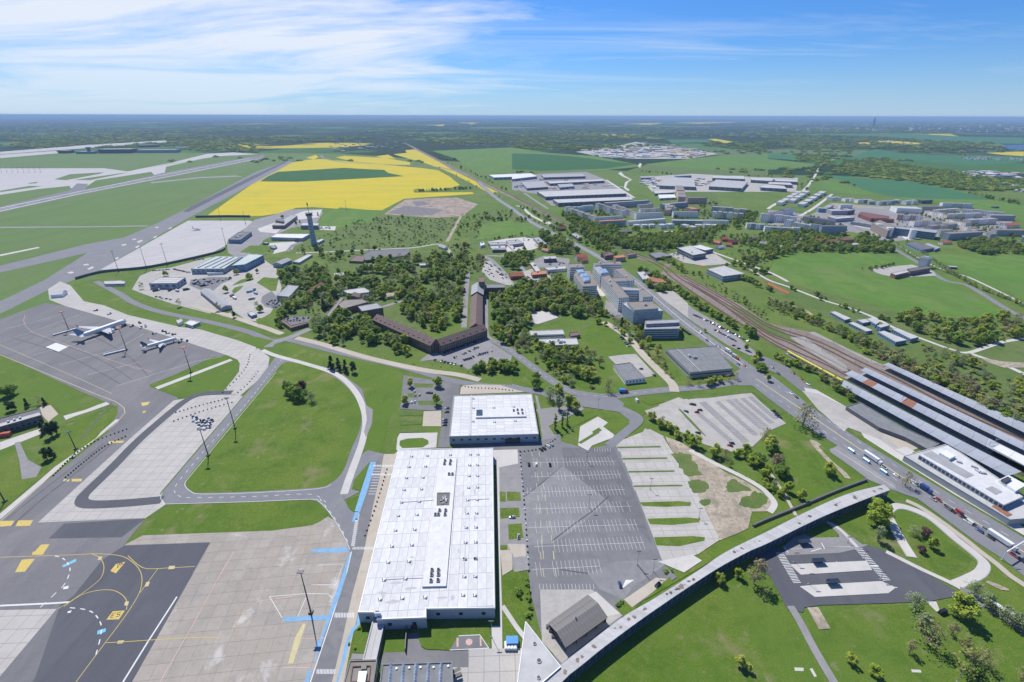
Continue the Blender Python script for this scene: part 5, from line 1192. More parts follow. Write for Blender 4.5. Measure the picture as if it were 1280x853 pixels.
# ------------------------------------------------------------------ office park
OW=dict(sx=2.4,pw=1.5,ph=1.7)
flat('office_building','blue glass office tower block at the left rear of the office park','d:75,160 215,155 248,190 100,197',21,'wall_white','roof_gravel',6,BAND,'office',units=2,glassm='glass_blue')
flat('office_building','office block with curved glass roof, nearest the woods','d:138,266 165,222 300,225 372,378 225,385',18,'wall_white','roof_gravel',6,BAND,'office',glassm='glass_blue')
cg=W('d:250,280',20)[0];o_=bpy.data.objects['office_building.001']
for k,t in enumerate(('d:165,225 235,218 250,250 185,258','d:195,262 275,255 300,290 215,300','d:215,300 300,292 300,335 240,340')):
 mb=MB();p=ccw([Vector((q.x,q.y,0))-o_.location for q in W(t,20)]);ii=inset(p,1.6);mb.loft([[(*q.xy,17.4)for q in p],[(*q.xy,19.8)for q in p],[(*q.xy,21.3)for q in ii]]);mb.build('glass_roof','glass_sky',o_)
flat('office_building','rear cross wing of the white ladder-shaped office block','d:335,148 600,133 622,165 350,168',22,'wall_white','roof_gravel',6,BAND,'office',units=2,glassm='glass_blue')
flat('office_building','rear left bar of the ladder-shaped offices with glazed top','d:330,190 395,180 490,262 405,278',21,'wall_white','roof_grey',6,OW,'office',glassm='glass_blue',units=1)
o_=bpy.data.objects['office_building.003'];mb=MB();p=ccw([Vector((q.x,q.y,0))-o_.location for q in W('d:385,215 460,205 490,245 410,258',23)]);mb.loft([[(*q.xy,20.4)for q in p],[(*q.xy,22.4)for q in p],[(*q.xy,23.4)for q in inset(p,1.5)]]);mb.build('glass_roof','glass_sky',o_)
flat('office_building','long front bar of the white ladder-shaped offices with gravel roof','d:403,276 488,266 692,492 590,500',20,'wall_white','roof_gravel',6,OW,'office',units=2,glassm='glass_blue')
flat('office_building','right bar of the ladder-shaped offices along the road','d:540,205 638,200 745,325 690,330',20,'wall_white','roof_gravel',6,OW,'office',units=1,glassm='glass_blue')
flat('office_building','narrow cross wing linking the two bars of the ladder-shaped offices','d:520,300 660,290 740,326 550,336',19.7,'wall_white','roof_gravel',5,BAND,'office',glassm='glass_sky')
flat('office_building','thin slanting cross wing of the ladder-shaped offices, nearest its front end','d:600,385 800,402 815,425 640,420',19.6,'wall_white','roof_grey',5,BAND,'office',glassm='glass_sky')
flat('office_building','short right end block of the ladder-shaped offices by the road','d:790,422 850,410 932,486 830,492',20,'wall_white','roof_gravel',6,OW,'office',glassm='glass_blue')
flat('office_building','wide glass-walled office cube standing between the ladder block and the stepped block','d:628,556 665,540 920,540 1032,628 740,640',17,'wall_paleblue','roof_light',5,BAND,'office',units=1,glassm='glass_sky')
flat('office_penthouse','set-back top floor on the wide glass-walled office cube','d:672,538 920,534 985,605 742,622',21,'wall_paleblue','roof_gravel',1,BAND,'office',z0=17.02,units=2,glassm='glass_sky')
flat('office_building','stepped grey office block beside the low dark-roofed hall','d:852,735 1190,715 1195,775 1196,806 842,812',12.5,'wall_paleblue','roof_grey',4,BAND,'office',units=1,glassm='glass_blue')
flat('office_penthouse','set-back top floor of the stepped grey office block','d:856,728 1186,708 1192,745 862,760',16,'wall_paleblue','roof_grey',1,BAND,'office',z0=12.52,glassm='glass_blue')
flat('workshop_hall','wide dark-roofed low hall with two pale roof ridges beside the main road','G:770,386 1010,370 1105,482 890,502',7,'wall_grey','roof_felt',1,BAND,'hall',units=2,seam=7)
mb=MB();wh=bpy.data.objects['workshop_hall'];a,b=[Vector((q.x,q.y,0))-wh.location for q in W('G:825,385 945,498',7.4)];mb.tube((*a.xy,7.1),(*b.xy,7.1),.5,n=4);mb.build('roof_ridge','roof_light',wh)
flat('pavilion','grey flat-roofed pavilion with pale edge standing alone on the gravel court','G:508,464 590,452 668,530 568,542',5,'wall_white','roof_felt',1,WIN)
flat('pavilion','pale low pavilion with clean roof at the edge of the trees','G:88,294 252,288 262,310 95,316',5,'wall_white','roof_light',1,BAND);flat('pavilion','pale low pavilion with dark roof units, in front of the clean-roofed one','G:110,336 322,330 332,362 205,366',5,'wall_white','roof_light',1,BAND,units=6)
flat('hut','small dark hut beside the pale pavilions','G:285,303 330,298 342,314 295,322',4,'wall_brown','roof_brown',1,None,'hut')
gable('farmhouse','orange tiled house among the trees at the railway corner','d:900,290 1040,320',9,12,5,'wall_cream','terracotta',1,WIN);gable('farmhouse','terracotta house with yellow van bay behind the office park','d:1000,310 1065,345',8,11,5,'wall_redbrown','terracotta',1,WIN)
flat('workshop','cluttered blue-grey workshop beside the orange tiled house','d:770,240 840,235 900,300 830,315',5,'wall_blue','roof_light',1,WIN,units=3);flat('workshop','dark low workshop between the tracks and the orange tiled house','d:850,240 920,235 935,255 860,262',5,'wall_brown','roof_dark',1,None);flat('garage_row','low dark red garage in front of the orange tiled house','d:920,360 1000,335 1020,350 935,378',4.5,'wall_redbrown','roof_brown',1,None,'garage')
flat('works_hall','pink-brown brick works hall beside the railway bend','d:535,80 630,65 655,90 560,100',8,'wall_pink','terracotta',2,WIN);flat('works_hall','dark brick works hall at the railway bend, left of the pink one','d:420,45 500,38 545,65 450,80',8,'wall_brown','roof_brown',2,WIN);flat('works_hall','long low roof behind the pink-brown works hall','d:650,55 740,40 770,60 680,75',6,'wall_pink','roof_brown',1,None)
# ------------------------------------------------------------------ the old brown administration building
BW=dict(sx=3.0,pw=1.5,ph=1.7)
def wing(label,t,hr=15,w=15,he=10,**k):return gable('administration_wing',label,t,hr,w,he,'wall_brown','roof_brown',3,BW,'wing','wings of the brown administration building',**k)
wing('long slanting wing of the brown administration building with dormers facing the lawn','F:606,212 896,338',dormers=12);wing('middle wing of the brown administration building behind the car court','F:905,338 1136,262',dormers=7);wing('straight wing of the brown administration building running away from the car court','F:1099,258 1105,102',dormers=0)
gable('administration_wing','far head of the brown administration building with pale sunlit roof','F:1106,98 1108,52',17,17,12,'wall_brown','roof_grey',3,BW,'wing');flat('administration_tower','square brown stair tower behind the pale roof head of the administration building','F:1112,24 1140,24 1140,50 1114,50',22,'wall_brown','roof_brown',4,BW,'tower')
flat('administration_wing','flat dark side wing to the right of the pale roof head','F:1142,60 1240,60 1245,78 1145,80',11,'wall_brown','roof_felt',3,BW,'wing')
flat('clinic_block','dark cube with gravel roof at the end of the long slanting brown wing','F:510,172 600,155 635,178 530,196',13,'wall_brown','roof_grey',3,BW);flat('clinic_block','low brick block with flat roof left of the dark cube','F:412,160 440,140 530,135 560,150 430,185',9,'wall_brown','roof_gravel',2,BW);flat('clinic_block','pale roofed annex behind the low brick block','F:432,92 540,78 575,100 470,112',7,'wall_white','roof_light',2,WIN)
gable('clinic_block','small brown hipped house between the annex and the dark cube','F:485,100 530,112',9,12,6,'wall_brown','roof_brown',1,WIN,'building',hip=3);flat('courtyard_wall_block','thin low ring building curving round the courtyard of the clinic','F:350,215 425,125 440,130 365,222',5,'wall_brown','roof_gravel',1,None)
flat('garage_court','low brown garage wing round a court packed with cars','F:118,240 135,235 178,268 255,248 262,255 175,280',4.5,'wall_brown','roof_brown',1,dict(sx=3,pw=1.8,ph=1.6),'garage')
flat('depot_building','grey flat-roofed two-storey depot with pale roof beside the orchard','F:102,118 160,64 215,70 165,124',7,'wall_paleblue','roof_grey',2,WIN);gable('house','white house with maroon roof beside the grey depot','F:255,95 325,50',10,13,6,'wall_white','roof_maroon',2,WIN);flat('hut','white flat hut behind the grey depot','F:150,50 180,42 200,48 165,60',4,'wall_white','roof_white',1,None,'hut')
# ------------------------------------------------------------------ service yards and tower
gh=flat('maintenance_hall','green-roofed maintenance hall with four pale skylight bands','j:340,268 522,176 715,180 582,266',9,'wall_paleblue','roof_green',1,dict(sx=7,pw=4,ph=2),'hall',seam=6)
for k in range(4):
 a,b=[Vector((q.x,q.y,0))-gh.location for q in W(f'j:{392+k*54},258 {560+k*45},183',9.4)];mb=MB();mb.tube((*a.xy,8.9),(*b.xy,8.9),1.3,n=6);mb.build('skylight','roof_light',gh)
flat('maintenance_hall','taller green-roofed hall joined to the skylight hall','j:638,245 762,160 868,168 735,235',12,'wall_blue','roof_green',2,dict(sx=7,pw=4,ph=2),'hall',seam=8);flat('maintenance_annex','white low annex in front of the skylight hall','j:458,292 570,285 575,293 460,300',4,'wall_white','roof_light',1,None)
flat('workshop_hall','pale blue hall with white roof nearest the old apron','j:35,374 110,332 300,330 236,372',9,'wall_paleblue','roof_light',1,dict(sx=9,pw=5,ph=3),'hall',seam=9)
gable('vehicle_shed','long dark shed in the middle of the service yard','j:440,412 597,535',7,13,5,'wall_grey','roof_grey',1,None,'shed');gable('stores_hall','grey gabled stores hall with blue end beside the woods','j:965,222 1040,190',9,17,6,'wall_paleblue','roof_grey',1,WIN,'hall')
flat('stores_annex','long pale low roof behind the grey gabled stores hall','j:1080,215 1190,162 1225,165 1130,222',4,'wall_grey','roof_light',1,None);flat('offices_block','dark flat office building at the corner of the far apron','j:612,55 690,0 782,0 700,58',8,'wall_blue','roof_dark',2,WIN,units=8)
flat('hut','white kiosk beside the green hedge south of the service yard','j:750,585 790,575 820,598 780,610',4,'wall_blue','roof_light',1,None,'hut');flat('hut','small white box hut on the stand road verge','E:880,240 905,233 914,245 890,258',4,'wall_white','roof_light',1,None,'hut');flat('hut','long white flat hut on the stand road verge','E:922,255 950,240 1000,250 960,268',4,'wall_white','roof_white',1,BAND,'hut')
flat('vehicle_shed','curved pale shed at the bend of the stand road','E:518,46 600,42 626,48 622,58 525,60',4,'wall_white','roof_light',1,BAND,'shed')
gable('tent_hall','white tent hall standing at the head of the stand road','E:258,97 318,92',8,15,4.5,'wall_white','roof_white',1,None,'tent')
flat('terminal_annex','brown slab office building with flat roof behind the control tower','a:160,335 350,228 412,238 282,335',8,'wall_brown','roof_grey',2,BW);flat('terminal_annex','raised brown block on the end of the slab office building','a:192,285 215,272 282,285 270,300',12,'wall_brown','roof_dark',1,None)
flat('logistics_hall','white-roofed low hall in front of the control tower','a:148,452 205,418 540,420 462,462',7,'wall_paleblue','roof_white',1,None,'hall');flat('apron_office','pale blue office block behind the control tower','a:445,335 470,308 630,312 620,335',9,'wall_paleblue','roof_light',3,BAND,'office',glassm='glass_blue')
flat('shed','small grey shed on the lawn left of the control tower','a:135,550 165,540 210,545 185,560',4,'wall_paleblue','roof_grey',1,None,'shed');flat('shed','dark van-sized shed on the lawn corner by the white-roofed hall','a:65,508 90,500 130,504 110,515',4,'wall_dark','roof_grey',1,None,'shed');flat('yard_building','pale blue two-storey building beside the taller green-roofed hall','a:-40,640 0,618 72,632 75,650 -20,660',8,'wall_paleblue','roof_light',2,WIN)
def control_tower():
 b=G(*PX('a:582,532')[0]);H_=rise(*PX('a:582,532')[0],240 +205 /8);rt=empty('control_tower',b);tag(rt,'tall slim pale blue control tower with dark cab and mast','control tower')
 mb=MB();mb.loft([[(r_*math.cos(t),r_*.8 *math.sin(t),z)for t in np.linspace(0,6.2832,17)[:-1]]for r_,z in((6.2,0),(5.2,H_*.35),(4.8,H_*.7),(4.8,H_-8))]);mb.build('shaft','wall_paleblue',rt)
 mb=MB()
 for k in range(9):mb.box((0,-4.2,3 +k*(H_-14)/9),(1.6,1.6,2.0))
 mb.build('stair_windows','glass_dark',rt,kind='stuff')
 mb=MB();ring=lambda r_,z:[(r_*math.cos(t),r_*math.sin(t),z)for t in np.linspace(0,6.2832,13)[:-1]]
 mb.loft([ring(4.8,H_-8),ring(7.2,H_-6.2),ring(7.2,H_-5.4)]);mb.build('gallery','wall_grey',rt);mb=MB();mb.loft([ring(5.6,H_-5.39),ring(6.8,H_-2)]);mb.build('cab_glass','glass_night',rt);mb=MB();mb.loft([ring(7.4,H_-1.99),ring(7.2,H_-1.2),ring(4,H_-.6)]);cr=mb.build('cab_roof','steel_dark',rt)
 top=rise(*PX('a:582,532')[0],240 +100 /8);mb=MB();mb.tube((0,0,H_-.7),(0,0,top),.45,.25,6);mb.box((0,0,top-7),(1.8,1.8,4.5));mb.build('mast','steel_dark',cr)
 flat('tower_annex','low pale annex at the foot of the control tower','a:598,492 650,468 682,475 625,505',5,'wall_paleblue','roof_light',1,None)
control_tower()
hw_=W('A:380,838 520,803 760,778 1065,712 1125,688');mb=MB();c=hw_[2];ln=[q-c for q in smooth(hw_,5)];a,b=offset_line(ln,1.2),offset_line(ln,-1.2)
for i in range(len(ln)-1):mb.prism([a[i],b[i],b[i+1],a[i+1]],0,4.0)
tag(mb.build('blast_fence','wall_dark',None,c),'long dark green blast wall along the edge of the far apron','wall');MATS['wall_dark']
fw=W('A:980,528 1140,526 1250,527');mb=MB();ln=[q-fw[1]for q in fw];a,b=offset_line(ln,2),offset_line(ln,-2)
for i in range(2):mb.prism([a[i],b[i],b[i+1],a[i+1]],0,5)
tag(mb.build('blast_fence','wall_dark',None,fw[1]),'dark noise wall between the yellow field and the far apron','wall')
g1=flat('old_terminal','dark slate-roofed old building at the left edge with three roof vents','p:-60,425 0,345 320,265 335,318 0,415',7.5,'wall_dark','roof_dark',2,dict(sx=3.4,pw=1.7,ph=1.6),'building')
mb=MB();p_=[Vector((q.x,q.y,0))-g1.location for q in W('p:-60,428 0,392 320,300 335,320 0,416',7.7)];mb.prism(p_,7.3,7.7);mb.build('roof_strip','roof_light',g1)
for t in('p:68,375','p:118,360','p:165,345'):
 a=W(t,8.4)[0]-g1.location;mb=MB();mb.tube((a.x,a.y,7.0),(a.x,a.y,8.6),.8,n=10);mb.tube((a.x,a.y,8.6),(a.x,a.y,9.2),1.0,.7,10,1);mb.build('roof_vent',['steel_dark','metal_white'],g1)
mb=MB();a=W('p:40,470',3)[0]-g1.location;mb.box((a.x,a.y,0),(7,3,3.5),.3);mb.build('porch','steel_red',g1)
# ------------------------------------------------------------------ village behind the woods
VB=(('c:0,265 30,255 50,285 5,300',5,'wall_white','roof_white','white flat shed beside the meadow'),('c:80,270 110,262 260,262 255,285 105,290',6,'wall_grey','roof_grey','long grey hall with dark window row at the meadow edge'),('c:100,300 250,295 255,330 125,338',6,'wall_grey','roof_light','pale hall in front of the long grey hall'),
 ('c:260,250 380,235 440,270 300,290',6,'wall_grey','roof_grey','grey workshop roof right of the long grey hall'),('c:265,275 300,268 365,345 345,352',5,'wall_white','roof_light','narrow pale strip roof beside the grey workshop'),('c:532,218 590,210 668,280 610,292',6,'wall_grey','roof_grey','long grey shed with pitched look behind the big round tree'),
 ('c:640,405 755,400 765,425 640,430',7,'wall_dark','roof_light','two-storey dark block with pale roof in the village yard'),('c:640,515 850,498 858,525 680,540',5,'wall_white','roof_light','wide low white hall in the village yard'),('c:497,468 535,458 605,545 560,555',5,'wall_brick','roof_light','narrow lilac-roofed shed between the brick houses'),
 ('c:510,560 655,543 665,578 525,590',6,'wall_brick','terracotta','low brick garage with terracotta roof in the village'),('c:905,180 950,170 1020,210 980,225',5,'wall_brown','roof_grey','grey flat kiosk beside the railway'),('c:0,610 30,605 40,660 0,665',6,'wall_brown','roof_brown','small brown block left of the village lane'))
for t,h,wl,rf,lb in VB:flat('village_building',lb,t,h,wl,rf,2 if h>5 else 1,WIN,units=1)
VG=(('c:300,570 430,563',10,13,6,'wall_brick','roof_red','brick house with red roof in the village centre'),('c:960,385 1060,378',11,13,7,'wall_cream','roof_red','cream house with red roof beside the road, larger of two'),('c:1010,420 1070,415',9,10,5,'wall_pink','roof_red','pink house with red roof in front of the cream one'),('c:770,110 850,105',9,12,5,'wall_brick','roof_maroon','maroon house between the road and the railway'),('c:690,55 710,75',8,10,5,'wall_cream','roof_light','small cream house at the far road bend'),('c:1225,375 1275,370',9,12,6,'wall_brown','roof_brown','brown house at the railway crossing'),('c:630,320 690,335',7,9,4,'wall_cream','terracotta','little terracotta house under the trees'),
 ('b:690,545 800,560',7,9,4,'wall_brown','roof_brown','dark garden house behind the park lawn'),('b:560,130 620,150',6,9,4,'wall_white','roof_grey','grey garden house by the lane fork'),('b:1080,165 1220,160',7,12,5,'wall_dark','roof_grey','dark long house by the village yard'))
for t,hr,w_,he,wl,rf,lb in VG:gable('village_house',lb,t,hr,w_,he,wl,rf,2,WIN,chimney=1)
flat('ruin','dark flat ruin with sagging felt roof beside the village lane','B:538,712 575,692 762,684 768,700 745,718 545,742',5,'wall_dark','roof_dark',1,None,'ruin');flat('ruin','brown roofless shed beside the dark flat ruin','B:465,745 500,716 550,720 535,748',4,'wall_brown','roof_brown',1,None,'ruin')
for t,lb in(('b:780,810 890,805 900,830 790,835','pale roof half hidden in the middle of the village woods'),('b:1085,735 1180,728 1195,745 1090,752','teal flat shed at the left of the village woods')):pass
for t,h,wl,rf,lb in(('a:780,815 890,806 898,832 790,838',5,'wall_white','roof_white','white flat roof showing among the village trees'),('a:1085,738 1180,726 1200,742 1100,756',5,'wall_grey','roof_green','greenish shed beside the dark ruin'),('b:350,315 470,310 480,330 360,335',4,'wall_grey','roof_light','thin pale roof among the trees behind the park'),('b:20,610 100,600 105,640 30,650',4,'wall_ochre','sand_soil','sandy flat roof among the trees left of the park')):flat('shed',lb,t,h,wl,rf,1,None,'shed')
# ------------------------------------------------------------------ industry and logistics along the railway
IN=(('C:125,398 540,383 572,408 168,424',11,'metal_blue','roof_light','largest pale-roofed warehouse beside the railway, rear of a pair',7),('C:205,438 595,424 605,438 232,455',11,'metal_blue','roof_light','long pale warehouse in front of the largest one',7),('C:175,348 455,336 462,344 190,358',9,'metal_blue','roof_light','long thin warehouse behind the timber yard',0),('C:145,312 350,308 368,322 160,328',9,'metal_blue','roof_grey','grey-roofed warehouse at the far side of the timber yard',0),
 ('C:0,310 95,307 125,322 0,336',10,'wall_paleblue','roof_white','white-roofed warehouse at the left of the timber yard',0),('B:1165,315 1280,310 C:0,312 0,325 B:1190,328',10,'wall_paleblue','roof_white','white-roofed hall beside the railway underpass',0),('C:45,350 155,345 180,375 75,382',8,'metal_blue','roof_grey','blue-grey hall with stained roof in front of the timber yard',0),('C:228,362 300,358 312,372 240,378',8,'wall_blue','roof_grey','small blue hall inside the timber yard',0),
 ('C:738,368 765,325 905,330 918,375',12,'metal_blue','roof_light','square pale warehouse above the housing blocks',8),('C:812,316 880,313 898,318 820,322',9,'wall_blue','roof_grey','thin blue hall behind the square pale warehouse',0),('C:705,392 800,390 810,403 715,408',8,'metal_blue','roof_light','small pale hall below the square pale warehouse, rear one',0),('C:730,414 812,412 820,428 738,432',7,'wall_grey','roof_white','small white-roofed hall below the square pale warehouse, front one',0),('C:640,322 710,320 712,328 645,330',7,'wall_blue','roof_grey','thin grey hall left of the square pale warehouse',0),
 ('C:1005,318 1158,320 1160,336 1002,330',12,'metal_blue','roof_light','pale warehouse at the back of the eastern logistics park, left one',0),('C:985,372 1020,338 1180,348 1150,382',12,'metal_blue','roof_light','big pale warehouse at the front of the eastern logistics park',8),('C:1195,328 1280,328 D:30,332 20,345 0,345 C:1195,340',11,'metal_blue','roof_light','pale warehouse at the back of the eastern logistics park, middle one',0),
 ('D:30,336 140,338 148,350 40,346',11,'metal_blue','roof_light','farthest hall of three stepped warehouses beside the lane',0),('D:5,350 110,354 125,366 0,360',11,'metal_blue','roof_light','middle hall of three stepped warehouses beside the lane',0),('C:1240,370 1280,362 D:80,370 95,385 0,380 C:1245,378',11,'metal_blue','roof_light','nearest hall of three stepped warehouses beside the lane',0))
for t,h,wl,rf,lb,sm_ in IN:flat('warehouse',lb,t,h,wl,rf,1,dict(sx=16,pw=8,ph=3),'warehouse',par=.4,seam=sm_ if len(PX(t))==4 else 0)
flat('works_building','grey metal-walled works building with ridged roof east of the railway','C:828,680 892,668 972,705 905,716',10,'metal_blue','roof_light',2,BAND,units=1);flat('works_building','lower white-roofed extension of the metal-walled works building','C:895,672 940,664 1008,684 965,692',8,'metal_blue','roof_white',1,BAND)
flat('depot_hall','pale blue depot with white roof beside the red running track','C:975,785 1060,768 1165,808 1055,822',9,'wall_paleblue','roof_light',2,WIN,seam=9);flat('depot_hall','dark long garage row beside the railway embankment','C:685,708 740,698 800,718 720,730',5,'wall_dark','roof_felt',1,None)
# ------------------------------------------------------------------ housing estates: every block a building of its own
ORD=('first','second','third','fourth','fifth','sixth','seventh','eighth')
AW=dict(sx=4.2,pw=1.5,ph=1.4)
def block(t,depth,h,label,group=None,wall='wall_white',roof='roof_grey',ns=None,cat='apartment block',pitched=False,win=None):
 ns=ns or max(1,int(h/3));p=front(t,depth)
 if pitched:return gable('house' if h<9 else 'apartment_block',label,[(p[0]+p[3])/2,(p[1]+p[2])/2],h,depth,h*.62,wall,roof,max(1,ns-1),win or AW,cat,group)
 return flat('apartment_block',label,p,h,wall,roof,ns,win or AW,cat,group,par=.4,glassm='glass_house')
def comb(pairs,n,depth,h,label,group,walls,roof='roof_grey',pitched=False,gap=None,name=None,hj=.1):
 """n alike houses along a line of front feet"""
 a,b=W(pairs);gap=.12 if 'villa' in label or 'point' in label else .02
 for k in range(n):
  p0=a.lerp(b,(k+gap)/n);p1=a.lerp(b,(k+1 -gap)/n)
  hh=h*rng.uniform(1 -hj,1 +hj);pts=[p0,p1];t=p1-p0;nn=Vector((-t.y,t.x,0)).normalized()
  if nn.y<0:nn=-nn
  q=[p0,p1,p1+nn*depth,p0+nn*depth];wl=walls[k% len(walls)];cw=dict(wall_white='white',wall_cream='cream',wall_grey='grey',wall_paleblue='pale blue',wall_pink='pink').get(wl,'')
  for w_ in('pink-white ','grey-white ','white ','cream ','grey '):
   if w_ in label and n>1:label_=label.replace(w_,cw+' ',1);break
  else:label_=label
  lb0=label if n<2 else f"{label_}, {ORD[k]} {'from the left' if a.x < b.x else 'from the right'}"
  if pitched:gable(name or 'house',lb0,[(q[0]+q[3])/2,(q[1]+q[2])/2],hh,depth,hh*.6,wl,roof,1,AW,'house',group)
  else:flat(name or 'apartment_block',lb0,q,hh,wl,roof,max(1,int(hh/3)),AW,'apartment block',group,par=.4,glassm='glass_house')
# white estate beside the railway (left group)
g='white blocks of the left estate'
block('e:395,520 655,505',12,15,'white row with rust-red roof edge, nearest the railway in the left estate',None,'wall_paleblue','terracotta');block('e:345,480 625,462',12,15,'second pale row behind the rust-edged row of the left estate',None,'wall_white','roof_gravel')
comb('e:335,470 65,370',5,12,15,'white stepped block along the railway side of the left estate',g,['wall_white','wall_paleblue'],'roof_gravel');comb('e:60,372 340,350',5,12,14,'white stepped block at the back corner of the left estate','back corner blocks of the left estate',['wall_white'],'roof_grey')
comb('e:620,412 350,330',7,12,15,'narrow white block in the middle comb of the left estate','middle comb of the left estate',['wall_white','wall_cream','wall_paleblue'],'roof_gravel');comb('e:770,440 520,335',7,12,15,'narrow white block in the right comb of the left estate','right comb of the left estate',['wall_white','wall_cream','wall_paleblue'],'roof_gravel')
block('e:455,330 890,300',12,16,'long blue-grey block closing the back of the left estate',None,'wall_paleblue','roof_grey');block('e:760,440 1030,432',13,16,'white block with brown roof terraces at the right of the left estate',None,'wall_white','roof_gravel');comb('e:800,390 1000,385',4,13,16,'white block with brown roof behind the terraced block','blocks behind the terraced block',['wall_white','wall_cream'],'roof_gravel');comb('e:790,345 930,335',3,12,16,'small white block between the long blue-grey block and the terraces','small blocks by the long blue-grey block',['wall_cream'],'roof_gravel')
block('e:685,500 1060,470',12,10,'long low white row at the front of the left estate',None,'wall_white','roof_light')
comb('e:740,525 960,520',3,14,7,'low white villa in front of the long low row','pale flat villas of the left estate',['wall_white'],'roof_light');comb('e:1000,535 1150,520',2,16,9,'broad villa with pale flat roof at the path end','broad villas at the path end',['wall_white'],'roof_light')
comb('e:1040,595 1160,590',1,14,6,'single low pale villa among the trees below the path',None,['wall_grey'],'roof_light');block('e:570,585 720,575',16,7,'dark grey-roofed house among the trees beside the left estate',None,'wall_brown','roof_dark',pitched=True,cat='house')
# right of the path
block('f:150,360 345,355',13,17,'brown-white end block of the tall stepped row right of the path',None,'wall_pink','roof_gravel');comb('f:140,345 100,225',4,24,17,'tall pink-white block of the stepped row right of the path','stepped row right of the path',['wall_pink','wall_white'],'roof_gravel')
block('e:1025,340 1280,315',12,15,'grey-white block behind the courtyard with brown roofs',None,'wall_paleblue','roof_grey');comb('e:1020,330 1110,370',2,14,15,'white corner block at the left of the brown-roofed courtyard','corner blocks at the brown-roofed courtyard',['wall_white'],'roof_grey');block('f:10,500 255,500',13,15,'white block with brown tiled roof at the front of the courtyard',None,'wall_white','roof_gravel');comb('f:-30,480 20,430',2,14,15,'brown-roofed side block of the courtyard','side blocks of the courtyard',['wall_pink'],'roof_gravel');block('f:200,470 265,465',30,15,'short terracotta-roofed block at the right of the courtyard',None,'wall_pink','terracotta')
block('f:0,570 300,575',12,11,'long pale row along the street in front of the courtyard',None,'wall_paleblue','roof_light');block('f:300,575 560,580',12,12,'long white row continuing the pale street row to the right',None,'wall_white','roof_grey');comb('f:70,600 220,630',2,15,8,'pale roofed villa below the street row','villas below the pale street row',['wall_white'],'roof_light');comb('f:230,605 480,610',3,15,8,'small pale villa below the white street row','villas below the white street row',['wall_white'],'roof_light')
comb('f:385,500 700,530',6,14,16,'grey-white point block behind trees in the middle estate','point blocks in the middle estate',['wall_white','wall_cream','wall_paleblue'],'roof_grey');comb('f:390,440 740,470',5,14,14,'farther grey block of the middle estate below the brown field','farther blocks of the middle estate',['wall_grey','wall_cream'],'roof_grey')
# long curved blocks
comb('g:-20,390 250,310',3,14,18,'dark-roofed tall white block behind the curved estate','tall blocks at the back of the curved estate',['wall_white'],'roof_dark');comb('f:740,610 920,620',4,14,12,'white block with balconies at the left of the curved estate','left balcony blocks of the curved estate',['wall_white','wall_paleblue'],'roof_grey');comb('f:870,530 1240,560',5,14,17,'tall white block in the second line of the curved estate','second line of the curved estate',['wall_white','wall_cream'],'roof_grey')
comb('f:920,640 1270,660',5,13,12,'white block facing the gardens below the curved estate','front left blocks of the curved estate',['wall_white','wall_paleblue'],'roof_grey');comb('g:150,440 420,490',4,14,18,'tall white block in the middle of the curved estate','middle blocks of the curved estate',['wall_white','wall_cream'],'roof_grey');block('g:410,490 520,500',14,19,'striped white block at the front corner of the curved estate',None,'wall_white','roof_dark');block('g:520,510 770,510',14,19,'long striped block with dark roof at the front of the curved estate',None,'wall_paleblue','roof_dark')
block('g:340,375 650,420',13,12,'dark-roofed long block behind the striped front block',None,'wall_grey','roof_dark')
# small white villas and their crowd
vg='white villas at the field edge'
comb('g:130,225 340,95',5,16,9,'white cube villa in the first line beside the lane','first line of cube villas',['wall_white','wall_paleblue'],'roof_light');comb('g:250,200 420,95',4,16,9,'white cube villa in the second line beside the lane','second line of cube villas',['wall_white'],'roof_light');comb('g:350,240 580,100',5,18,9,'white cube villa in the third line by the estate street','third line of cube villas',['wall_white','wall_paleblue'],'roof_light')
comb('g:635,170 740,160',2,20,9,'white villa with dark roof terrace right of the estate street','villas right of the estate street',['wall_white'],'roof_grey');comb('g:765,180 870,180',2,20,9,'white twin villa in the second plot of the field edge','second plot villas',['wall_white'],'roof_grey');comb('g:890,195 1000,195',2,20,10,'white villa in the third plot of the field edge','third plot villas',['wall_white','wall_paleblue'],'roof_grey');comb('g:1010,180 1080,210',2,18,9,'grey villa between the third and fourth plots','villas between the plots',['wall_grey'],'roof_grey');comb('g:1100,215 1270,205',4,18,10,'white villa in the fourth plot of the field edge','fourth plot villas',['wall_white','wall_paleblue'],'roof_grey');comb('h:0,200 60,190',1,18,10,'pale villa at the right of the fourth plot',None,['wall_paleblue'],'roof_grey');comb('h:90,210 220,205',2,18,11,'lilac-roofed villa near the crescent block','villas near the crescent block',['wall_white'],'roof_grey');block('h:250,200 360,195',18,10,'dark villa at the end of the villa row by the field',None,'wall_dark','roof_dark')
block('g:500,285 590,290',22,11,'dark blue cube building by the estate street',None,'wall_blue','roof_grey');block('g:600,275 650,245',14,10,'pale cube behind the dark blue cube building',None,'wall_grey','roof_grey');block('g:630,310 790,310',24,11,'grey concrete school block with pale roof',None,'wall_grey','roof_light');block('g:790,310 860,300',26,11,'dark side wing of the grey school block',None,'wall_dark','roof_grey');block('g:720,250 840,250',10,11,'white rear wing of the school',None,'wall_white','roof_light')
block('g:605,365 680,370',20,9,'red brick end of the blue sports hall',None,'wall_brick','roof_light');block('g:675,385 860,370',20,9,'pale blue sports hall with wavy roof',None,'wall_paleblue','roof_light');flat('car_park_building','red slatted car park building with open top deck','g:905,300 935,280 1215,325 1195,345 1030,345',9,'wall_redbrown','roof_maroon',3,BAND,'car park')
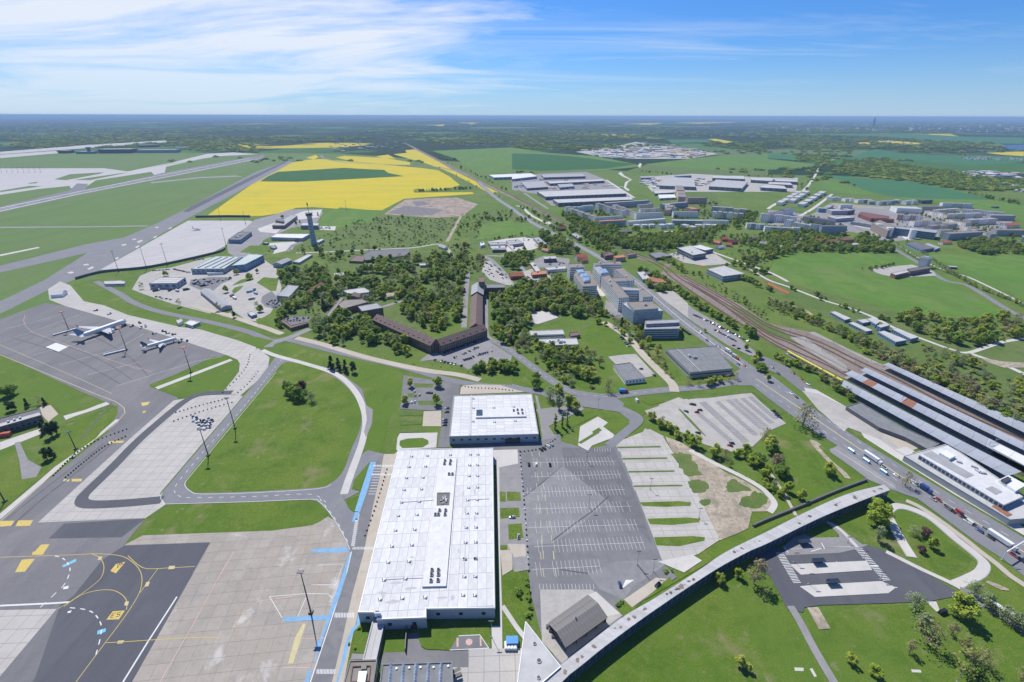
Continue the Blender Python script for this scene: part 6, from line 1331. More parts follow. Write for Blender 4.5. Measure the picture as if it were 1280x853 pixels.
block('g:1065,385 1255,390',14,8,'maroon-roofed low shops behind the striped centre',None,'wall_redbrown','roof_maroon');comb('g:820,405 1020,440',3,12,7,'grey low shop row beside the red car park building','grey low shop row',['wall_grey'],'roof_grey')
flat('centre_block','striped pink shopping centre wing facing the avenue','D:520,555 560,540 640,575 600,595',17,'wall_stripe','roof_gravel',5,BAND,'shopping centre');flat('centre_block','wide grey shopping centre wing with pale glazed middle','D:610,578 645,572 850,590 840,605',15,'wall_blue','roof_grey',4,BAND,'shopping centre')
for t,lb in(('D:545,602','left of the two white stair drums on the striped centre'),('D:598,622','right of the two white stair drums on the striped centre'),('D:715,632','pale stair drum in the middle of the grey centre wing')):
 p=G(*PX(t)[0]);mb=MB();mb.tube((0,0,0),(0,0,19),6.5,n=16);mb.tube((0,0,19),(0,0,20),5.5,3,16,1);tag(mb.build('stair_tower',['wall_white','roof_light'],None,p),lb,'stair tower')
block('h:0,290 250,300',40,13,'curved white crescent block behind the pink courtyard',None,'wall_white','roof_light')
comb('h:0,360 250,380',4,16,13,'pink and white block in the pink courtyard','pink courtyard blocks',['wall_pink','wall_white'],'roof_gravel');comb('h:170,430 450,430',4,15,13,'white block with balconies in the row behind the grey centre wing','row behind the grey centre wing',['wall_white','wall_cream'],'roof_gravel');comb('h:270,310 500,360',5,14,13,'cream gable block in the first stretch of the long diagonal row','first stretch of the diagonal row',['wall_cream','wall_white'],'roof_gravel');comb('h:480,400 680,450',5,14,13,'white gable block in the middle stretch of the long diagonal row','middle stretch of the diagonal row',['wall_cream','wall_white'],'roof_gravel');comb('h:720,480 1000,560',6,14,12,'white gable block ending the long diagonal row','last stretch of the diagonal row',['wall_cream','wall_paleblue'],'roof_gravel');comb('h:340,480 600,450',3,14,12,'grey block between the diagonal row and the centre','blocks between diagonal row and centre',['wall_grey','wall_cream'],'roof_gravel')
comb('h:430,525 560,520',2,15,13,'cream gable block at the end of the centre','gable blocks at the end of the centre',['wall_cream'],'roof_gravel');block('h:515,565 850,545',16,14,'long shaded blue-grey block facing the bushy field',None,'wall_paleblue','roof_gravel')
block('h:250,270 465,270',14,12,'long brown-grey block at the upper left of the slab estate',None,'wall_grey','roof_gravel');comb('h:455,235 760,245',3,15,13,'white slab block in the top row by the green field','top row slab blocks',['wall_white','wall_cream'],'roof_grey');comb('h:410,300 640,290',2,15,11,'low white slab block in the second row by the green field','second row slab blocks',['wall_cream'],'roof_grey');comb('h:510,350 860,345',4,15,12,'white slab block in the third row','third row slab blocks',['wall_white','wall_cream'],'roof_grey');comb('h:650,300 1060,340',4,15,13,'white slab block at the right end of the upper rows','right end slab blocks',['wall_white','wall_cream'],'roof_grey');comb('h:725,420 1000,400',3,16,13,'cream slab block with balconies in the middle of the slab estate','middle slab blocks',['wall_cream','wall_white'],'roof_grey')
block('h:930,365 1180,370',15,13,'long grey slab at the right of the slab estate',None,'wall_grey','roof_grey');block('h:990,520 1290,525',16,13,'long white-grey slab at the right edge behind the trees',None,'wall_grey','roof_gravel');block('h:1100,445 1230,435',16,10,'white house with bright red roof in the slab estate',None,'wall_white','roof_red',pitched=True);block('h:1240,580 1320,590',16,11,'cream block cut by the right picture edge',None,'wall_cream','roof_light');block('h:465,610 555,605',10,7,'small white house with red roof beside the bright blue supermarket',None,'wall_white','roof_red',pitched=True,cat='house');block('h:980,245 1030,243',8,4,'tiny dark barn alone in the light green field',None,'wall_dark','roof_dark',cat='barn')
block('D:905,785 945,788',8,4,'tiny dark shed beside the avenue on the right meadow',None,'wall_dark','roof_light',cat='shed')
# cottages in the gardens
for t,w_,hr,wl,rf,lb in(('f:430,720 490,735',9,8,'wall_pink','roof_red','red-roofed cottage at the left of the garden group'),('f:500,690 560,690',10,9,'wall_redbrown','roof_red','tallest red-roofed cottage of the garden group'),('f:560,720 650,715',10,9,'wall_redbrown','roof_maroon','maroon-roofed cottage in the garden group'),('f:545,745 600,750',9,8,'wall_pink','roof_red','red-roofed cottage in front of the maroon one'),('f:455,780 510,770',9,7,'wall_white','roof_light','pale cottage with flat-looking roof beside the works building'),('f:780,680 850,690',10,7,'wall_dark','roof_dark','dark cottage by the garden street'),('f:880,735 950,740',11,8,'wall_grey','roof_grey','grey cottage in the middle of the gardens'),('f:1190,760 1240,765',9,8,'wall_white','roof_grey','white-gabled cottage in the gardens'),('f:1060,770 1110,780',6,5,'wall_cream','roof_light','cream lean-to in the gardens'),
 ('g:460,550 530,545',11,10,'wall_cream','terracotta','cream house with orange roof beside the striped block'),('g:590,560 670,555',12,11,'wall_pink','terracotta','pink house with orange roof, wider neighbour of the cream one'),('g:690,570 760,580',10,8,'wall_redbrown','roof_dark','dark house left of the red brick block by the thicket'),('g:310,545 380,540',9,6,'wall_grey','roof_grey','low grey house in the gardens below the curved estate'),('g:240,600 290,605',8,7,'wall_white','roof_grey','small white gabled house in the gardens below the curved estate')):
 gable('cottage',lb,t,hr,w_,hr*.55,wl,rf,1,AW,'house',chimney=1)
block('g:745,605 850,600',16,9,'red brick block with dark balconies beside the thicket',None,'wall_redbrown','roof_maroon');block('g:840,635 920,625',10,5,'pale low building at the edge of the thicket',None,'wall_white','roof_light')
# hangars on the far side of the runways
for t,d_,h,wl,lb in(('A:293,208 340,208',60,18,'wall_dark','dark far hangar at the left of the runway row'),('A:380,210 460,210',60,14,'wall_blue','low far hangar second in the runway row'),('A:495,208 655,207',90,26,'wall_dark','biggest dark hangar of the runway row'),('A:685,206 880,205',70,20,'wall_paleblue','long pale hangar at the right of the runway row'),('A:690,178 790,176',60,16,'wall_dark','far dark hangar behind the runway row'),('A:890,185 960,182',60,10,'wall_white','small white hall right of the runway row')):
 flat('hangar',lb,front(t,d_),h,wl,'roof_grey',1,None,'hangar')
p_=G(*PX('A:450,208')[0]);mb=MB();mb.box((0,0,0),(14,14,34));mb.box((0,0,34),(22,22,6),mi=1);tag(mb.build('tower',['wall_dark','steel_dark'],None,p_),'far control tower beside the biggest dark hangar','tower')
p_=G(1091,158);mb=MB();mb.tube((0,0,0),(0,0,150),50,26,4);mb.tube((0,0,150),(0,0,225),26,12,4);tag(mb.build('smoke_stack','wall_dark',None,p_),'dark blue tower block standing on the horizon above the far town','tower')
# far villages and works: loose scatter of small houses, nearest ones single
FH=[]
for reg,n,(w0,w1),(h0,h1)in(('D:60,132 800,140 800,168 500,175 60,165',120,(12,30),(5,10)),('D:960,225 1280,232 1280,245 980,242',50,(10,16),(5,9)),('D:920,300 1100,300 1280,310 1280,335 1000,325',60,(14,40),(5,9)),('C:330,195 700,150 1020,205 880,230 450,232',150,(15,60),(5,12)),('D:0,30 1280,38 1280,105 0,98',260,(30,110),(10,40)),('C:0,90 1280,95 1280,128 0,120',120,(20,60),(6,14)),('A:0,60 700,60 640,130 0,120',80,(25,70),(6,14)),('B:360,165 760,120 780,180 400,205',70,(12,35),(5,10)),('B:900,150 1280,155 1280,175 960,170',40,(12,20),(5,8)),('C:0,345 160,330 460,350 560,380 200,392 0,380',60,(6,20),(2,6)),('C:640,335 740,330 740,380 700,388 650,365',30,(8,20),(3,6)),('C:920,335 1000,340 975,365 925,375',24,(8,20),(3,6)),('D:1000,340 1240,365 1280,390 1280,410',30,(10,18),(4,8))):
 rp=PX(reg);xs=[q[0]for q in rp];ys=[q[1]for q in rp];k=0
 for _ in range(n*12):
  x,y=rng.uniform(min(xs),max(xs)),rng.uniform(min(ys),max(ys))
  if not inside(rp,x,y):continue
  p_=G(x,y)
  if y>205 and not all(True for _ in()):continue
  FH.append((p_.length,p_,rng.uniform(w0,w1),rng.uniform(w0,w1)*.6,rng.uniform(h0,h1),reg));k+=1
  if k>=n:break
FH.sort(key=lambda q:q[0])
WHERE={'D:60':('far village house between the yellow strips and the dark wood','far village houses'),'D:960':('far house in the small village near the far yellow field at right','small village at right'),'D:920':('white works shed on the far slope at the right edge','works sheds on the far slope'),'C:330':('shed or house of the far works with sandy ground','far works with sandy ground'),'D:0':('house in the far town on the horizon','far town'),'C:0,':('house in the far village strip below the horizon','far village strip'),'A:0':('house in the far forest town at left','far forest town'),'B:360':('house in the hamlet behind the yellow fields','hamlet behind the yellow fields'),'B:900':('house in the hamlet above the green field','hamlet above the green field'),'C:640':('stack of goods left of the square pale warehouse','goods by the square pale warehouse'),'C:920':('shed between the pale warehouses','sheds between the warehouses'),'D:1000':('house at the foot of the wooded slope at right','houses at the wooded slope')}
unit=[]
for wl in('roof_white','wall_cream','roof_light','terracotta','wall_blue','roof_grey'):
 m_=MB();m_.box((0,0,0),(1,1,.7));m_.add([(-.55,-.55,.7),(.55,-.55,.7),(.55,.55,.7),(-.55,.55,.7),(-.55,0,1),(.55,0,1)],((0,1,5,4),(2,3,4,5),(1,2,5),(3,0,4)),1);unit.append(m_.mesh('far_house',['wall_white' if wl in('terracotta','roof_grey')else wl,wl]))
def near_label(reg):
 if reg.startswith('C:0,345'):return 'stack of timber and goods in the yard between the warehouses','goods in the timber yard'
 for k,v_ in WHERE.items():
  if reg.startswith(k):return v_
 return 'far house','far houses'
rest={}
for k,(d,p_,w_,l_,h_,reg)in enumerate(FH):
 u_=unit[k% 6]if d<9000 else unit[(k% 3)]
 lb,gp=near_label(reg);yard='goods' in gp
 if k<290:tag(put('goods_stack' if yard else 'far_house',u_,None,p_,rng.uniform(-.5,.5),(w_,l_,h_)),lb,'goods' if yard else 'house',gp)
 else:
  mb=rest.setdefault(k% 3,MB());mb.box((p_.x,p_.y,0),(w_,l_,h_*.8),rng.uniform(-.5,.5));
for k,mb in rest.items():tag(mb.build('distant_houses',('roof_white','wall_cream','roof_light')[k],None),'mass of tiny pale houses in the towns towards the horizon','houses',None,'stuff')
# ------------------------------------------------------------------ airliners
def foil(root,tip,c0,c1,sweep,th,up):
 rings=[]
 for(x,y,z),c,t in((root,c0,th),(tip,c1,th*.5)):
  rings.append([(x+.5 *c,y,z),(x+.2 *c,y,z+t*.5),(x-.2 *c,y,z+t*.4),(x-.5 *c,y,z),(x-.2 *c,y,z-t*.35),(x+.2 *c,y,z-t*.4)])
 return rings
def airliner(name,label,nose,tail,r,span,blue):
 a,b=G(*PX(nose)[0],r*1.9),G(*PX(tail)[0],r*2.2);L_=(a-b).length;d=(a-b);rz=math.atan2(d.y,d.x);c=(a+b)/2;c.z=zat(c.x,c.y);rt=empty(name,c,rz);tag(rt,label,'airliner');h=L_/2;z0=r*1.9
 prof=((-1,.10,.75),(-.9,.34,.6),(-.75,.72,.25),(-.58,.97,.03),(-.4,1,0),(.7,1,0),(.84,.93,-.03),(.92,.74,-.12),(.97,.48,-.25),(1,.1,-.34));n=14
 rings=[[(x*h,r*k*math.cos(t),z0+r*dz+r*k*math.sin(t))for t in np.linspace(0,6.2832,n+1)[:-1]]for x,k,dz in prof]
 mb=MB();mb.loft(rings);fu=mb.build('fuselage','metal_white',rt,smooth_=True)
 mb=MB();
 for sg in(-1,1):
  for k in range(int(L_*.62 /1.1)):x=-h*.55 +k*1.1;y=sg*(r*.985);z=z0+r*.28;mb.quad((x,y,z),(x+.5,y,z),(x+.5,y,z+.5),(x,y,z+.5))if sg<0 else mb.quad((x+.5,y,z),(x,y,z),(x,y,z+.5),(x+.5,y,z+.5))
 mb.build('window_row','glass_dark',fu,kind='stuff');mb=MB();mb.box((h*.925,0,z0+r*.42),(h*.03,r*1.1,r*.2));mb.build('cockpit_window','glass_dark',fu)
 for sg in(-1,1):
  mb=MB();mb.loft(foil((h*.08,sg*r*.6,z0-r*.45),(-h*.3,sg*span/2,z0+r*.5),L_*.2,L_*.05,0,r*.45,0));w_=mb.build('wing','metal_grey',rt)
  mb=MB();mb.loft([[(-h*.27,sg*span*.498,z0+r*.5),(-h*.34,sg*span*.498,z0+r*.5),(-h*.34,sg*span*.492,z0+r*.5)],[(-h*.34,sg*span*.505,z0+r*1.4),(-h*.37,sg*span*.505,z0+r*1.4),(-h*.37,sg*span*.503,z0+r*1.4)]]);mb.build('winglet',blue,w_)
  e_=MB();ex,ey,ez=h*.12,sg*span*.17,z0-r*.95
  e_.loft([[(ex+x,ey+q*math.cos(t),ez+q*math.sin(t))for t in np.linspace(0,6.2832,13)[:-1]]for x,q in((h*.11,r*.48),(h*.06,r*.56),(-.02 *h,r*.5),(-h*.07,r*.3))]);e_.box((ex-h*.02,ey,ez+r*.4),(h*.1,.3,r*.35));e_.build('engine','metal_white',rt,smooth_=False)
  mb=MB();mb.loft(foil((-h*.84,sg*r*.25,z0+r*.55),(-h*.97,sg*span*.19,z0+r*.75),L_*.1,L_*.04,0,r*.2,0));mb.build('tailplane','metal_grey',rt)
  mb=MB();mb.tube((-h*.02,sg*r*.9,0.1),(-h*.02,sg*r*.9,z0-r*.5),.22,n=5,mi=1);mb.tube((-h*.02 -.6,sg*r*.9,.5),(-h*.02 +.6,sg*r*.9,.5),.5,n=8);mb.build('landing_gear',['rubber','steel_grey'],rt)
 mb=MB();mb.loft([[(-h*.66,y,z0+r*.8),(-h*.74,y*2,z0+r*.8),(-h*.97,y,z0+r*.9)]for y in(.2,)][0:0]or[[(-h*.64,0,z0+r*.9),(-h*.8,.28,z0+r*.9),(-h*.96,0,z0+r*.9),(-h*.8,-.28,z0+r*.9)],[(-h*.9,0,z0+r*3.7),(-h*.96,.12,z0+r*3.7),(-h*1.03,0,z0+r*3.7),(-h*.96,-.12,z0+r*3.7)]]);mb.build('tail_fin',blue,rt)
 mb=MB();mb.tube((h*.78,0,.1),(h*.78,0,z0-r*.6),.16,n=5,mi=1);mb.box((h*.78,0,0),(.9,.6,.9));mb.build('nose_gear',['rubber','steel_grey'],rt)
airliner('wide_body_airliner','large white airliner with blue tail parked on the dark apron','x:158,400.5','x:95,421.5',2.85,58,'wall_blue')
airliner('airliner','smaller white airliner with dark blue tail parked nearer the service road','x:220.5,423','x:177.5,434.5',2.0,34,'glass_blue')
airliner('business_jet','small white jet alone on the pale far apron','A:1002,586','A:962,583',1.6,24,'metal_white')
# ------------------------------------------------------------------ cars, vans, lorries
CARCOL=dict(white=(.75,.76,.76),silver=(.42,.43,.45),grey=(.16,.165,.175),black=(.022,.023,.026),blue=(.035,.09,.27),red=(.38,.028,.025),orange=(.62,.20,.03),sky=(.20,.42,.62))
for k,c in CARCOL.items():solid('car_'+k,c,.32,.1,var=.04,spec=.6)
def car_rings(L_,w,top,van=False):
 st=((-.5,.35,.62,.9),(-.47,.3,.85,.96),(-.3,.28,.9,1),(.2,.28,.88,1),(.42,.28,.78,.97),(.5,.34,.58,.86))
 return[[(x*L_,-w/2 *k,z0),(x*L_,w/2 *k,z0),(x*L_,w/2 *k*.96,z1-.08),(x*L_,w/2 *k*.84,z1),(x*L_,-w/2 *k*.84,z1),(x*L_,-w/2 *k*.96,z1-.08)]for x,z0,z1,k in st]
def cabin(L_,w,h,van=False):
 st=((-.46,.82,.8),(-.36,h-.08,.74),(.02,h,.76),(.24,.88,.84))if not van else((-.49,.8,.9),(-.485,h-.05,.84),(.22,h,.84),(.42,.8,.84))
 return[[(x*L_,-w/2 *k,.8),(x*L_,w/2 *k,.8),(x*L_,w/2 *k*(.9 if z>1 else 1),z),(x*L_,-w/2 *k*(.9 if z>1 else 1),z)]for x,z,k in st]
def car_parts(col,van):
 L_,w,h=(5.4,2.0,2.3)if van else(4.5,1.82,1.48)
 body=MB();body.loft(car_rings(L_,w,h));
 if van:body.loft(cabin(L_,w,h,True))
 else:
  r_=cabin(L_,w*.86,h-.0);body.add([(r_[1][2][0]+.1,r_[1][2][1],h+.005),(r_[2][2][0],r_[2][2][1],h+.03),(r_[2][3][0],r_[2][3][1],h+.03),(r_[1][3][0]+.1,r_[1][3][1],h+.005)],((0,3,2,1),(0,1,2,3)))
 gl=MB();
 if van:gl.box((L_*.33,0,1.15),(L_*.16,w*.9,.8));gl.box((L_*.12,0,1.3),(L_*.2,w*.93,.6))
 else:gl.loft(cabin(L_,w*.98,h))
 wh=MB();wh.tube((0,-.11,0),(0,.11,0),.34,n=10);wh.tube((0,-.12,0),(0,.12,0),.18,n=8,mi=1)
 return body,gl,wh,L_,w
CARS={}
def car_mesh(col,van=False):
 k=(col,van)
 if k not in CARS:
  b,g_,w_,L_,w=car_parts(col,van);one=MB();one.v=list(b.v);one.f=list(b.f);one.m=[0]*len(b.f);one.add(g_.v,g_.f,1)
  for x in(-.3,.31):
   for y in(-.5,.5):one.tube((x*L_,y*w-.02 *np.sign(y)*5,.33),(x*L_,y*w*.82,.33),.34,n=8,mi=2)
  CARS[k]=(one.mesh('car',['car_'+col,'glass_dark','rubber']),b.mesh('body','car_'+col),g_.mesh('window','glass_dark'),w_.mesh('wheel',['rubber','metal_grey']),L_,w)
 return CARS[k]
LAMPM=MB();LAMPM.box((0,0,0),(.12,.36,.16));LAMP_ME=LAMPM.mesh('headlight','glass_sky')
TAKEN=[]
def car(p,rz,col,label,group=None,van=False,parts=False):
 one,b,g_,w_,L_,w=car_mesh(col,van);z=zat(p.x,p.y);nm='van' if van else 'car'
 NOTREE.append(((p.x-3,p.y-3,p.x+3,p.y+3),[(p.x-3,p.y-3),(p.x+3,p.y-3),(p.x+3,p.y+3),(p.x-3,p.y+3)]))
 if not parts:return tag(put('parked_'+nm,one,None,(p.x,p.y,z),rz),label,nm,group)
 rt=empty('parked_'+nm,(p.x,p.y,z),rz);tag(rt,label,nm,group);put('body',b,rt);put('window',g_,rt)
 for x in(-.3,.31):
  for y in(-.46,.46):put('wheel',w_,rt,(x*L_,y*w,.34))
 for y in(-.34,.34):put('headlight',LAMP_ME,rt,(L_*.475,y*w,.6))
 return rt
COLS=['white','silver','grey','black','black','blue','silver','grey','red','white']
def pick():return COLS[int(rng.integers(len(COLS)))]
NCAR=[0]
def car_row(t,n,where,across=True,skip=.12):
 a,b=W(t);d=(b-a);rz=math.atan2(d.y,d.x)+(math.pi/2 if across else 0)
 for k in range(n):
  if rng.random()<skip:continue
  c=pick();p=a.lerp(b,(k+.5)/n);car(p,rz+rng.normal(0,.03)+(math.pi if rng.random()<.3 else 0),c,f'{c} car parked {where}','cars '+where,rng.random()<.08 and c=='white')
def car_field(t,n,where,base=0.0,mn=4.2):
 rp=PX(t);xs=[q[0]for q in rp];ys=[q[1]for q in rp];got=[]
 for _ in range(n*20):
  x,y=rng.uniform(min(xs),max(xs)),rng.uniform(min(ys),max(ys))
  if not inside(rp,x,y):continue
  p=G(x,y)
  if any((p-q).length<mn for q in got):continue
  got.append(p);c=pick();car(p,base+(math.pi/2 if rng.random()<.4 else 0)+rng.normal(0,.1),c,f'{c} car standing {where}','cars '+where)
  if len(got)>=n:break
where='in the court of the brown administration building'
for t,n in(('F:935,408 1112,348',17),('F:1030,415 1112,378',8),('F:1035,445 1080,432',4),('F:1080,428 1182,396',9),('F:985,432 1020,425',3)):car_row(t,n,where)
car_row('F:888,440 1036,472',9,'on the lawn edge below the administration court');
for t,n in(('G:905,215 1010,262',12),('G:930,225 1100,310',16),('G:1010,262 1185,350',18),('G:1000,285 1150,365',12),('G:1090,360 1140,390',4)):car_row(t,n,'in the long car park beside the railway trees',skip=.2)
car_row('G:545,325 585,378',6,'along the office lane');car_row('G:590,308 655,372',10,'in front of the stepped office block');car_row('d:480,650 560,715',8,'under the trees by the ladder offices');car_row('G:835,278 905,325',7,'on the court between the stepped block and the main road')
car_row('j:215,272 335,300',12,'left of the skylight hall');car_row('j:355,205 440,200',7,'behind the skylight hall');car_row('j:60,285 190,275',9,'along the blast wall');car_row('j:1015,632 1205,628',14,'inside the brown garage court');car_row('j:1010,650 1190,645',8,'at the front of the brown garage court')
car_field('j:880,520 940,490 1020,530 960,560',16,'on the crowded court below the grey depot');car_field('j:350,350 640,330 620,350 430,400 340,380',26,'between the skylight hall and the long dark shed');car_field('j:60,470 220,480 200,500 80,480',5,'on the sandy yard by the pale blue hall')
car_field('c:60,470 160,500 280,600 260,640 100,600 30,560',26,'in the village yard by the lane');car_field('c:440,590 520,640 680,620 700,650 500,690 450,640',22,'round the brick garage');car_field('c:700,460 860,470 840,500 690,495',9,'in the court of the wide low white hall');car_field('c:640,570 780,565 760,610 660,600',10,'below the wide low white hall');car_field('c:390,215 520,210 500,250 420,250',7,'behind the grey workshop roofs');car_field('f:110,785 330,780 C:900,702 820,708',0,'x')if 0 else None
car_field('C:800,712 850,702 870,745 820,730',9,'beside the metal-walled works building');car_field('a:640,352 780,348 770,378 640,378',12,'on the court behind the control tower');car_row('x:330,320 352,300',6,'beside the far apron offices')
for t in('i:0,0',):pass
# single vehicles near the hall, with their parts
SG=(('M:85,167','black',0,'black car in the top row of the main car park, left one'),('M:122,165','white',0,'white car alone between two black ones in the main car park'),('M:190,168','black',0,'black car in the top row of the main car park, right of the white one'),('N:540,168','blue',0,'dark blue car beside the white hatching near the shed'),('N:728,168','black',2.2,'black car on the stone terrace by the walkway'),
 ('o:118,192','white',0,'white car at the back of the small gravel bays'),('o:122,224','white',0,'white car left in the front pair of the gravel bays'),('o:157,220','silver',0,'silver car right in the front pair of the gravel bays'),('o:225,205','black',1.5,'black car at the tree in the gravel bays'),('o:245,207','grey',1.5,'grey car touching the tree in the gravel bays'),('o:95,280','white',0,'white car beside the small tree, left of two'),('o:120,278','white',0,'white car beside the small tree, right of two'),
 ('o:378,328','silver',1.57,'silver car by the smaller square hall, farthest'),('o:374,358','grey',1.57,'dark grey car by the smaller square hall, second farthest'),('o:362,418','silver',1.57,'silver car in the trio by the smaller square hall'),('o:360,440','blue',1.57,'blue car in the trio by the smaller square hall'),('o:357,462','grey',1.57,'grey car nearest in the trio by the smaller square hall'),('o:1130,660','black',.5,'first black car at the curved bollard row'),('o:1153,650','black',.5,'second black car at the curved bollard row'),('o:1188,632','white',.5,'white car at the curved bollard row'),('o:1212,622','silver',.5,'silver car at the end of the curved bollard row'),
 ('n:132,287','white',1.57,'white car on the paved strip beside the main car park'),('n:158,366','silver',0,'silver car on the paved strip nearer the shed'),('l:240,226','blue',.7,'dark blue car at the divider of the gravel car park'),('l:325,232','red',1.5,'dark red car at the head of the gravel car park'),('l:350,215','black',1.2,'black car in the gravel car park, beside the dark red one'),('l:283,168','grey',1.3,'grey car at the gate of the gravel car park'),('l:300,172','black',1.3,'black car at the gate of the gravel car park'),('l:605,480','blue',1.0,'blue car beside the bright red one'),('l:592,500','red',1.0,'bright red car at the low end of the gravel car park'),('l:335,398','black',.9,'black car under the trees of the gravel car park'),('l:938,222','black',.9,'first of four dark cars under the hedge'),('l:955,240','grey',.9,'second of four dark cars under the hedge'),('l:970,257','black',.9,'third of four dark cars under the hedge'),('l:985,272','blue',.9,'fourth of four dark cars under the hedge'),
 ('G:300,582','black',2.0,'black car alone on the curved street'),('G:710,520','black',.6,'black van-like car on the office lane'),('G:645,488','grey',1.5,'dark car on the pavilion court'))
for t,c,rz,lb in SG:car(G(*PX(t)[0]),(math.pi/2 -GRID)+rz,c,lb,None,False,True)
RD=W('x:1010,516 1280,694');RZ=math.atan2((RD[1]-RD[0]).y,(RD[1]-RD[0]).x)
for t,c,van,lb in(('O:580,183','silver',0,'silver car behind the white lorry on the main road'),('O:640,222','white',0,'white car alone on the main road'),('i:120,458','white',1,'white van at the bare bush on the main road'),('i:280,565','red',0,'red car before the queue of parked vehicles'),('i:245,560','silver',0,'silver car parked beside the red one'),('i:340,620','grey',1,'grey van in the roadside queue'),('i:372,640','black',0,'black car in the roadside queue'),('i:420,655','red',1,'red van in the roadside queue'),('i:440,680','black',0,'black car behind the red van'),('i:478,712','white',1,'white van in the roadside queue'),('i:520,735','grey',0,'grey car behind the white van'),('i:555,772','blue',0,'dark blue car in the roadside queue'),('i:590,762','silver',0,'silver car overtaking the roadside queue'),('i:628,818','black',0,'black car near the end of the roadside queue'),('Q:1225,20','red',0,'dark red car at the right edge of the main road'),('Q:1262,45','black',0,'black car behind the dark red one'),
 ('G:940,305','white',1,'white van on the main road by the office park'),('G:1015,372','silver',0,'silver car on the main road by the dark hall'),('G:1035,380','white',0,'white car on the main road by the dark hall'),('G:1130,465','blue',0,'blue car at the junction'),('G:1160,472','orange',0,'orange car at the junction'),('G:975,345','black',0,'black car on the far lane by the office park'),('G:625,648','white',1,'white van on the street by the traffic island'),('H:50,510','blue',0,'dark car on the road by the gravel car park'),('H:20,480','silver',0,'silver car on the parking strip by the hedge'),('H:125,510','black',0,'black car on the parking strip by the yellow canopy'),('H:165,535','red',0,'red car on the parking strip by the yellow canopy'),('H:200,562','white',0,'white car at the end of the parking strip'),('H:115,610','white',0,'white car on the carriageway by the bushes'),('H:140,630','black',0,'black car on the carriageway by the bushes'),('c:520,45','white',1,'white van on the far main road'),('c:585,85','silver',0,'silver car on the far main road'),('c:760,140','black',0,'black car on the far main road')):
 car(G(*PX(t)[0]),RZ+(math.pi if rng.random()<.5 else 0),c,lb,None,bool(van),PX(t)[0][1]>500)
def lorry(t,rz,label,L_=11,cabc='white',box='metal_white',cat='lorry',name='lorry'):
 p=G(*PX(t)[0]);rt=empty(name,(p.x,p.y,zat(p.x,p.y)),rz);tag(rt,label,cat)
 mb=MB();mb.box((-1.4,0,1.1),(L_-3,2.5,2.7));mb.build('cargo_box',box,rt);mb=MB();mb.box((L_/2 -1.3,0,.6),(2.2,2.4,2.3),taper=.92);cb=mb.build('cab','car_'+cabc,rt);mb=MB();mb.box((L_/2 -.25,0,1.7),(.12,2.1,.9));mb.build('windscreen','glass_dark',cb);mb=MB();mb.box((-1,0,.7),(L_-2.6,1.2,.4));mb.build('chassis','steel_dark',rt)
 for x in(-L_*.36,-L_*.24,L_*.36):
  for y in(-1.05,1.05):mb=MB();mb.tube((x,y-.18,.5),(x,y+.18,.5),.5,n=10);mb.build('wheel','rubber',rt)
lorry('O:520,140',RZ,'white articulated lorry on the main road beside the station',15);lorry('i:195,502',RZ,'dark blue box lorry on the main road',8,'blue','car_blue');lorry('i:700,845',RZ,'long lorry with pale trailer at the end of the roadside queue',16,'silver');lorry('G:1080,403',RZ+.1,'white box lorry at the junction by the dark hall',9);lorry('G:1115,432',RZ+.1,'orange-grey lorry behind the white one at the junction',9,'orange','metal_grey');lorry('G:557,604',.05,'blue lorry with red load turning on the street',9,'red','plastic_blue')
for k,t in enumerate(('O:415,99','O:490,149','O:577,205')):
 p=G(*PX(t)[0]);mb=MB();mb.box((0,0,0),(5,2,1.8));mb.loft([[(-2.5,-1,1.8),(2.5,-1,1.8),(2.5,1,1.8),(-2.5,1,1.8)],[(-2.5,-.2,2.3),(2.5,-.2,2.3),(2.5,.2,2.3),(-2.5,.2,2.3)]],0);tag(mb.build('covered_trailer','car_sky',None,(p.x,p.y,zat(p.x,p.y)),RZ),('first light blue covered trailer, nearest the junction','middle light blue covered trailer beside the white lorry','last light blue covered trailer, nearest the walkway end')[k],'trailer','light blue trailers on the old road')
bz=W('Q:1105,268 1250,358');d=bz[1]-bz[0];br=math.atan2(d.y,d.x);c=bz[0].lerp(bz[1],.5);bus=empty('articulated_bus',(c.x,c.y,zat(c.x,c.y)),br);tag(bus,'white and yellow articulated bus on the road behind the young trees','bus')
for x,nm in((-4.6,'rear_section'),(4.6,'front_section')):
 mb=MB();mb.box((x,0,.4),(8.6,2.5,2.6));s_=mb.build(nm,'yellow_metal',bus);mb=MB();mb.box((x,0,3.0),(8.6,2.5,.15));mb.box((x,0,3.15),(3.5,1.6,.3));mb.build('roof','metal_white',s_);mb=MB();mb.box((x,0,1.5),(8.2,2.56,1.0));mb.build('window','glass_dark',s_)
 for y in(-1.1,1.1):mb=MB();mb.tube((x+2,y-.2,.5),(x+2,y+.2,.5),.5,n=10);mb.build('wheel','rubber',bus)
mb=MB();mb.box((0,0,.5),(1.0,2.3,2.4));mb.build('bellows','steel_dark',bus)
car(G(*PX('Q:872,305')[0]),.3,'black','black van parked at the corner of the coach station',None,True,True)
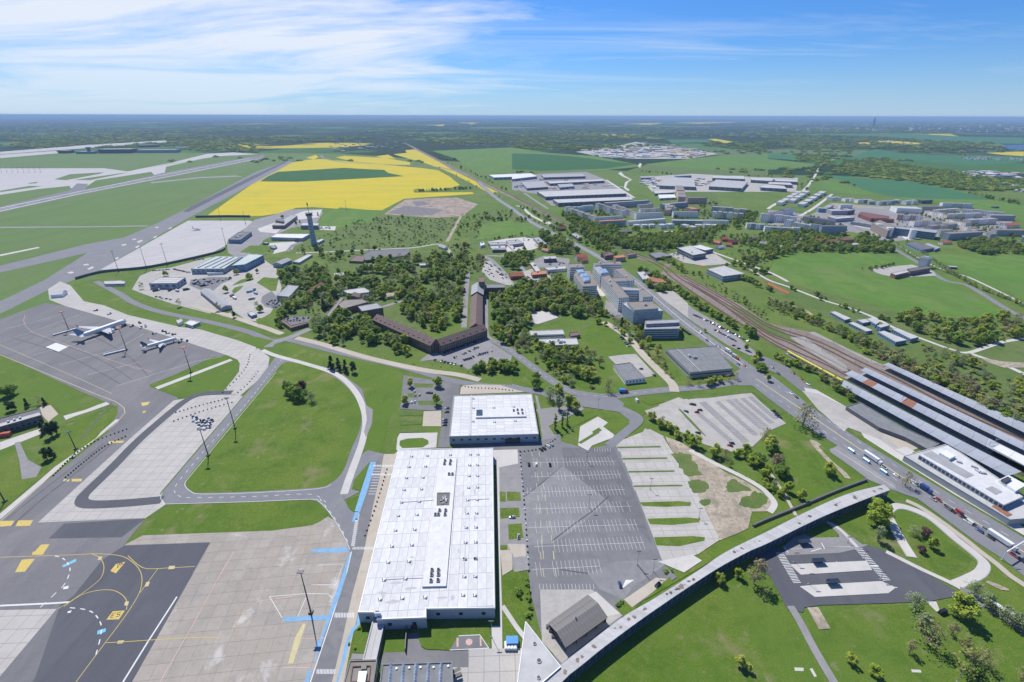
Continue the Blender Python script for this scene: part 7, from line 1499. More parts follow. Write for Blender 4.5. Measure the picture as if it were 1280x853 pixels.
# ramp equipment round the stands
EQ=MB();EQ.box((0,0,.3),(5,2.2,.7));EQ.box((1.5,0,1.0),(1.4,1.9,1.1),mi=1);EQ.box((-1.2,0,1.0),(2.2,1.6,.5),mi=2);EQ.tube((-1.6,-1.1,.35),(-1.6,1.1,.35),.35,n=8,mi=3);EQ.tube((1.6,-1.1,.35),(1.6,1.1,.35),.35,n=8,mi=3);eqm=[EQ.mesh('ramp_vehicle',[a,'glass_dark',b,'rubber'])for a,b in(('steel_dark','metal_grey'),('metal_white','metal_grey'),('wall_redbrown','steel_dark'))]
def V3(t):return G(80 +float(t.split(',')[0])/8,380 +float(t.split(',')[1])/8)
for k,(t,lb)in enumerate((('320,70','dark tug at the left on the stand road'),('455,105','dark loader on the stand road behind the large airliner'),('680,227','small dark tractor at the nose of the large airliner'),('770,245','dark fuel cart between the airliners, left'),('818,230','dark fuel cart between the airliners, right'),('760,195','dark belt loader on the stand road'),('1000,278','left of the carts on the stand road above the small airliner'),('1040,297','middle cart on the stand road above the small airliner'),('1100,308','right cart on the stand road above the small airliner'),('905,302','dark tractor left of the small airliner nose'),('1160,388','grey tractor under the small airliner nose'),('1180,360','tug behind the small airliner nose'),('1232,372','dark stair truck right of the small airliner'),('500,240','service truck under the large airliner wing'),('600,212','catering truck at the large airliner door'))):
 p=V3(t);tag(put('ramp_vehicle',eqm[k% 2 if k!=5 else 2],None,(p.x,p.y,zat(p.x,p.y)),.6 +k*.4),lb,'ramp vehicle','ramp vehicles round the stands')
DL=MB();DL.box((0,0,.35),(3.2,1.9,.25));DL.box((0,0,.6),(2.8,1.7,1.1),mi=1);DL.box((-1,0,0),(.3,1.7,.35),mi=2);DL.box((1,0,0),(.3,1.7,.35),mi=2);dlm=DL.mesh('baggage_dolly',['steel_grey','metal_white','rubber'])
for t0,n,lb,gp in(('E:528,418 618,396',9,'white baggage dolly in the train beside the middle floodlight mast','dollies by the middle mast'),('E:275,318 375,290',7,'white baggage dolly in the train at the left floodlight mast','dollies by the left mast')):
 a,b=W(t0)
 for k in range(n):p=a.lerp(b,k/(n-1));tag(put('baggage_dolly',dlm,None,(p.x,p.y,zat(p.x,p.y)),math.atan2((b-a).y,(b-a).x)),lb,'dolly',gp)
for k in range(16):
 p=G(*PX(f'E:{rng.uniform(970,1060):.0f},{rng.uniform(728,785):.0f}')[0]);tag(put('passenger_stairs',eqm[1],None,(p.x,p.y,zat(p.x,p.y)),rng.uniform(0,3)),'grey ramp equipment packed together on the slab lane','ramp vehicle','stored ramp equipment')
for k,(t,c)in enumerate((('j:765,440','car_sky'),('j:800,428','car_blue'),('j:815,452','car_sky'),('j:780,492','metal_grey'),('j:640,468','car_grey'),('j:662,488','metal_white'),('j:85,432','car_black'),('j:190,428','car_black'),('j:245,434','metal_grey'),('j:305,424','car_black'),('j:370,380','car_blue'),('j:470,368','steel_dark'),('j:430,395','steel_dark'))):
 p=G(*PX(t)[0]);mb=MB();mb.box((0,0,.7),(7.5,2.4,2.2));mb.box((4.6,0,.5),(1.8,2.3,2.2),mi=1,taper=.9);mb.box((0,0,0),(6,2.0,.7),mi=2);tag(mb.build('service_truck',[c,'metal_white','rubber'],None,(p.x,p.y,zat(p.x,p.y)),.7 +.9 *(k% 3)),f"{('light blue', 'dark blue', 'pale blue', 'grey', 'dark grey', 'white', 'black', 'black', 'grey', 'black', 'blue', 'dark', 'dark')[k]} service truck {('leftmost on the sandy court', 'between the light blue ones', 'rightmost on the sandy court', 'below the blue trucks', 'left of the sandy court', 'by the small lawn', 'at the left front of the pale blue hall', 'at the front of the pale blue hall', 'at the corner of the pale blue hall', 'right of the pale blue hall', 'between pale blue hall and skylight hall', 'by the skylight hall lawn', 'by the end of the long dark shed')[k]}",'truck')
# ------------------------------------------------------------------ masts, lamps, bollards, shelters
def mast(t,ytop,label,head=2.6,red=False,group=None,plain=False):
 b=G(*PX(t)[0]);h=rise(*PX(t)[0],ytop);rt=empty('floodlight_mast' if not plain else 'lamp_post',(b.x,b.y,zat(b.x,b.y)));tag(rt,label,'floodlight mast' if not plain else 'lamp post',group)
 r0=.16 if plain else .42;mb=MB();mb.tube((0,0,0),(0,0,h),r0,r0*.5,8);mb.box((0,0,0),(r0*5,r0*5,.4 if plain else 1.0));pl=mb.build('pole','steel_grey' if plain else 'steel_dark',rt)
 if red:
  for k in range(4):mb=MB();mb.tube((0,0,h*(.62 +.09 *k)),(0,0,h*(.62 +.09 *k)+h*.04),.36,.34,8);mb.build('warning_band','steel_red' if k% 2 ==0 else 'metal_white',pl)
 if plain:
  mb=MB();mb.box((0,0,h-.1),(2.6,.45,.22));mb.build('lamp_head','steel_dark',rt)
 else:
  mb=MB();mb.box((0,0,h),(head*2,head,.3));mb.box((0,head*.4,h-.9),(head*1.9,.15,.9));hd=mb.build('light_frame','orange_metal' if red else 'steel_dark',rt)
  for x in np.linspace(-.85,.85,5):mb=MB();mb.box((x*head,-head*.45,h-.5),(.7,.4,.7));mb.build('floodlight','metal_grey',hd)
for t,yt,lb,rd in(('x:86.2,413',390,'red-headed floodlight mast left of the large airliner',1),('x:158.5,438',410.5,'red-headed floodlight mast in front of the large airliner',1),('x:238.8,466',434.5,'red-headed floodlight mast on the triangular lawn',1),('x:388.7,766',715,'tall dark floodlight mast beside the blue lane',0),('x:294,536',498,'thin tall mast at the corner of the big round lawn',0),('x:260.5,570',537,'thin tall mast on the left edge of the big round lawn',0),('x:209.5,332',305,'mast at the right of three along the blast wall',0),('x:183.5,336',309,'middle mast of three along the blast wall',0),('x:148.5,340',314,'left mast of three along the blast wall',0),('x:282.5,307',286,'mast beside the dark offices of the far apron',0),('x:276,275',260,'mast at the yellow field corner, left',0),('x:307,280',265,'mast at the yellow field, right',0),('x:433,263',251,'thin lattice mast at the yellow field behind the control tower',0),('x:95,562',540,'floodlight mast on the lawn beside the lone dark tree',0),('I:25,350',592,'floodlight mast on the lawn at the left edge',0)):mast(t,yt,lb,2.4 if rd else 1.6,bool(rd))
for k in range(9):mast(f'A:{-20+k*28},302',209.5,'tiny mast on the far concrete apron',6,False,'masts on the far apron')
for t,yt,lb in(('x:733.2,577.5',566,'lamp post in the top row of the main car park'),('x:736,635',619,'lamp post in the middle of the main car park'),('x:796.5,706',690,'lamp post at the low end of the main car park'),('x:812.5,612.5',599,'lamp post in the middle of the grass bays'),('x:873.5,648',636,'lamp post at the edge of the dirt ground'),('k:957,330',777,'lamp post in front of the shaded hall wall'),('m:333,405',692,'lamp post on the coach station, left of the middle island'),('m:450,580',718,'lamp post on the coach station, left of the front island'),('m:762,248',672,'lamp post at the zebra crossing of the rear island'),('m:1025,545',716,'lamp post at the right end of the front island'),('m:890,380',690,'lamp post at the right end of the middle island'),('G:430,690',499,'lamp post by the triangular verge'),('N:705,100',700,'lamp post beside the stone terrace'),('Q:1165,40',683,'lamp post beside the main road at the right'),('Q:945,650',840,'pale lamp post at the lower right edge')):mast(t,yt,lb,1,False,None,True)
BL=MB();BL.box((0,0,0),(1.0,.8,.95),taper=.75);blm={c:BL.mesh('barrier_block',c)for c in('steel_dark','metal_white')}
def bollards(t,n,label,gp,cols=('steel_dark',)):
 ln=smooth(W(t),4);pts=even(ln,n-1)
 for k,p in enumerate(pts):c=cols[k% len(cols)];tag(put('barrier_block',blm[c],None,(p.x,p.y,zat(p.x,p.y)),k*.3),('white ' if c=='metal_white' else 'dark ')+label,'barrier block',gp)
bollards('p:440,820 600,660 780,540 1040,440',24,'barrier block in the outer row on the taxiway curve','outer taxiway barriers');bollards('p:540,835 700,700 860,580 1030,500',22,'barrier block in the inner row on the taxiway curve','inner taxiway barriers');bollards('E:880,705 1000,670 1130,637',14,'barrier block in the upper row across the slab lane','upper slab lane barriers');bollards('E:870,748 1020,695 1160,655',15,'barrier block in the lower row across the slab lane','lower slab lane barriers');bollards('E:1115,604 1190,530 1235,470 1250,415',14,'barrier block in the left row on the stand road bend','left stand road barriers');bollards('E:1190,605 1245,555 1290,500',9,'barrier block in the right row on the stand road bend','right stand road barriers')
bollards('n:163,18 172,120 182,240 192,380 200,505',26,'block of the row between hall court and main car park','car park edge blocks',('steel_dark','steel_dark','metal_white'));bollards('o:965,675 1080,660 1160,630 1240,575',12,'block of the curved row behind the main car park','curved row blocks');bollards('o:495,150 620,165 760,170 900,185',16,'block on the beige strip behind the smaller square hall','beige strip blocks');bollards('K:655,190 625,290 590,400 545,520',16,'post on the pavement along the terminal hall','pavement posts')
mb=MB();ln=smooth(W('x:941,658.5 960,650 1005,632 1045,615 1083,601'),5);c0=ln[len(ln)//2];ln=[q-c0 for q in ln];a,b=offset_line(ln,.5),offset_line(ln,-.5)
for i in range(len(ln)-1):mb.prism([a[i],b[i],b[i+1],a[i+1]],0,1.8)
tag(mb.build('hedge_wall','wall_dark',None,c0),'low dark wall running along the lawn behind the curved walkway','wall')
for t,lb in(('m:415,262','glass waiting shelter on the rear island nearest the walkway'),('m:525,415','glass waiting shelter on the middle island'),('m:640,582','glass waiting shelter on the front island farthest from the walkway')):
 p=G(*PX(t)[0]);rt=empty('bus_shelter',(p.x,p.y,zat(p.x,p.y)+.1),.06);tag(rt,lb,'bus shelter','waiting shelters of the coach station');mb=MB();mb.box((0,0,2.6),(7,2.8,.16));mb.build('roof','glass_dark',rt);mb=MB()
 for x in(-3.2,0,3.2):mb.box((x,1.1,0),(.12,.12,2.6));mb.box((x,-1.1,0),(.12,.12,2.6))
 mb.build('post','steel_dark',rt);mb=MB();mb.box((0,1.15,.2),(6.4,.05,2.2));mb.build('glass_wall','glass_sky',rt);mb=MB();mb.box((0,.6,.45),(4,.4,.08));mb.build('bench','metal_grey',rt)
for k,t in enumerate(('H:65,250','H:110,300','H:188,352','H:268,398','H:325,355','H:430,470','H:515,450','G:1020,150','G:1120,240','G:900,95','i:640,215','i:600,235','H:680,600','H:660,665')):
 p=G(*PX(t)[0]);rt=empty('catenary_mast',p,RZ);tag(rt,'grey overhead line mast '+('at the left edge of the sidings','by the thin grass strip of the sidings','left of the stone platforms','between the first and second tracks','on the far side of the stone platforms','where the rear canopies begin','beyond the far tracks near the last canopy','in the narrow part of the railway','between the fanning tracks','at the railway bend','at the pale canopy, rear','at the pale canopy, front','standing behind the rusty patch','standing in front of the rusty patch')[k],'line mast','overhead line masts');mb=MB();mb.tube((0,0,0),(0,0,9.5),.22,.16,6);mb.build('pole','steel_grey',rt);mb=MB();mb.box((0,2.2,7.6),(.14,5,.14));mb.tube((0,0,8.8),(0,4.4,7.7),.06,n=4);mb.build('cantilever','steel_grey',rt)
gp=[G(*PX(t)[0])for t in('Q:1168,42','x:1312,664')];c=gp[0];gr=empty('road_gantry',c);tag(gr,'white portal gantry spanning the main road at the right edge','gantry');e=gp[1]-c
for q in(Vector(),e):mb=MB();mb.tube((q.x,q.y,0),(q.x,q.y,7),.3,.22,8);mb.build('leg','metal_white',gr)
mb=MB();mb.box((e.x/2,e.y/2,6.6),(e.length,.5,.6),math.atan2(e.y,e.x));mb.build('beam','metal_white',gr)
# ------------------------------------------------------------------ trees
foliage('leaf_fresh',[(.2,(.255,.360,.034)),(.5,(.345,.430,.052)),(.8,(.430,.470,.085))],trans=0.3)
foliage('leaf_dark',[(.2,(.150,.250,.036)),(.6,(.215,.325,.048)),(.9,(.270,.370,.064))],trans=0.3)
foliage('leaf_olive',[(.2,(.255,.265,.085)),(.5,(.300,.285,.115)),(.8,(.320,.250,.150))],trans=0.3)
foliage('leaf_pale',[(.2,(.245,.320,.130)),(.8,(.310,.365,.175))],trans=0.3)
foliage('needles',[(.2,(.030,.070,.028)),(.8,(.052,.100,.038))],trans=0.15)
foliage('leaf_purple',[(.2,(.130,.065,.055)),(.8,(.180,.100,.080))],trans=0.3)
def crown_mesh(seed,mat,prof,ncl,nleaf,size,core=.72):
 """leaf clumps spread through a crown volume; tree height is 1. prof: list of (z, radius)"""
 g=np.random.default_rng(seed);zs=[p[0]for p in prof];rs=[p[1]for p in prof]
 V,F=[],[]
 for c in range(ncl):
  z=g.uniform(zs[0],zs[-1]);R0=float(np.interp(z,zs,rs));a=g.uniform(0,6.283);rad=R0*math.sqrt(g.uniform(.05,1))*g.uniform(.7,1.08)
  cc=np.array((rad*math.cos(a),rad*math.sin(a),z));cr=g.uniform(.34,.62)*max(R0,.12)*(1 if R0>.12 else .8)
  if core:     # inner twig mass that keeps the clump from being see-through
   k0=len(V);n=5
   for u_ in(-.7,.0,.7):
    for i in range(n):
     t=6.283 *i/n+u_;q=math.cos(u_*1.2)*cr*core*g.uniform(.75,1.1);V.append((cc[0]+q*math.cos(t),cc[1]+q*math.sin(t),cc[2]+u_*cr*core))
   for r_ in range(2):F+=[(k0+r_*n+i,k0+r_*n+(i+1)% n,k0+(r_+1)*n+(i+1)% n,k0+(r_+1)*n+i)for i in range(n)]
   F+=[tuple(k0+2 *n+i for i in range(n)),tuple(k0+n-1 -i for i in range(n))]
  d=g.normal(size=(nleaf,3));d[:,2]+=.25;d/=np.linalg.norm(d,axis=1)[:,None]
  P=cc+d*cr*g.uniform(.72,1.12,(nleaf,1))*np.array((1,1,.85));nr=d*.8 +np.array((0,0,.75))+g.normal(scale=.34,size=(nleaf,3));nr/=np.linalg.norm(nr,axis=1)[:,None]
  t1=np.cross(nr,g.normal(size=(nleaf,3)));t1/=np.linalg.norm(t1,axis=1)[:,None];t2=np.cross(nr,t1);s_=size*g.uniform(.6,1.35,(nleaf,1));k0=len(V)
  Q=np.stack([P-t1*s_,P+t2*s_*.7,P+t1*s_,P-t2*s_*.7],1).reshape(-1,3);V+=[tuple(q)for q in Q];F+=[(k0+4 *i,k0+4 *i+1,k0+4 *i+2,k0+4 *i+3)for i in range(nleaf)]
 me=bpy.data.meshes.new('crown');me.from_pydata(V,[],F);me.materials.append(MATS[mat]);me.update();return me
def trunk_mesh(seed,mat,top,limbs,spread,bare=0):
 g=random.Random(seed);mb=MB();mb.tube((0,0,-.02),(.01,0,top*.5),.03,.022,7);mb.tube((.01,0,top*.5),(0,.01,top),.022,.008,6)
 for k in range(limbs):
  a=k*2.4 +g.uniform(-.3,.3);z=g.uniform(.22,top*.8);e=(spread*math.cos(a)*g.uniform(.6,1),spread*math.sin(a)*g.uniform(.6,1),z+g.uniform(.15,.32));mb.tube((0,0,z),e,.011,.004,5)
  for j_ in range(bare):b=(e[0]*.6 +g.uniform(-.1,.1),e[1]*.6 +g.uniform(-.1,.1),e[2]+g.uniform(.02,.14));mb.tube((e[0]*.55,e[1]*.55,z+(e[2]-z)*.55),b,.005,.002,4)
 return mb.mesh('trunk',mat)
ROUND=[(.22,.22),(.38,.38),(.6,.40),(.8,.30),(.94,.14)];OVAL=[(.2,.16),(.4,.28),(.65,.27),(.85,.18),(.97,.07)];COL_=[(.06,.07),(.3,.11),(.6,.11),(.85,.07),(1,.02)];CONE=[(.14,.24),(.35,.21),(.6,.14),(.85,.06),(.98,.015)];BUSHP=[(.12,.5),(.4,.62),(.7,.5),(.92,.22)]
KIND=dict(g=('leafy_tree','leaf_fresh',(ROUND,OVAL),24,46,.040,'bark'),d=('dark_tree','leaf_dark',(ROUND,ROUND),26,48,.042,'bark'),o=('budding_tree','leaf_olive',(ROUND,OVAL),22,22,.030,'bark_pale'),w=('pale_tree','leaf_pale',(ROUND,OVAL),24,30,.034,'bark_pale'),n=('conifer','needles',(CONE,OVAL),34,30,.036,'bark'),p=('poplar','leaf_dark',(COL_,COL_),18,34,.028,'bark'),u=('purple_tree','leaf_purple',(ROUND,OVAL),22,36,.036,'bark'))
CM,TM={},{}
for k,(nm,mt,pr,nc,nl,sz,bk)in KIND.items():
 CM[k]=[crown_mesh(ord(k)*10 +i,mt,pr[i% 2],nc+4 *(i>1),nl,sz,.0 if k in 'ow' else .7)for i in range(4 if k in 'gd' else 2)]
 TM[k]=[trunk_mesh(ord(k)+i,bk,.84 if k!='n' else .95,6,.24 if k not in 'pn' else .06,5 if k=='o' else 1)for i in range(2)]
BM={k:[crown_mesh(77 +i+ord(k),KIND[k][1],BUSHP,9,34,.085,.7)for i in range(2)]for k in 'gdow'}
TREES,BUSH=[],[]
WORD=dict(g='fresh green',d='dark green',o='brownish budding',w='pale silvery',n='dark conifer',p='slender dark',u='purple-leaved')
def T(s,label=None,group=None):
 """'k x,y,h' items: kind, pixel of the foot, height in metres"""
 for it in s.split(';'):
  k,t,*lb=it.strip().split(' ',2);h=float(t.rsplit(',',1)[1]);p=G(*PX(t.rsplit(',',1)[0])[0]);TREES.append((p,k,h,lb[0]if lb else f'{WORD[k]} tree {label}',group))
def wood(t,n,mix,h0,h1,label,sp=6.5,bush=0.0,w=False):
 """trees spread over an outline, keeping off roofs, roads and cars"""
 rp=W(t)if isinstance(t,str)else t;P2=[(q.x,q.y)for q in rp];xs=[q[0]for q in P2];ys=[q[1]for q in P2];cell={};c=0
 for _ in range(n*14):
  x,y=rng.uniform(min(xs),max(xs)),rng.uniform(min(ys),max(ys));kx,ky=int(x//sp),int(y//sp)
  if(kx,ky)in cell or not inside(P2,x,y)or not free(x,y):continue
  cell[(kx,ky)]=1;k=mix[int(rng.integers(len(mix)))];h=rng.uniform(h0,h1)
  if rng.random()<bush:BUSH.append((Vector((x,y,0)),k if k in 'gdow' else 'g',h*.32,f'{WORD.get(k, "green")} bush {label}','bushes '+label))
  else:TREES.append((Vector((x,y,0)),k,h,f'{WORD[k]} tree {label}','trees '+label))
  c+=1
  if c>=n:break
def row(t,n,mix,h0,h1,label,jit=2.0,bush=0):
 for p in even(smooth(W(t),4),n-1):
  k=mix[int(rng.integers(len(mix)))];q=p+Vector((rng.normal(0,jit),rng.normal(0,jit),0))
  if n>12 and not free(q.x,q.y):continue
  h=rng.uniform(h0,h1)
  (BUSH if bush else TREES).append((q,k,h,f'{WORD[k]} {"bush" if bush else "tree"} {label}',('bushes ' if bush else 'trees ')+label))
# single trees of the foreground
T('g N:1035,150,7 round light green tree against the curved walkway wall; g N:1130,128,6.5 light green tree beside the round one at the walkway; o N:1208,158,19 tall bare budding tree by the coach station corner; g Q:410,555,6 small green tree alone on the lower lawn, left; g Q:530,615,6 small green tree alone on the lower lawn, right; g N:1140,570,7 bright double-crowned shrub tree on the big lower left lawn; g N:1180,592,5 darker small tree beside the bright double-crowned one; g O:545,455,17 big willow-green tree at the walkway bend; w O:548,545,12 silvery tree in front of the big willow-green one; g O:300,212,10 round green tree on the meadow above the dark wall; g O:100,300,9 left green tree by the sandy foot path; g O:160,338,9 right green tree by the sandy foot path; d O:65,225,9 dark tree above the sandy foot path; o O:45,180,13 bare tree above the sandy foot path; u O:778,520,7 purple tree inside the path loop; w O:722,515,7 pale sapling inside the path loop; g O:812,580,9 round green tree inside the path loop; u O:762,602,5 small purple sapling inside the path loop')
T('g Q:955,320,15 big bright green tree at the coach station exit; w Q:728,290,11 pale tree beside the corner of the coach station; w Q:760,385,12 pale olive tree below the coach station corner; o Q:795,460,15 tall olive tree on the right lawn; o Q:705,505,9 small olive tree left of the tall one; o Q:915,415,9 faint budding tree on the right lawn; o Q:970,500,11 budding tree above the broad brown one; o Q:985,610,16 broad brown budding tree at the lower edge; o Q:1060,560,10 thin budding tree right of the broad brown one; w Q:1025,215,9 pale tree at the start of the bus road; w Q:1085,275,10 first pale tree along the bus road; w Q:1165,335,10 second pale tree along the bus road; w Q:1225,375,10 third pale tree along the bus road; w Q:1270,400,10 last pale tree along the bus road; d Q:1010,640,11 dark tree at the bottom edge under the broad brown one; o Q:1265,640,9 budding tree at the lower right corner; o H:172,775,23 great bare tree on the corner of the gravel car park; o O:685,270,12 bare bush tree at the end of the walkway')
T('d F:185,620,13 left dark half of the tree clump on the round lawn; d F:215,640,13 right dark half of the tree clump on the round lawn; d F:160,600,12 rear dark tree of the clump on the round lawn; u F:235,600,12 reddish tree behind the clump on the round lawn; w F:278,650,11 pale tree in front of the clump on the round lawn; n F:380,485,15 first pine left of the pine group by the path; n F:415,490,14 second pine of the pine group by the path; n F:450,500,14 third pine of the pine group by the path; n F:485,505,13 last pine of the pine group by the path; g F:775,575,10 tree at the top left of the gravel bays; g F:910,575,11 tree at the top right of the gravel bays; g F:745,660,9 tree at the left of the gravel bays; g F:902,665,12 biggest tree of the gravel bays; n p:430,500,14 lone dark double conifer on the left lawn; n p:470,480,13 tall half of the lone dark conifer; n p:360,470,11 left half of the lone dark conifer; n p:390,690,11 round dark tree below the lone conifer; n p:440,670,10 right companion of the round dark tree; d p:70,170,12 dark tree at the upper left edge; d p:100,150,11 second dark tree at the upper left edge; n p:80,290,10 dark tree left behind the slate-roofed building; n p:130,280,9 dark tree behind the slate-roofed building; n p:230,255,9 conifer right behind the slate-roofed building; o p:330,230,9 brown tree right behind the slate-roofed building; n p:370,240,8 last conifer behind the slate-roofed building')
T('o j:262,545,12 bare tree on the sandy yard; o j:540,575,13 brownish budding tree at the end of the long dark shed; n j:655,622,9 pointed conifer south of the service yard; o E:710,85,11 ochre tree beside the pale blue hall; g j:600,440,11 green tree on the small lawn of the service yard; g j:770,345,11 tree at the corner of the skylight hall; g j:675,310,9 green tree in front of the taller green hall; g j:170,320,8 green shrub tree left of the skylight hall; g j:825,300,8 tree beside the grey gabled stores; d j:850,580,10 dark tree by the white kiosk; w j:825,545,8 pale tree by the white kiosk; g E:825,20,9 tree beside the far taxiway bend; d G:120,580,11 dark tree on the traffic triangle; d G:122,540,9 second dark tree on the traffic triangle; p G:215,790,16 tall poplar behind the smaller square hall, left; p G:250,775,15 tall poplar behind the smaller square hall, middle; p G:275,770,14 tall poplar behind the smaller square hall, right; w G:190,640,14 pale tree at the corner of the smaller square hall; w G:235,690,15 pale tree above the poplars; g G:290,680,13 green tree above the poplars; g G:320,700,11 green tree right of the poplars; g G:230,610,11 green tree by the curved street; o G:480,600,14 budding tree on the meadow by the street; g G:385,535,14 round green tree on the meadow; g G:320,520,12 green tree left of the round meadow tree; n G:548,270,12 round yellowish tree at the ladder offices')
T('g l:110,380,9 round tree above the dirt ground, left; o l:45,330,9 olive tree above the dirt ground, left; g l:240,440,8 olive-green tree at the car park divider; g l:300,500,11 green tree above the foot path; g l:465,575,11 green tree at the low corner of the gravel car park; o l:550,600,9 brown tree beside the low corner of the gravel car park; g l:710,585,12 broad green tree below the gravel car park; o l:870,450,12 yellowish tree at the right of the gravel car park; g l:905,520,13 large green tree at the right of the gravel car park; d l:920,560,11 dark tree below the large green one; d l:820,640,10 dark green tree at the sandy path; g l:770,650,9 green tree at the sandy path; g l:870,745,11 big round tree above the dark wall; d l:1000,720,10 dark tree right of the big round one; o l:950,680,14 bare tree above the dark wall; g l:640,580,7 small tree at the car park edge')
row('G:700,740 740,770 790,800 840,840',5,'g',7,9,'along the gravel car park divider',1.5);row('G:880,560 950,570 1010,555 1080,545 1120,540',7,'og',7,9,'along the street below the dark-roofed hall',1);row('G:730,430 760,480 790,520',6,'o',6,9,'left of the dark-roofed hall',3)
row('G:720,145 800,200 900,270 960,300',18,'g',4.5,6,'on the green strip of the office road',.6);row('G:820,90 900,150 1000,215 1080,265 1160,300 1190,330',26,'dgd',8,12,'between the long car park and the tracks',2.5);row('G:1190,400 1220,440 1250,550',6,'gd',8,11,'at the end of the long car park',4)
row('H:60,440 130,470 230,510 290,560 400,635',26,'dgo',5,9,'between the parking strip and the yellow canopy',2.5);row('H:330,575 350,600',3,'o',9,11,'beside the first canopy end',3)
row('H:20,160 130,210 250,265 380,330 480,370',44,'gowd',6,10,'along the upper edge of the railway',5);row('H:430,330 520,390 640,450 740,510 860,560 960,620 1100,690 1280,780',80,'gowod',6,11,'on the overgrown sidings',8);row('H:560,390 700,460 860,540 1100,650 1290,740',60,'gowo',4,8,'on the overgrown sidings',14,1)
row('H:130,90 250,130 380,180 480,210 600,250',30,'dg',4,8,'along the field lane',4);wood('H:620,240 700,200 850,215 1080,205 1250,250 1280,330 1180,345 1050,370 900,360 760,310',150,'gdgo',8,15,'in the scrub beside the sheep meadow',9,.7);wood('H:760,360 900,410 1000,440 1120,520 1290,560 1290,700 1000,600 800,480',130,'gowo',7,12,'in the scrub behind the last canopy',9,.6)
row('G:1080,10 1180,50 1280,95',18,'gd',7,11,'below the pale blue depot',4);wood('C:1120,760 1280,700 1280,830 1180,810',45,'godd',7,12,'right of the pale blue depot',7,.3);row('C:760,740 860,800 960,830',22,'g',5,9,'on the railway bank by the works building',4)
# village woods and park
wood('x:336,348 395,334 440,345 470,325 540,320 580,322 592,345 580,360 540,368 480,378 440,390 395,385 350,392 335,372',330,'gdgodgw',9,16,'in the village woods behind the clinic',7.5,.1)
wood('x:484,374 556,364 582,368 580,396 548,418 515,404',105,'ggdogw',8,15,'in the park behind the dormer wing',5.8);T('n b:552,575,13 dark pointed conifer on the park lawn; p b:548,790,15 slim poplar in the park; n G:-940,190,16 big dark conifer beside the clinic cube')
wood('F:290,260 400,215 480,240 520,215 560,250 600,320 640,340 690,320 740,340 760,400 800,420 760,440 700,430 660,380 520,360 440,375 300,330',95,'gdgwd',8,15,'in the garden before the dormer wing',7,.25);wood('F:100,250 120,200 160,230 130,285',12,'dg',7,11,'at the brown garage court',6);row('F:1095,490 1150,480 1210,480 1280,505',22,'dg',7,11,'in the belt behind the smaller square hall',4);wood('F:180,200 240,110 340,100 420,120 350,200 300,220',40,'gdo',4,8,'in the orchard by the depot',7,.4)
wood('F:1160,130 1280,90 G:0,95 100,60 240,50 300,90 400,150 430,170 480,200 430,230 380,245 260,215 100,200 20,230 F:1280,420 1200,330',210,'gdgdow',9,16,'in the wood beside the office park',7.5,.1);wood('G:0,260 60,200 90,230 80,300 110,330 200,360 210,400 330,370 420,410 470,440 440,480 380,470 300,450 240,480 180,470 120,400 20,400',105,'ggdwo',7,13,'round the pale pavilions',5.8,.3);row('G:440,260 530,300 600,355',8,'gw',6,9,'along the office lane',2)
wood('c:270,360 440,350 540,390 480,480 340,560 250,520 190,470',45,'gd',9,14,'in the village centre grove',7);wood('c:610,190 760,180 860,260 980,350 960,400 700,380 560,330',70,'gddo',9,15,'between the village and the main road',7.5);wood('c:0,90 60,70 400,60 520,120 580,190 200,240 0,230',26,'dgo',5,9,'on the clearing above the village',9,.6);row('c:0,30 200,45 400,60 440,20',24,'god',6,10,'at the top of the clearing',6);wood('b:620,130 820,130 1000,260 960,420 840,330 700,210',60,'gou',6,11,'between the ruin and the village yard',8,.4);wood('c:20,460 330,640 260,680 40,590',24,'gow',6,9,'in the village yard',8,.3)
wood('B:380,600 610,525 1020,535 950,655 760,675 330,695 190,690',330,'googw',7,11,'on the bushy heath',7.5,.85);wood('B:1020,520 1280,490 1280,560 1150,570 1110,640 980,650',90,'god',7,11,'beside the sandy lane',9,.7);row('B:480,565 520,545 640,545',10,'d',3,5,'at the edge of the heath',4,1);T('d a:265,265,9 round dark tree behind the slab office; n a:405,330,9 dark tree right of the slab office; n a:440,310,8 second dark tree right of the slab office; g a:400,498,7 tree in front of the white-roofed hall; d a:600,590,8 dark bush tree at the foot of the control tower; n a:620,240,10 conifers right behind the control tower; d a:1065,620,8 dark tree at the left of the village lane')
# railway belts, gardens and estates
wood('e:0,380 120,400 340,480 560,520 600,620 720,640 830,600 1150,590 1280,620 1180,720 880,760 600,720 500,740 330,620 150,520',330,'gdgd',8,15,'in the green belt along the railway',9);wood('f:0,640 160,620 400,610 520,600 420,680 380,760 200,770 0,740',90,'ggod',8,14,'in the grove above the works building',9);wood('f:570,560 720,450 860,470 760,600 640,620',40,'gd',8,13,'between the middle and curved estates',9);wood('e:940,300 1100,420 1000,380',10,'g',5,8,'along the estate path',6)
wood('f:400,700 720,660 1280,690 1280,830 1000,830 640,770',120,'dgo',6,11,'in the cottage gardens',9,.3);wood('g:0,440 460,490 700,590 880,640 1230,640 1250,690 1000,690 600,690 320,680 130,740 0,760',260,'dgdg',8,14,'in the thicket above the sheep meadow',8.5,.1);wood('g:860,560 960,510 1220,590 1240,680 900,690',50,'dg',9,14,'in the thick grove at the avenue',8);wood('h:600,620 850,560 1100,600 1290,640 1290,700 860,690 640,650',120,'dgdo',8,13,'on the bushy field behind the slabs',9);wood('h:720,740 830,690 960,700 960,750 850,755',24,'d',7,11,'in the round thicket on the right meadow',7)
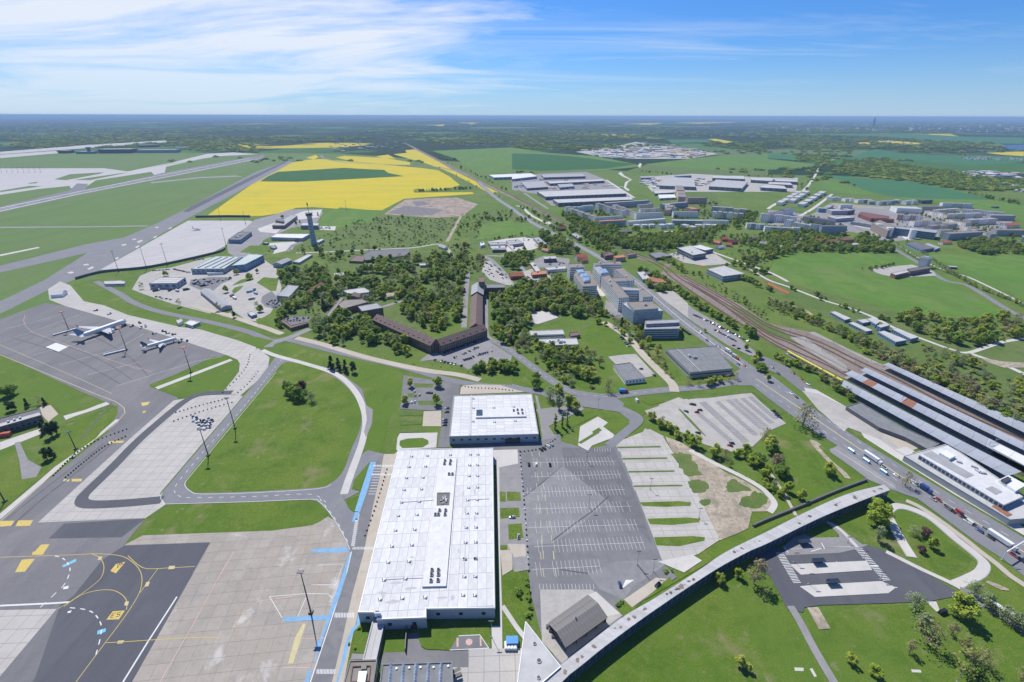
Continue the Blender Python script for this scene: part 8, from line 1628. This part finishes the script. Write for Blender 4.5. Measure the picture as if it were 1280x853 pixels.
row('D:640,665 700,710 760,750 880,800 980,840',34,'w',5,7,'in the avenue, left row',1);row('D:690,650 760,700 860,770 960,830',34,'w',5,7,'in the avenue, middle row',1);row('H:880,-10 1000,60 1120,110 1290,180',34,'wg',5,7,'in the avenue towards the right edge',1.5);row('D:480,795 530,785 620,770',9,'dg',5,7,'behind the brick building',3)
wood('h:0,240 240,260 420,300 560,340 700,380 900,420 1000,480 760,470 500,390 240,330',90,'g',4,7,'between the slab blocks',12);wood('g:100,250 400,290 400,330 100,300',20,'go',3,6,'by the cube villas',8);row('D:80,440 180,380 230,330 265,270 340,235',60,'dgo',6,11,'along the country lane at the warehouses',9);row('D:440,372 540,395 640,420',44,'d',7,12,'in the hedge of the wheat field',6)
row('D:950,400 1050,425 1280,470',60,'dgo',8,13,'along the foot of the wooded slope',10);row('B:790,400 900,395 1080,385',50,'do',7,11,'in the hedge of the yellow field',6);row('B:860,250 960,300 1100,370 1220,425',40,'og',5,9,'beside the far main road',6);row('B:880,205 1000,270 1160,345 1260,390',60,'do',6,10,'along the far railway',8);row('C:50,480 160,540 300,610',20,'dg',6,10,'beside the railway at the warehouses',5);row('C:660,300 900,320 1280,325',60,'do',6,9,'on the edge of the heath',12)
row('L:485,400 490,480',3,'g',1.2,2,'beside the blue footway',1,1);row('n:150,600 165,620',3,'d',2,3.5,'on the court lawn',1.5,1);row('n:190,540 200,690',6,'d',1.5,2.5,'at the edge of the main car park',.6,1);row('N:770,105 800,95',2,'d',1.5,2,'at the stone terrace',.5,1);row('N:525,270 550,255',3,'d',1.5,2,'below the car park',.5,1)
for y0,x0,x1 in((362,640,890),(450,680,935),(548,715,955)):row(f'M:{x0},{y0} {x1},{y0-4}',22,'gd',.8,1.8,f'in the {"far" if y0 < 400 else "middle" if y0 < 500 else "near"} grass bay',1.4,1)
wood('e:40,330 640,300 640,480 700,500 860,470 1000,440 1040,520 700,560 380,540 100,400',120,'gdg',5,9,'between the blocks of the left estate',9,.4);wood('f:0,420 60,620 500,640 700,600 700,420 560,400 380,330 200,400',130,'gdgo',5,10,'between the blocks of the middle estate',9,.3);wood('g:0,480 200,400 420,330 800,440 760,540 400,540 100,500',90,'gdg',5,9,'between the blocks of the curved estate',10,.4)
wood('h:0,300 500,260 1000,330 1180,400 1280,560 900,600 400,560 0,420',160,'gdgo',5,9,'between the slab blocks',10,.3);wood('G:900,70 1060,60 1280,200 1280,250 1120,170 960,110',60,'gow',3,8,'on the bank below the running track',8,.7);wood('H:0,130 120,170 300,250 480,330 600,400 560,420 380,330 200,260 0,190',110,'gowd',4,9,'on the bank above the sidings',7,.6)
wood('C:60,470 260,570 460,680 600,750 520,760 300,650 120,560 20,500',60,'gdo',6,12,'between the far main road and the railway',9,.3);wood('G:620,60 760,110 840,130 740,20 640,0',30,'gd',7,12,'behind the orange tiled house',8);row('G:600,290 700,400 760,470',12,'og',5,8,'between lane and stepped office block',4);wood('G:650,200 700,350 760,380 640,390 600,320 520,260 440,200 420,230',40,'go',6,11,'beside the office lane',8,.4)
wood('c:880,130 1000,180 1140,290 1280,380 1280,330 1100,200 960,120',50,'dgd',7,13,'along the far railway side of the road',8);wood('F:0,0 100,40 40,160 0,200 E:1200,40 1280,0',24,'gdo',6,10,'beside the sandy court',9,.3);wood('F:700,450 900,440 1100,500 1080,520 900,480',12,'g',2,4,'on the verge of the old concrete road',8,1);wood('B:200,700 480,690 700,690 540,710 460,750 380,760',40,'gdo',6,11,'along the village lane',8,.3)
wood('C:740,700 860,690 700,650 560,560 400,500 640,600',40,'gd',8,13,'in front of the works building',9,.2);wood('C:1000,760 1100,790 1280,720 D:60,640 0,600 C:1150,660',70,'gdow',6,11,'in the gardens behind the pale blue depot',9,.4)
wood('M:880,50 1000,140 1240,275 O:20,330 100,320 -40,240 M:1000,130 860,60',26,'gow',3,7,'between dirt ground and gravel car park',5,.7);wood('G:60,430 120,460 200,520 300,590 420,610 470,560 400,480 300,460 200,420',30,'gow',5,11,'on the meadow along the curved street',7,.4);wood('G:660,390 740,385 850,520 820,535 740,500',22,'og',4,9,'on the plot left of the dark-roofed hall',5.5,.5);wood('F:1150,350 1280,430 G:100,500 200,560 60,470 0,440',16,'gd',5,9,'along the curved street',7,.5)
# ---- nearest ones are things, the rest of a kind one mass
def cap(L_,n):L_.sort(key=lambda q:-q[2]/q[0].length);return L_[:n],L_[n:]
near,rest=cap(TREES,296);bnear,brest=cap(BUSH,150)
for p,k,h,lb,gp in near:
 z=zat(p.x,p.y);rt=empty(KIND[k][0],(p.x,p.y,z),rng.uniform(0,6.28));s_=rng.uniform(.9,1.15);rt.scale=(h*s_,h*s_,h);tag(rt,lb,'tree',gp if gp else None)
 put('trunk',TM[k][int(rng.integers(2))],rt);cr=put('crown',CM[k][int(rng.integers(len(CM[k])))],rt)
for p,k,h,lb,gp in bnear:tag(put('bush',BM[k][int(rng.integers(2))],None,(p.x,p.y,zat(p.x,p.y)),rng.uniform(0,6.28),(h*rng.uniform(.9,1.4),)*2 +(h,)),lb,'bush',gp)
def mass(name,label,items,mesh,cat='trees'):
 """many alike plants as one object: points carrying a size, each with a crown set on it"""
 if not items:return
 src=next((o for o in bpy.data.objects if o.data is mesh),None)
 if src is None:return
 me=bpy.data.meshes.new(name);me.from_pydata([i[0]for i in items],[],[]);at=me.attributes.new('size','FLOAT_VECTOR','POINT');at.data.foreach_set('vector',np.array([i[1]for i in items],dtype=np.float32).ravel())
 o=put(name,me);tag(o,label,cat,None,'stuff');ng=bpy.data.node_groups.new(name,'GeometryNodeTree');ng.interface.new_socket('Geometry',in_out='INPUT',socket_type='NodeSocketGeometry');ng.interface.new_socket('Geometry',in_out='OUTPUT',socket_type='NodeSocketGeometry')
 N=ng.nodes.new;L_=ng.links.new;gi,go,ip,oi,na,rv=N('NodeGroupInput'),N('NodeGroupOutput'),N('GeometryNodeInstanceOnPoints'),N('GeometryNodeObjectInfo'),N('GeometryNodeInputNamedAttribute'),N('FunctionNodeRandomValue')
 oi.inputs['Object'].default_value=src;oi.inputs['As Instance'].default_value=True;na.data_type='FLOAT_VECTOR';na.inputs['Name'].default_value='size';rv.data_type='FLOAT_VECTOR';rv.inputs[1].default_value=(0,0,6.28);rv.inputs[0].default_value=(0,0,0)
 L_(gi.outputs[0],ip.inputs['Points']);L_(oi.outputs['Geometry'],ip.inputs['Instance']);L_(na.outputs[0],ip.inputs['Scale']);L_(rv.outputs[0],ip.inputs['Rotation']);L_(ip.outputs[0],go.inputs[0]);o.modifiers.new('plants','NODES').node_group=ng
def present(k):return[m_ for m_ in CM[k]if m_.users>1]or[m_ for m_ in CM[k]if m_.users]
def used(m_):return any(o.data is m_ for o in bpy.data.objects if o.type=='MESH')
for k in KIND:
 ms=[m_ for m_ in CM[k]if used(m_)]
 for i,m_ in enumerate(ms):mass('woodland',f'{WORD[k]} trees of the woods, gardens and belts farther off',[((p.x,p.y,0),(h*1.08,h*1.08,h))for p,kk,h,*_ in rest if kk==k][i::len(ms)],m_)
for k in 'gdow':
 ms=[m_ for m_ in BM[k]if used(m_)]
 for i,m_ in enumerate(ms):mass('scrub',f'{WORD[k]} bushes scattered over heath and sidings',[((p.x,p.y,0),(h*1.3,h*1.3,h))for p,kk,h,*_ in brest if kk==k][i::len(ms)],m_,'bushes')
# far woods: clumps of forest by a patchy map, in the open country to the horizon
fw_={'d':[],'g':[]}
SLOPE=PX('D:380,245 560,235 740,280 900,295 1100,330 1280,345 1280,440 1100,425 900,385 740,350 480,325 340,300');BELT=PX('A:840,150 1280,150 1280,205 900,190');BELT2=PX('C:0,160 640,165 1280,170 1280,205 900,165 330,190 0,192');BELT3=PX('D:130,215 340,215 260,260 150,235')
for _ in range(60000):
 if len(fw_['d'])+len(fw_['g'])>11500:break
 y=148.5 +90 *rng.random()**1.7;x=rng.uniform(-15,1295);p=G(x,y)
 if y>205 and(x<640 or x>1000 and y>245)and not inside(SLOPE,x,y):continue
 if not free(p.x,p.y):continue
 inb=inside(SLOPE,x,y)or inside(BELT,x,y)or inside(BELT2,x,y)or inside(BELT3,x,y)
 nz=mnoise.fractal(Vector((p.x*.00042 +3,p.y*.00042,0)),1.0,2.1,5)
 if not inb and(nz<.04 or(y>186 and rng.random()<.85)):continue
 d=p.length;s_=(9 +d*.0055)*rng.uniform(.7,1.4);h=min(20,8 +d*.0012)*rng.uniform(.8,1.2)
 fw_['d' if rng.random()<.72 else 'g'].append(((p.x,p.y,-h*.12),(s_,s_,h)))
for k in 'dg':mass('far_woods',f'{WORD[k]} mass of far woods stretching to the horizon',fw_[k],next(m_ for m_ in BM[k]if used(m_)),'woods')
# ------------------------------------------------------------------ the air
hm,nt,b_=new_mat('haze_air');nt.nodes.remove(b_)
pv=nt.nodes.new('ShaderNodeVolumePrincipled');pv.inputs['Color'].default_value=(.47,.70,1.0,1);pv.inputs['Density'].default_value=4.8e-5;pv.inputs['Anisotropy'].default_value=0.0
nt.links.new(pv.outputs[0],nt.nodes['Material Output'].inputs['Volume'])
mb=MB();mb.box((0,FAR/2 -1500,-1.5),(FAR*2 +600,FAR+3400,250));tag(mb.build('haze','haze_air',None),'pale blue haze over the whole countryside','haze',None,'stuff')
flush_marks()
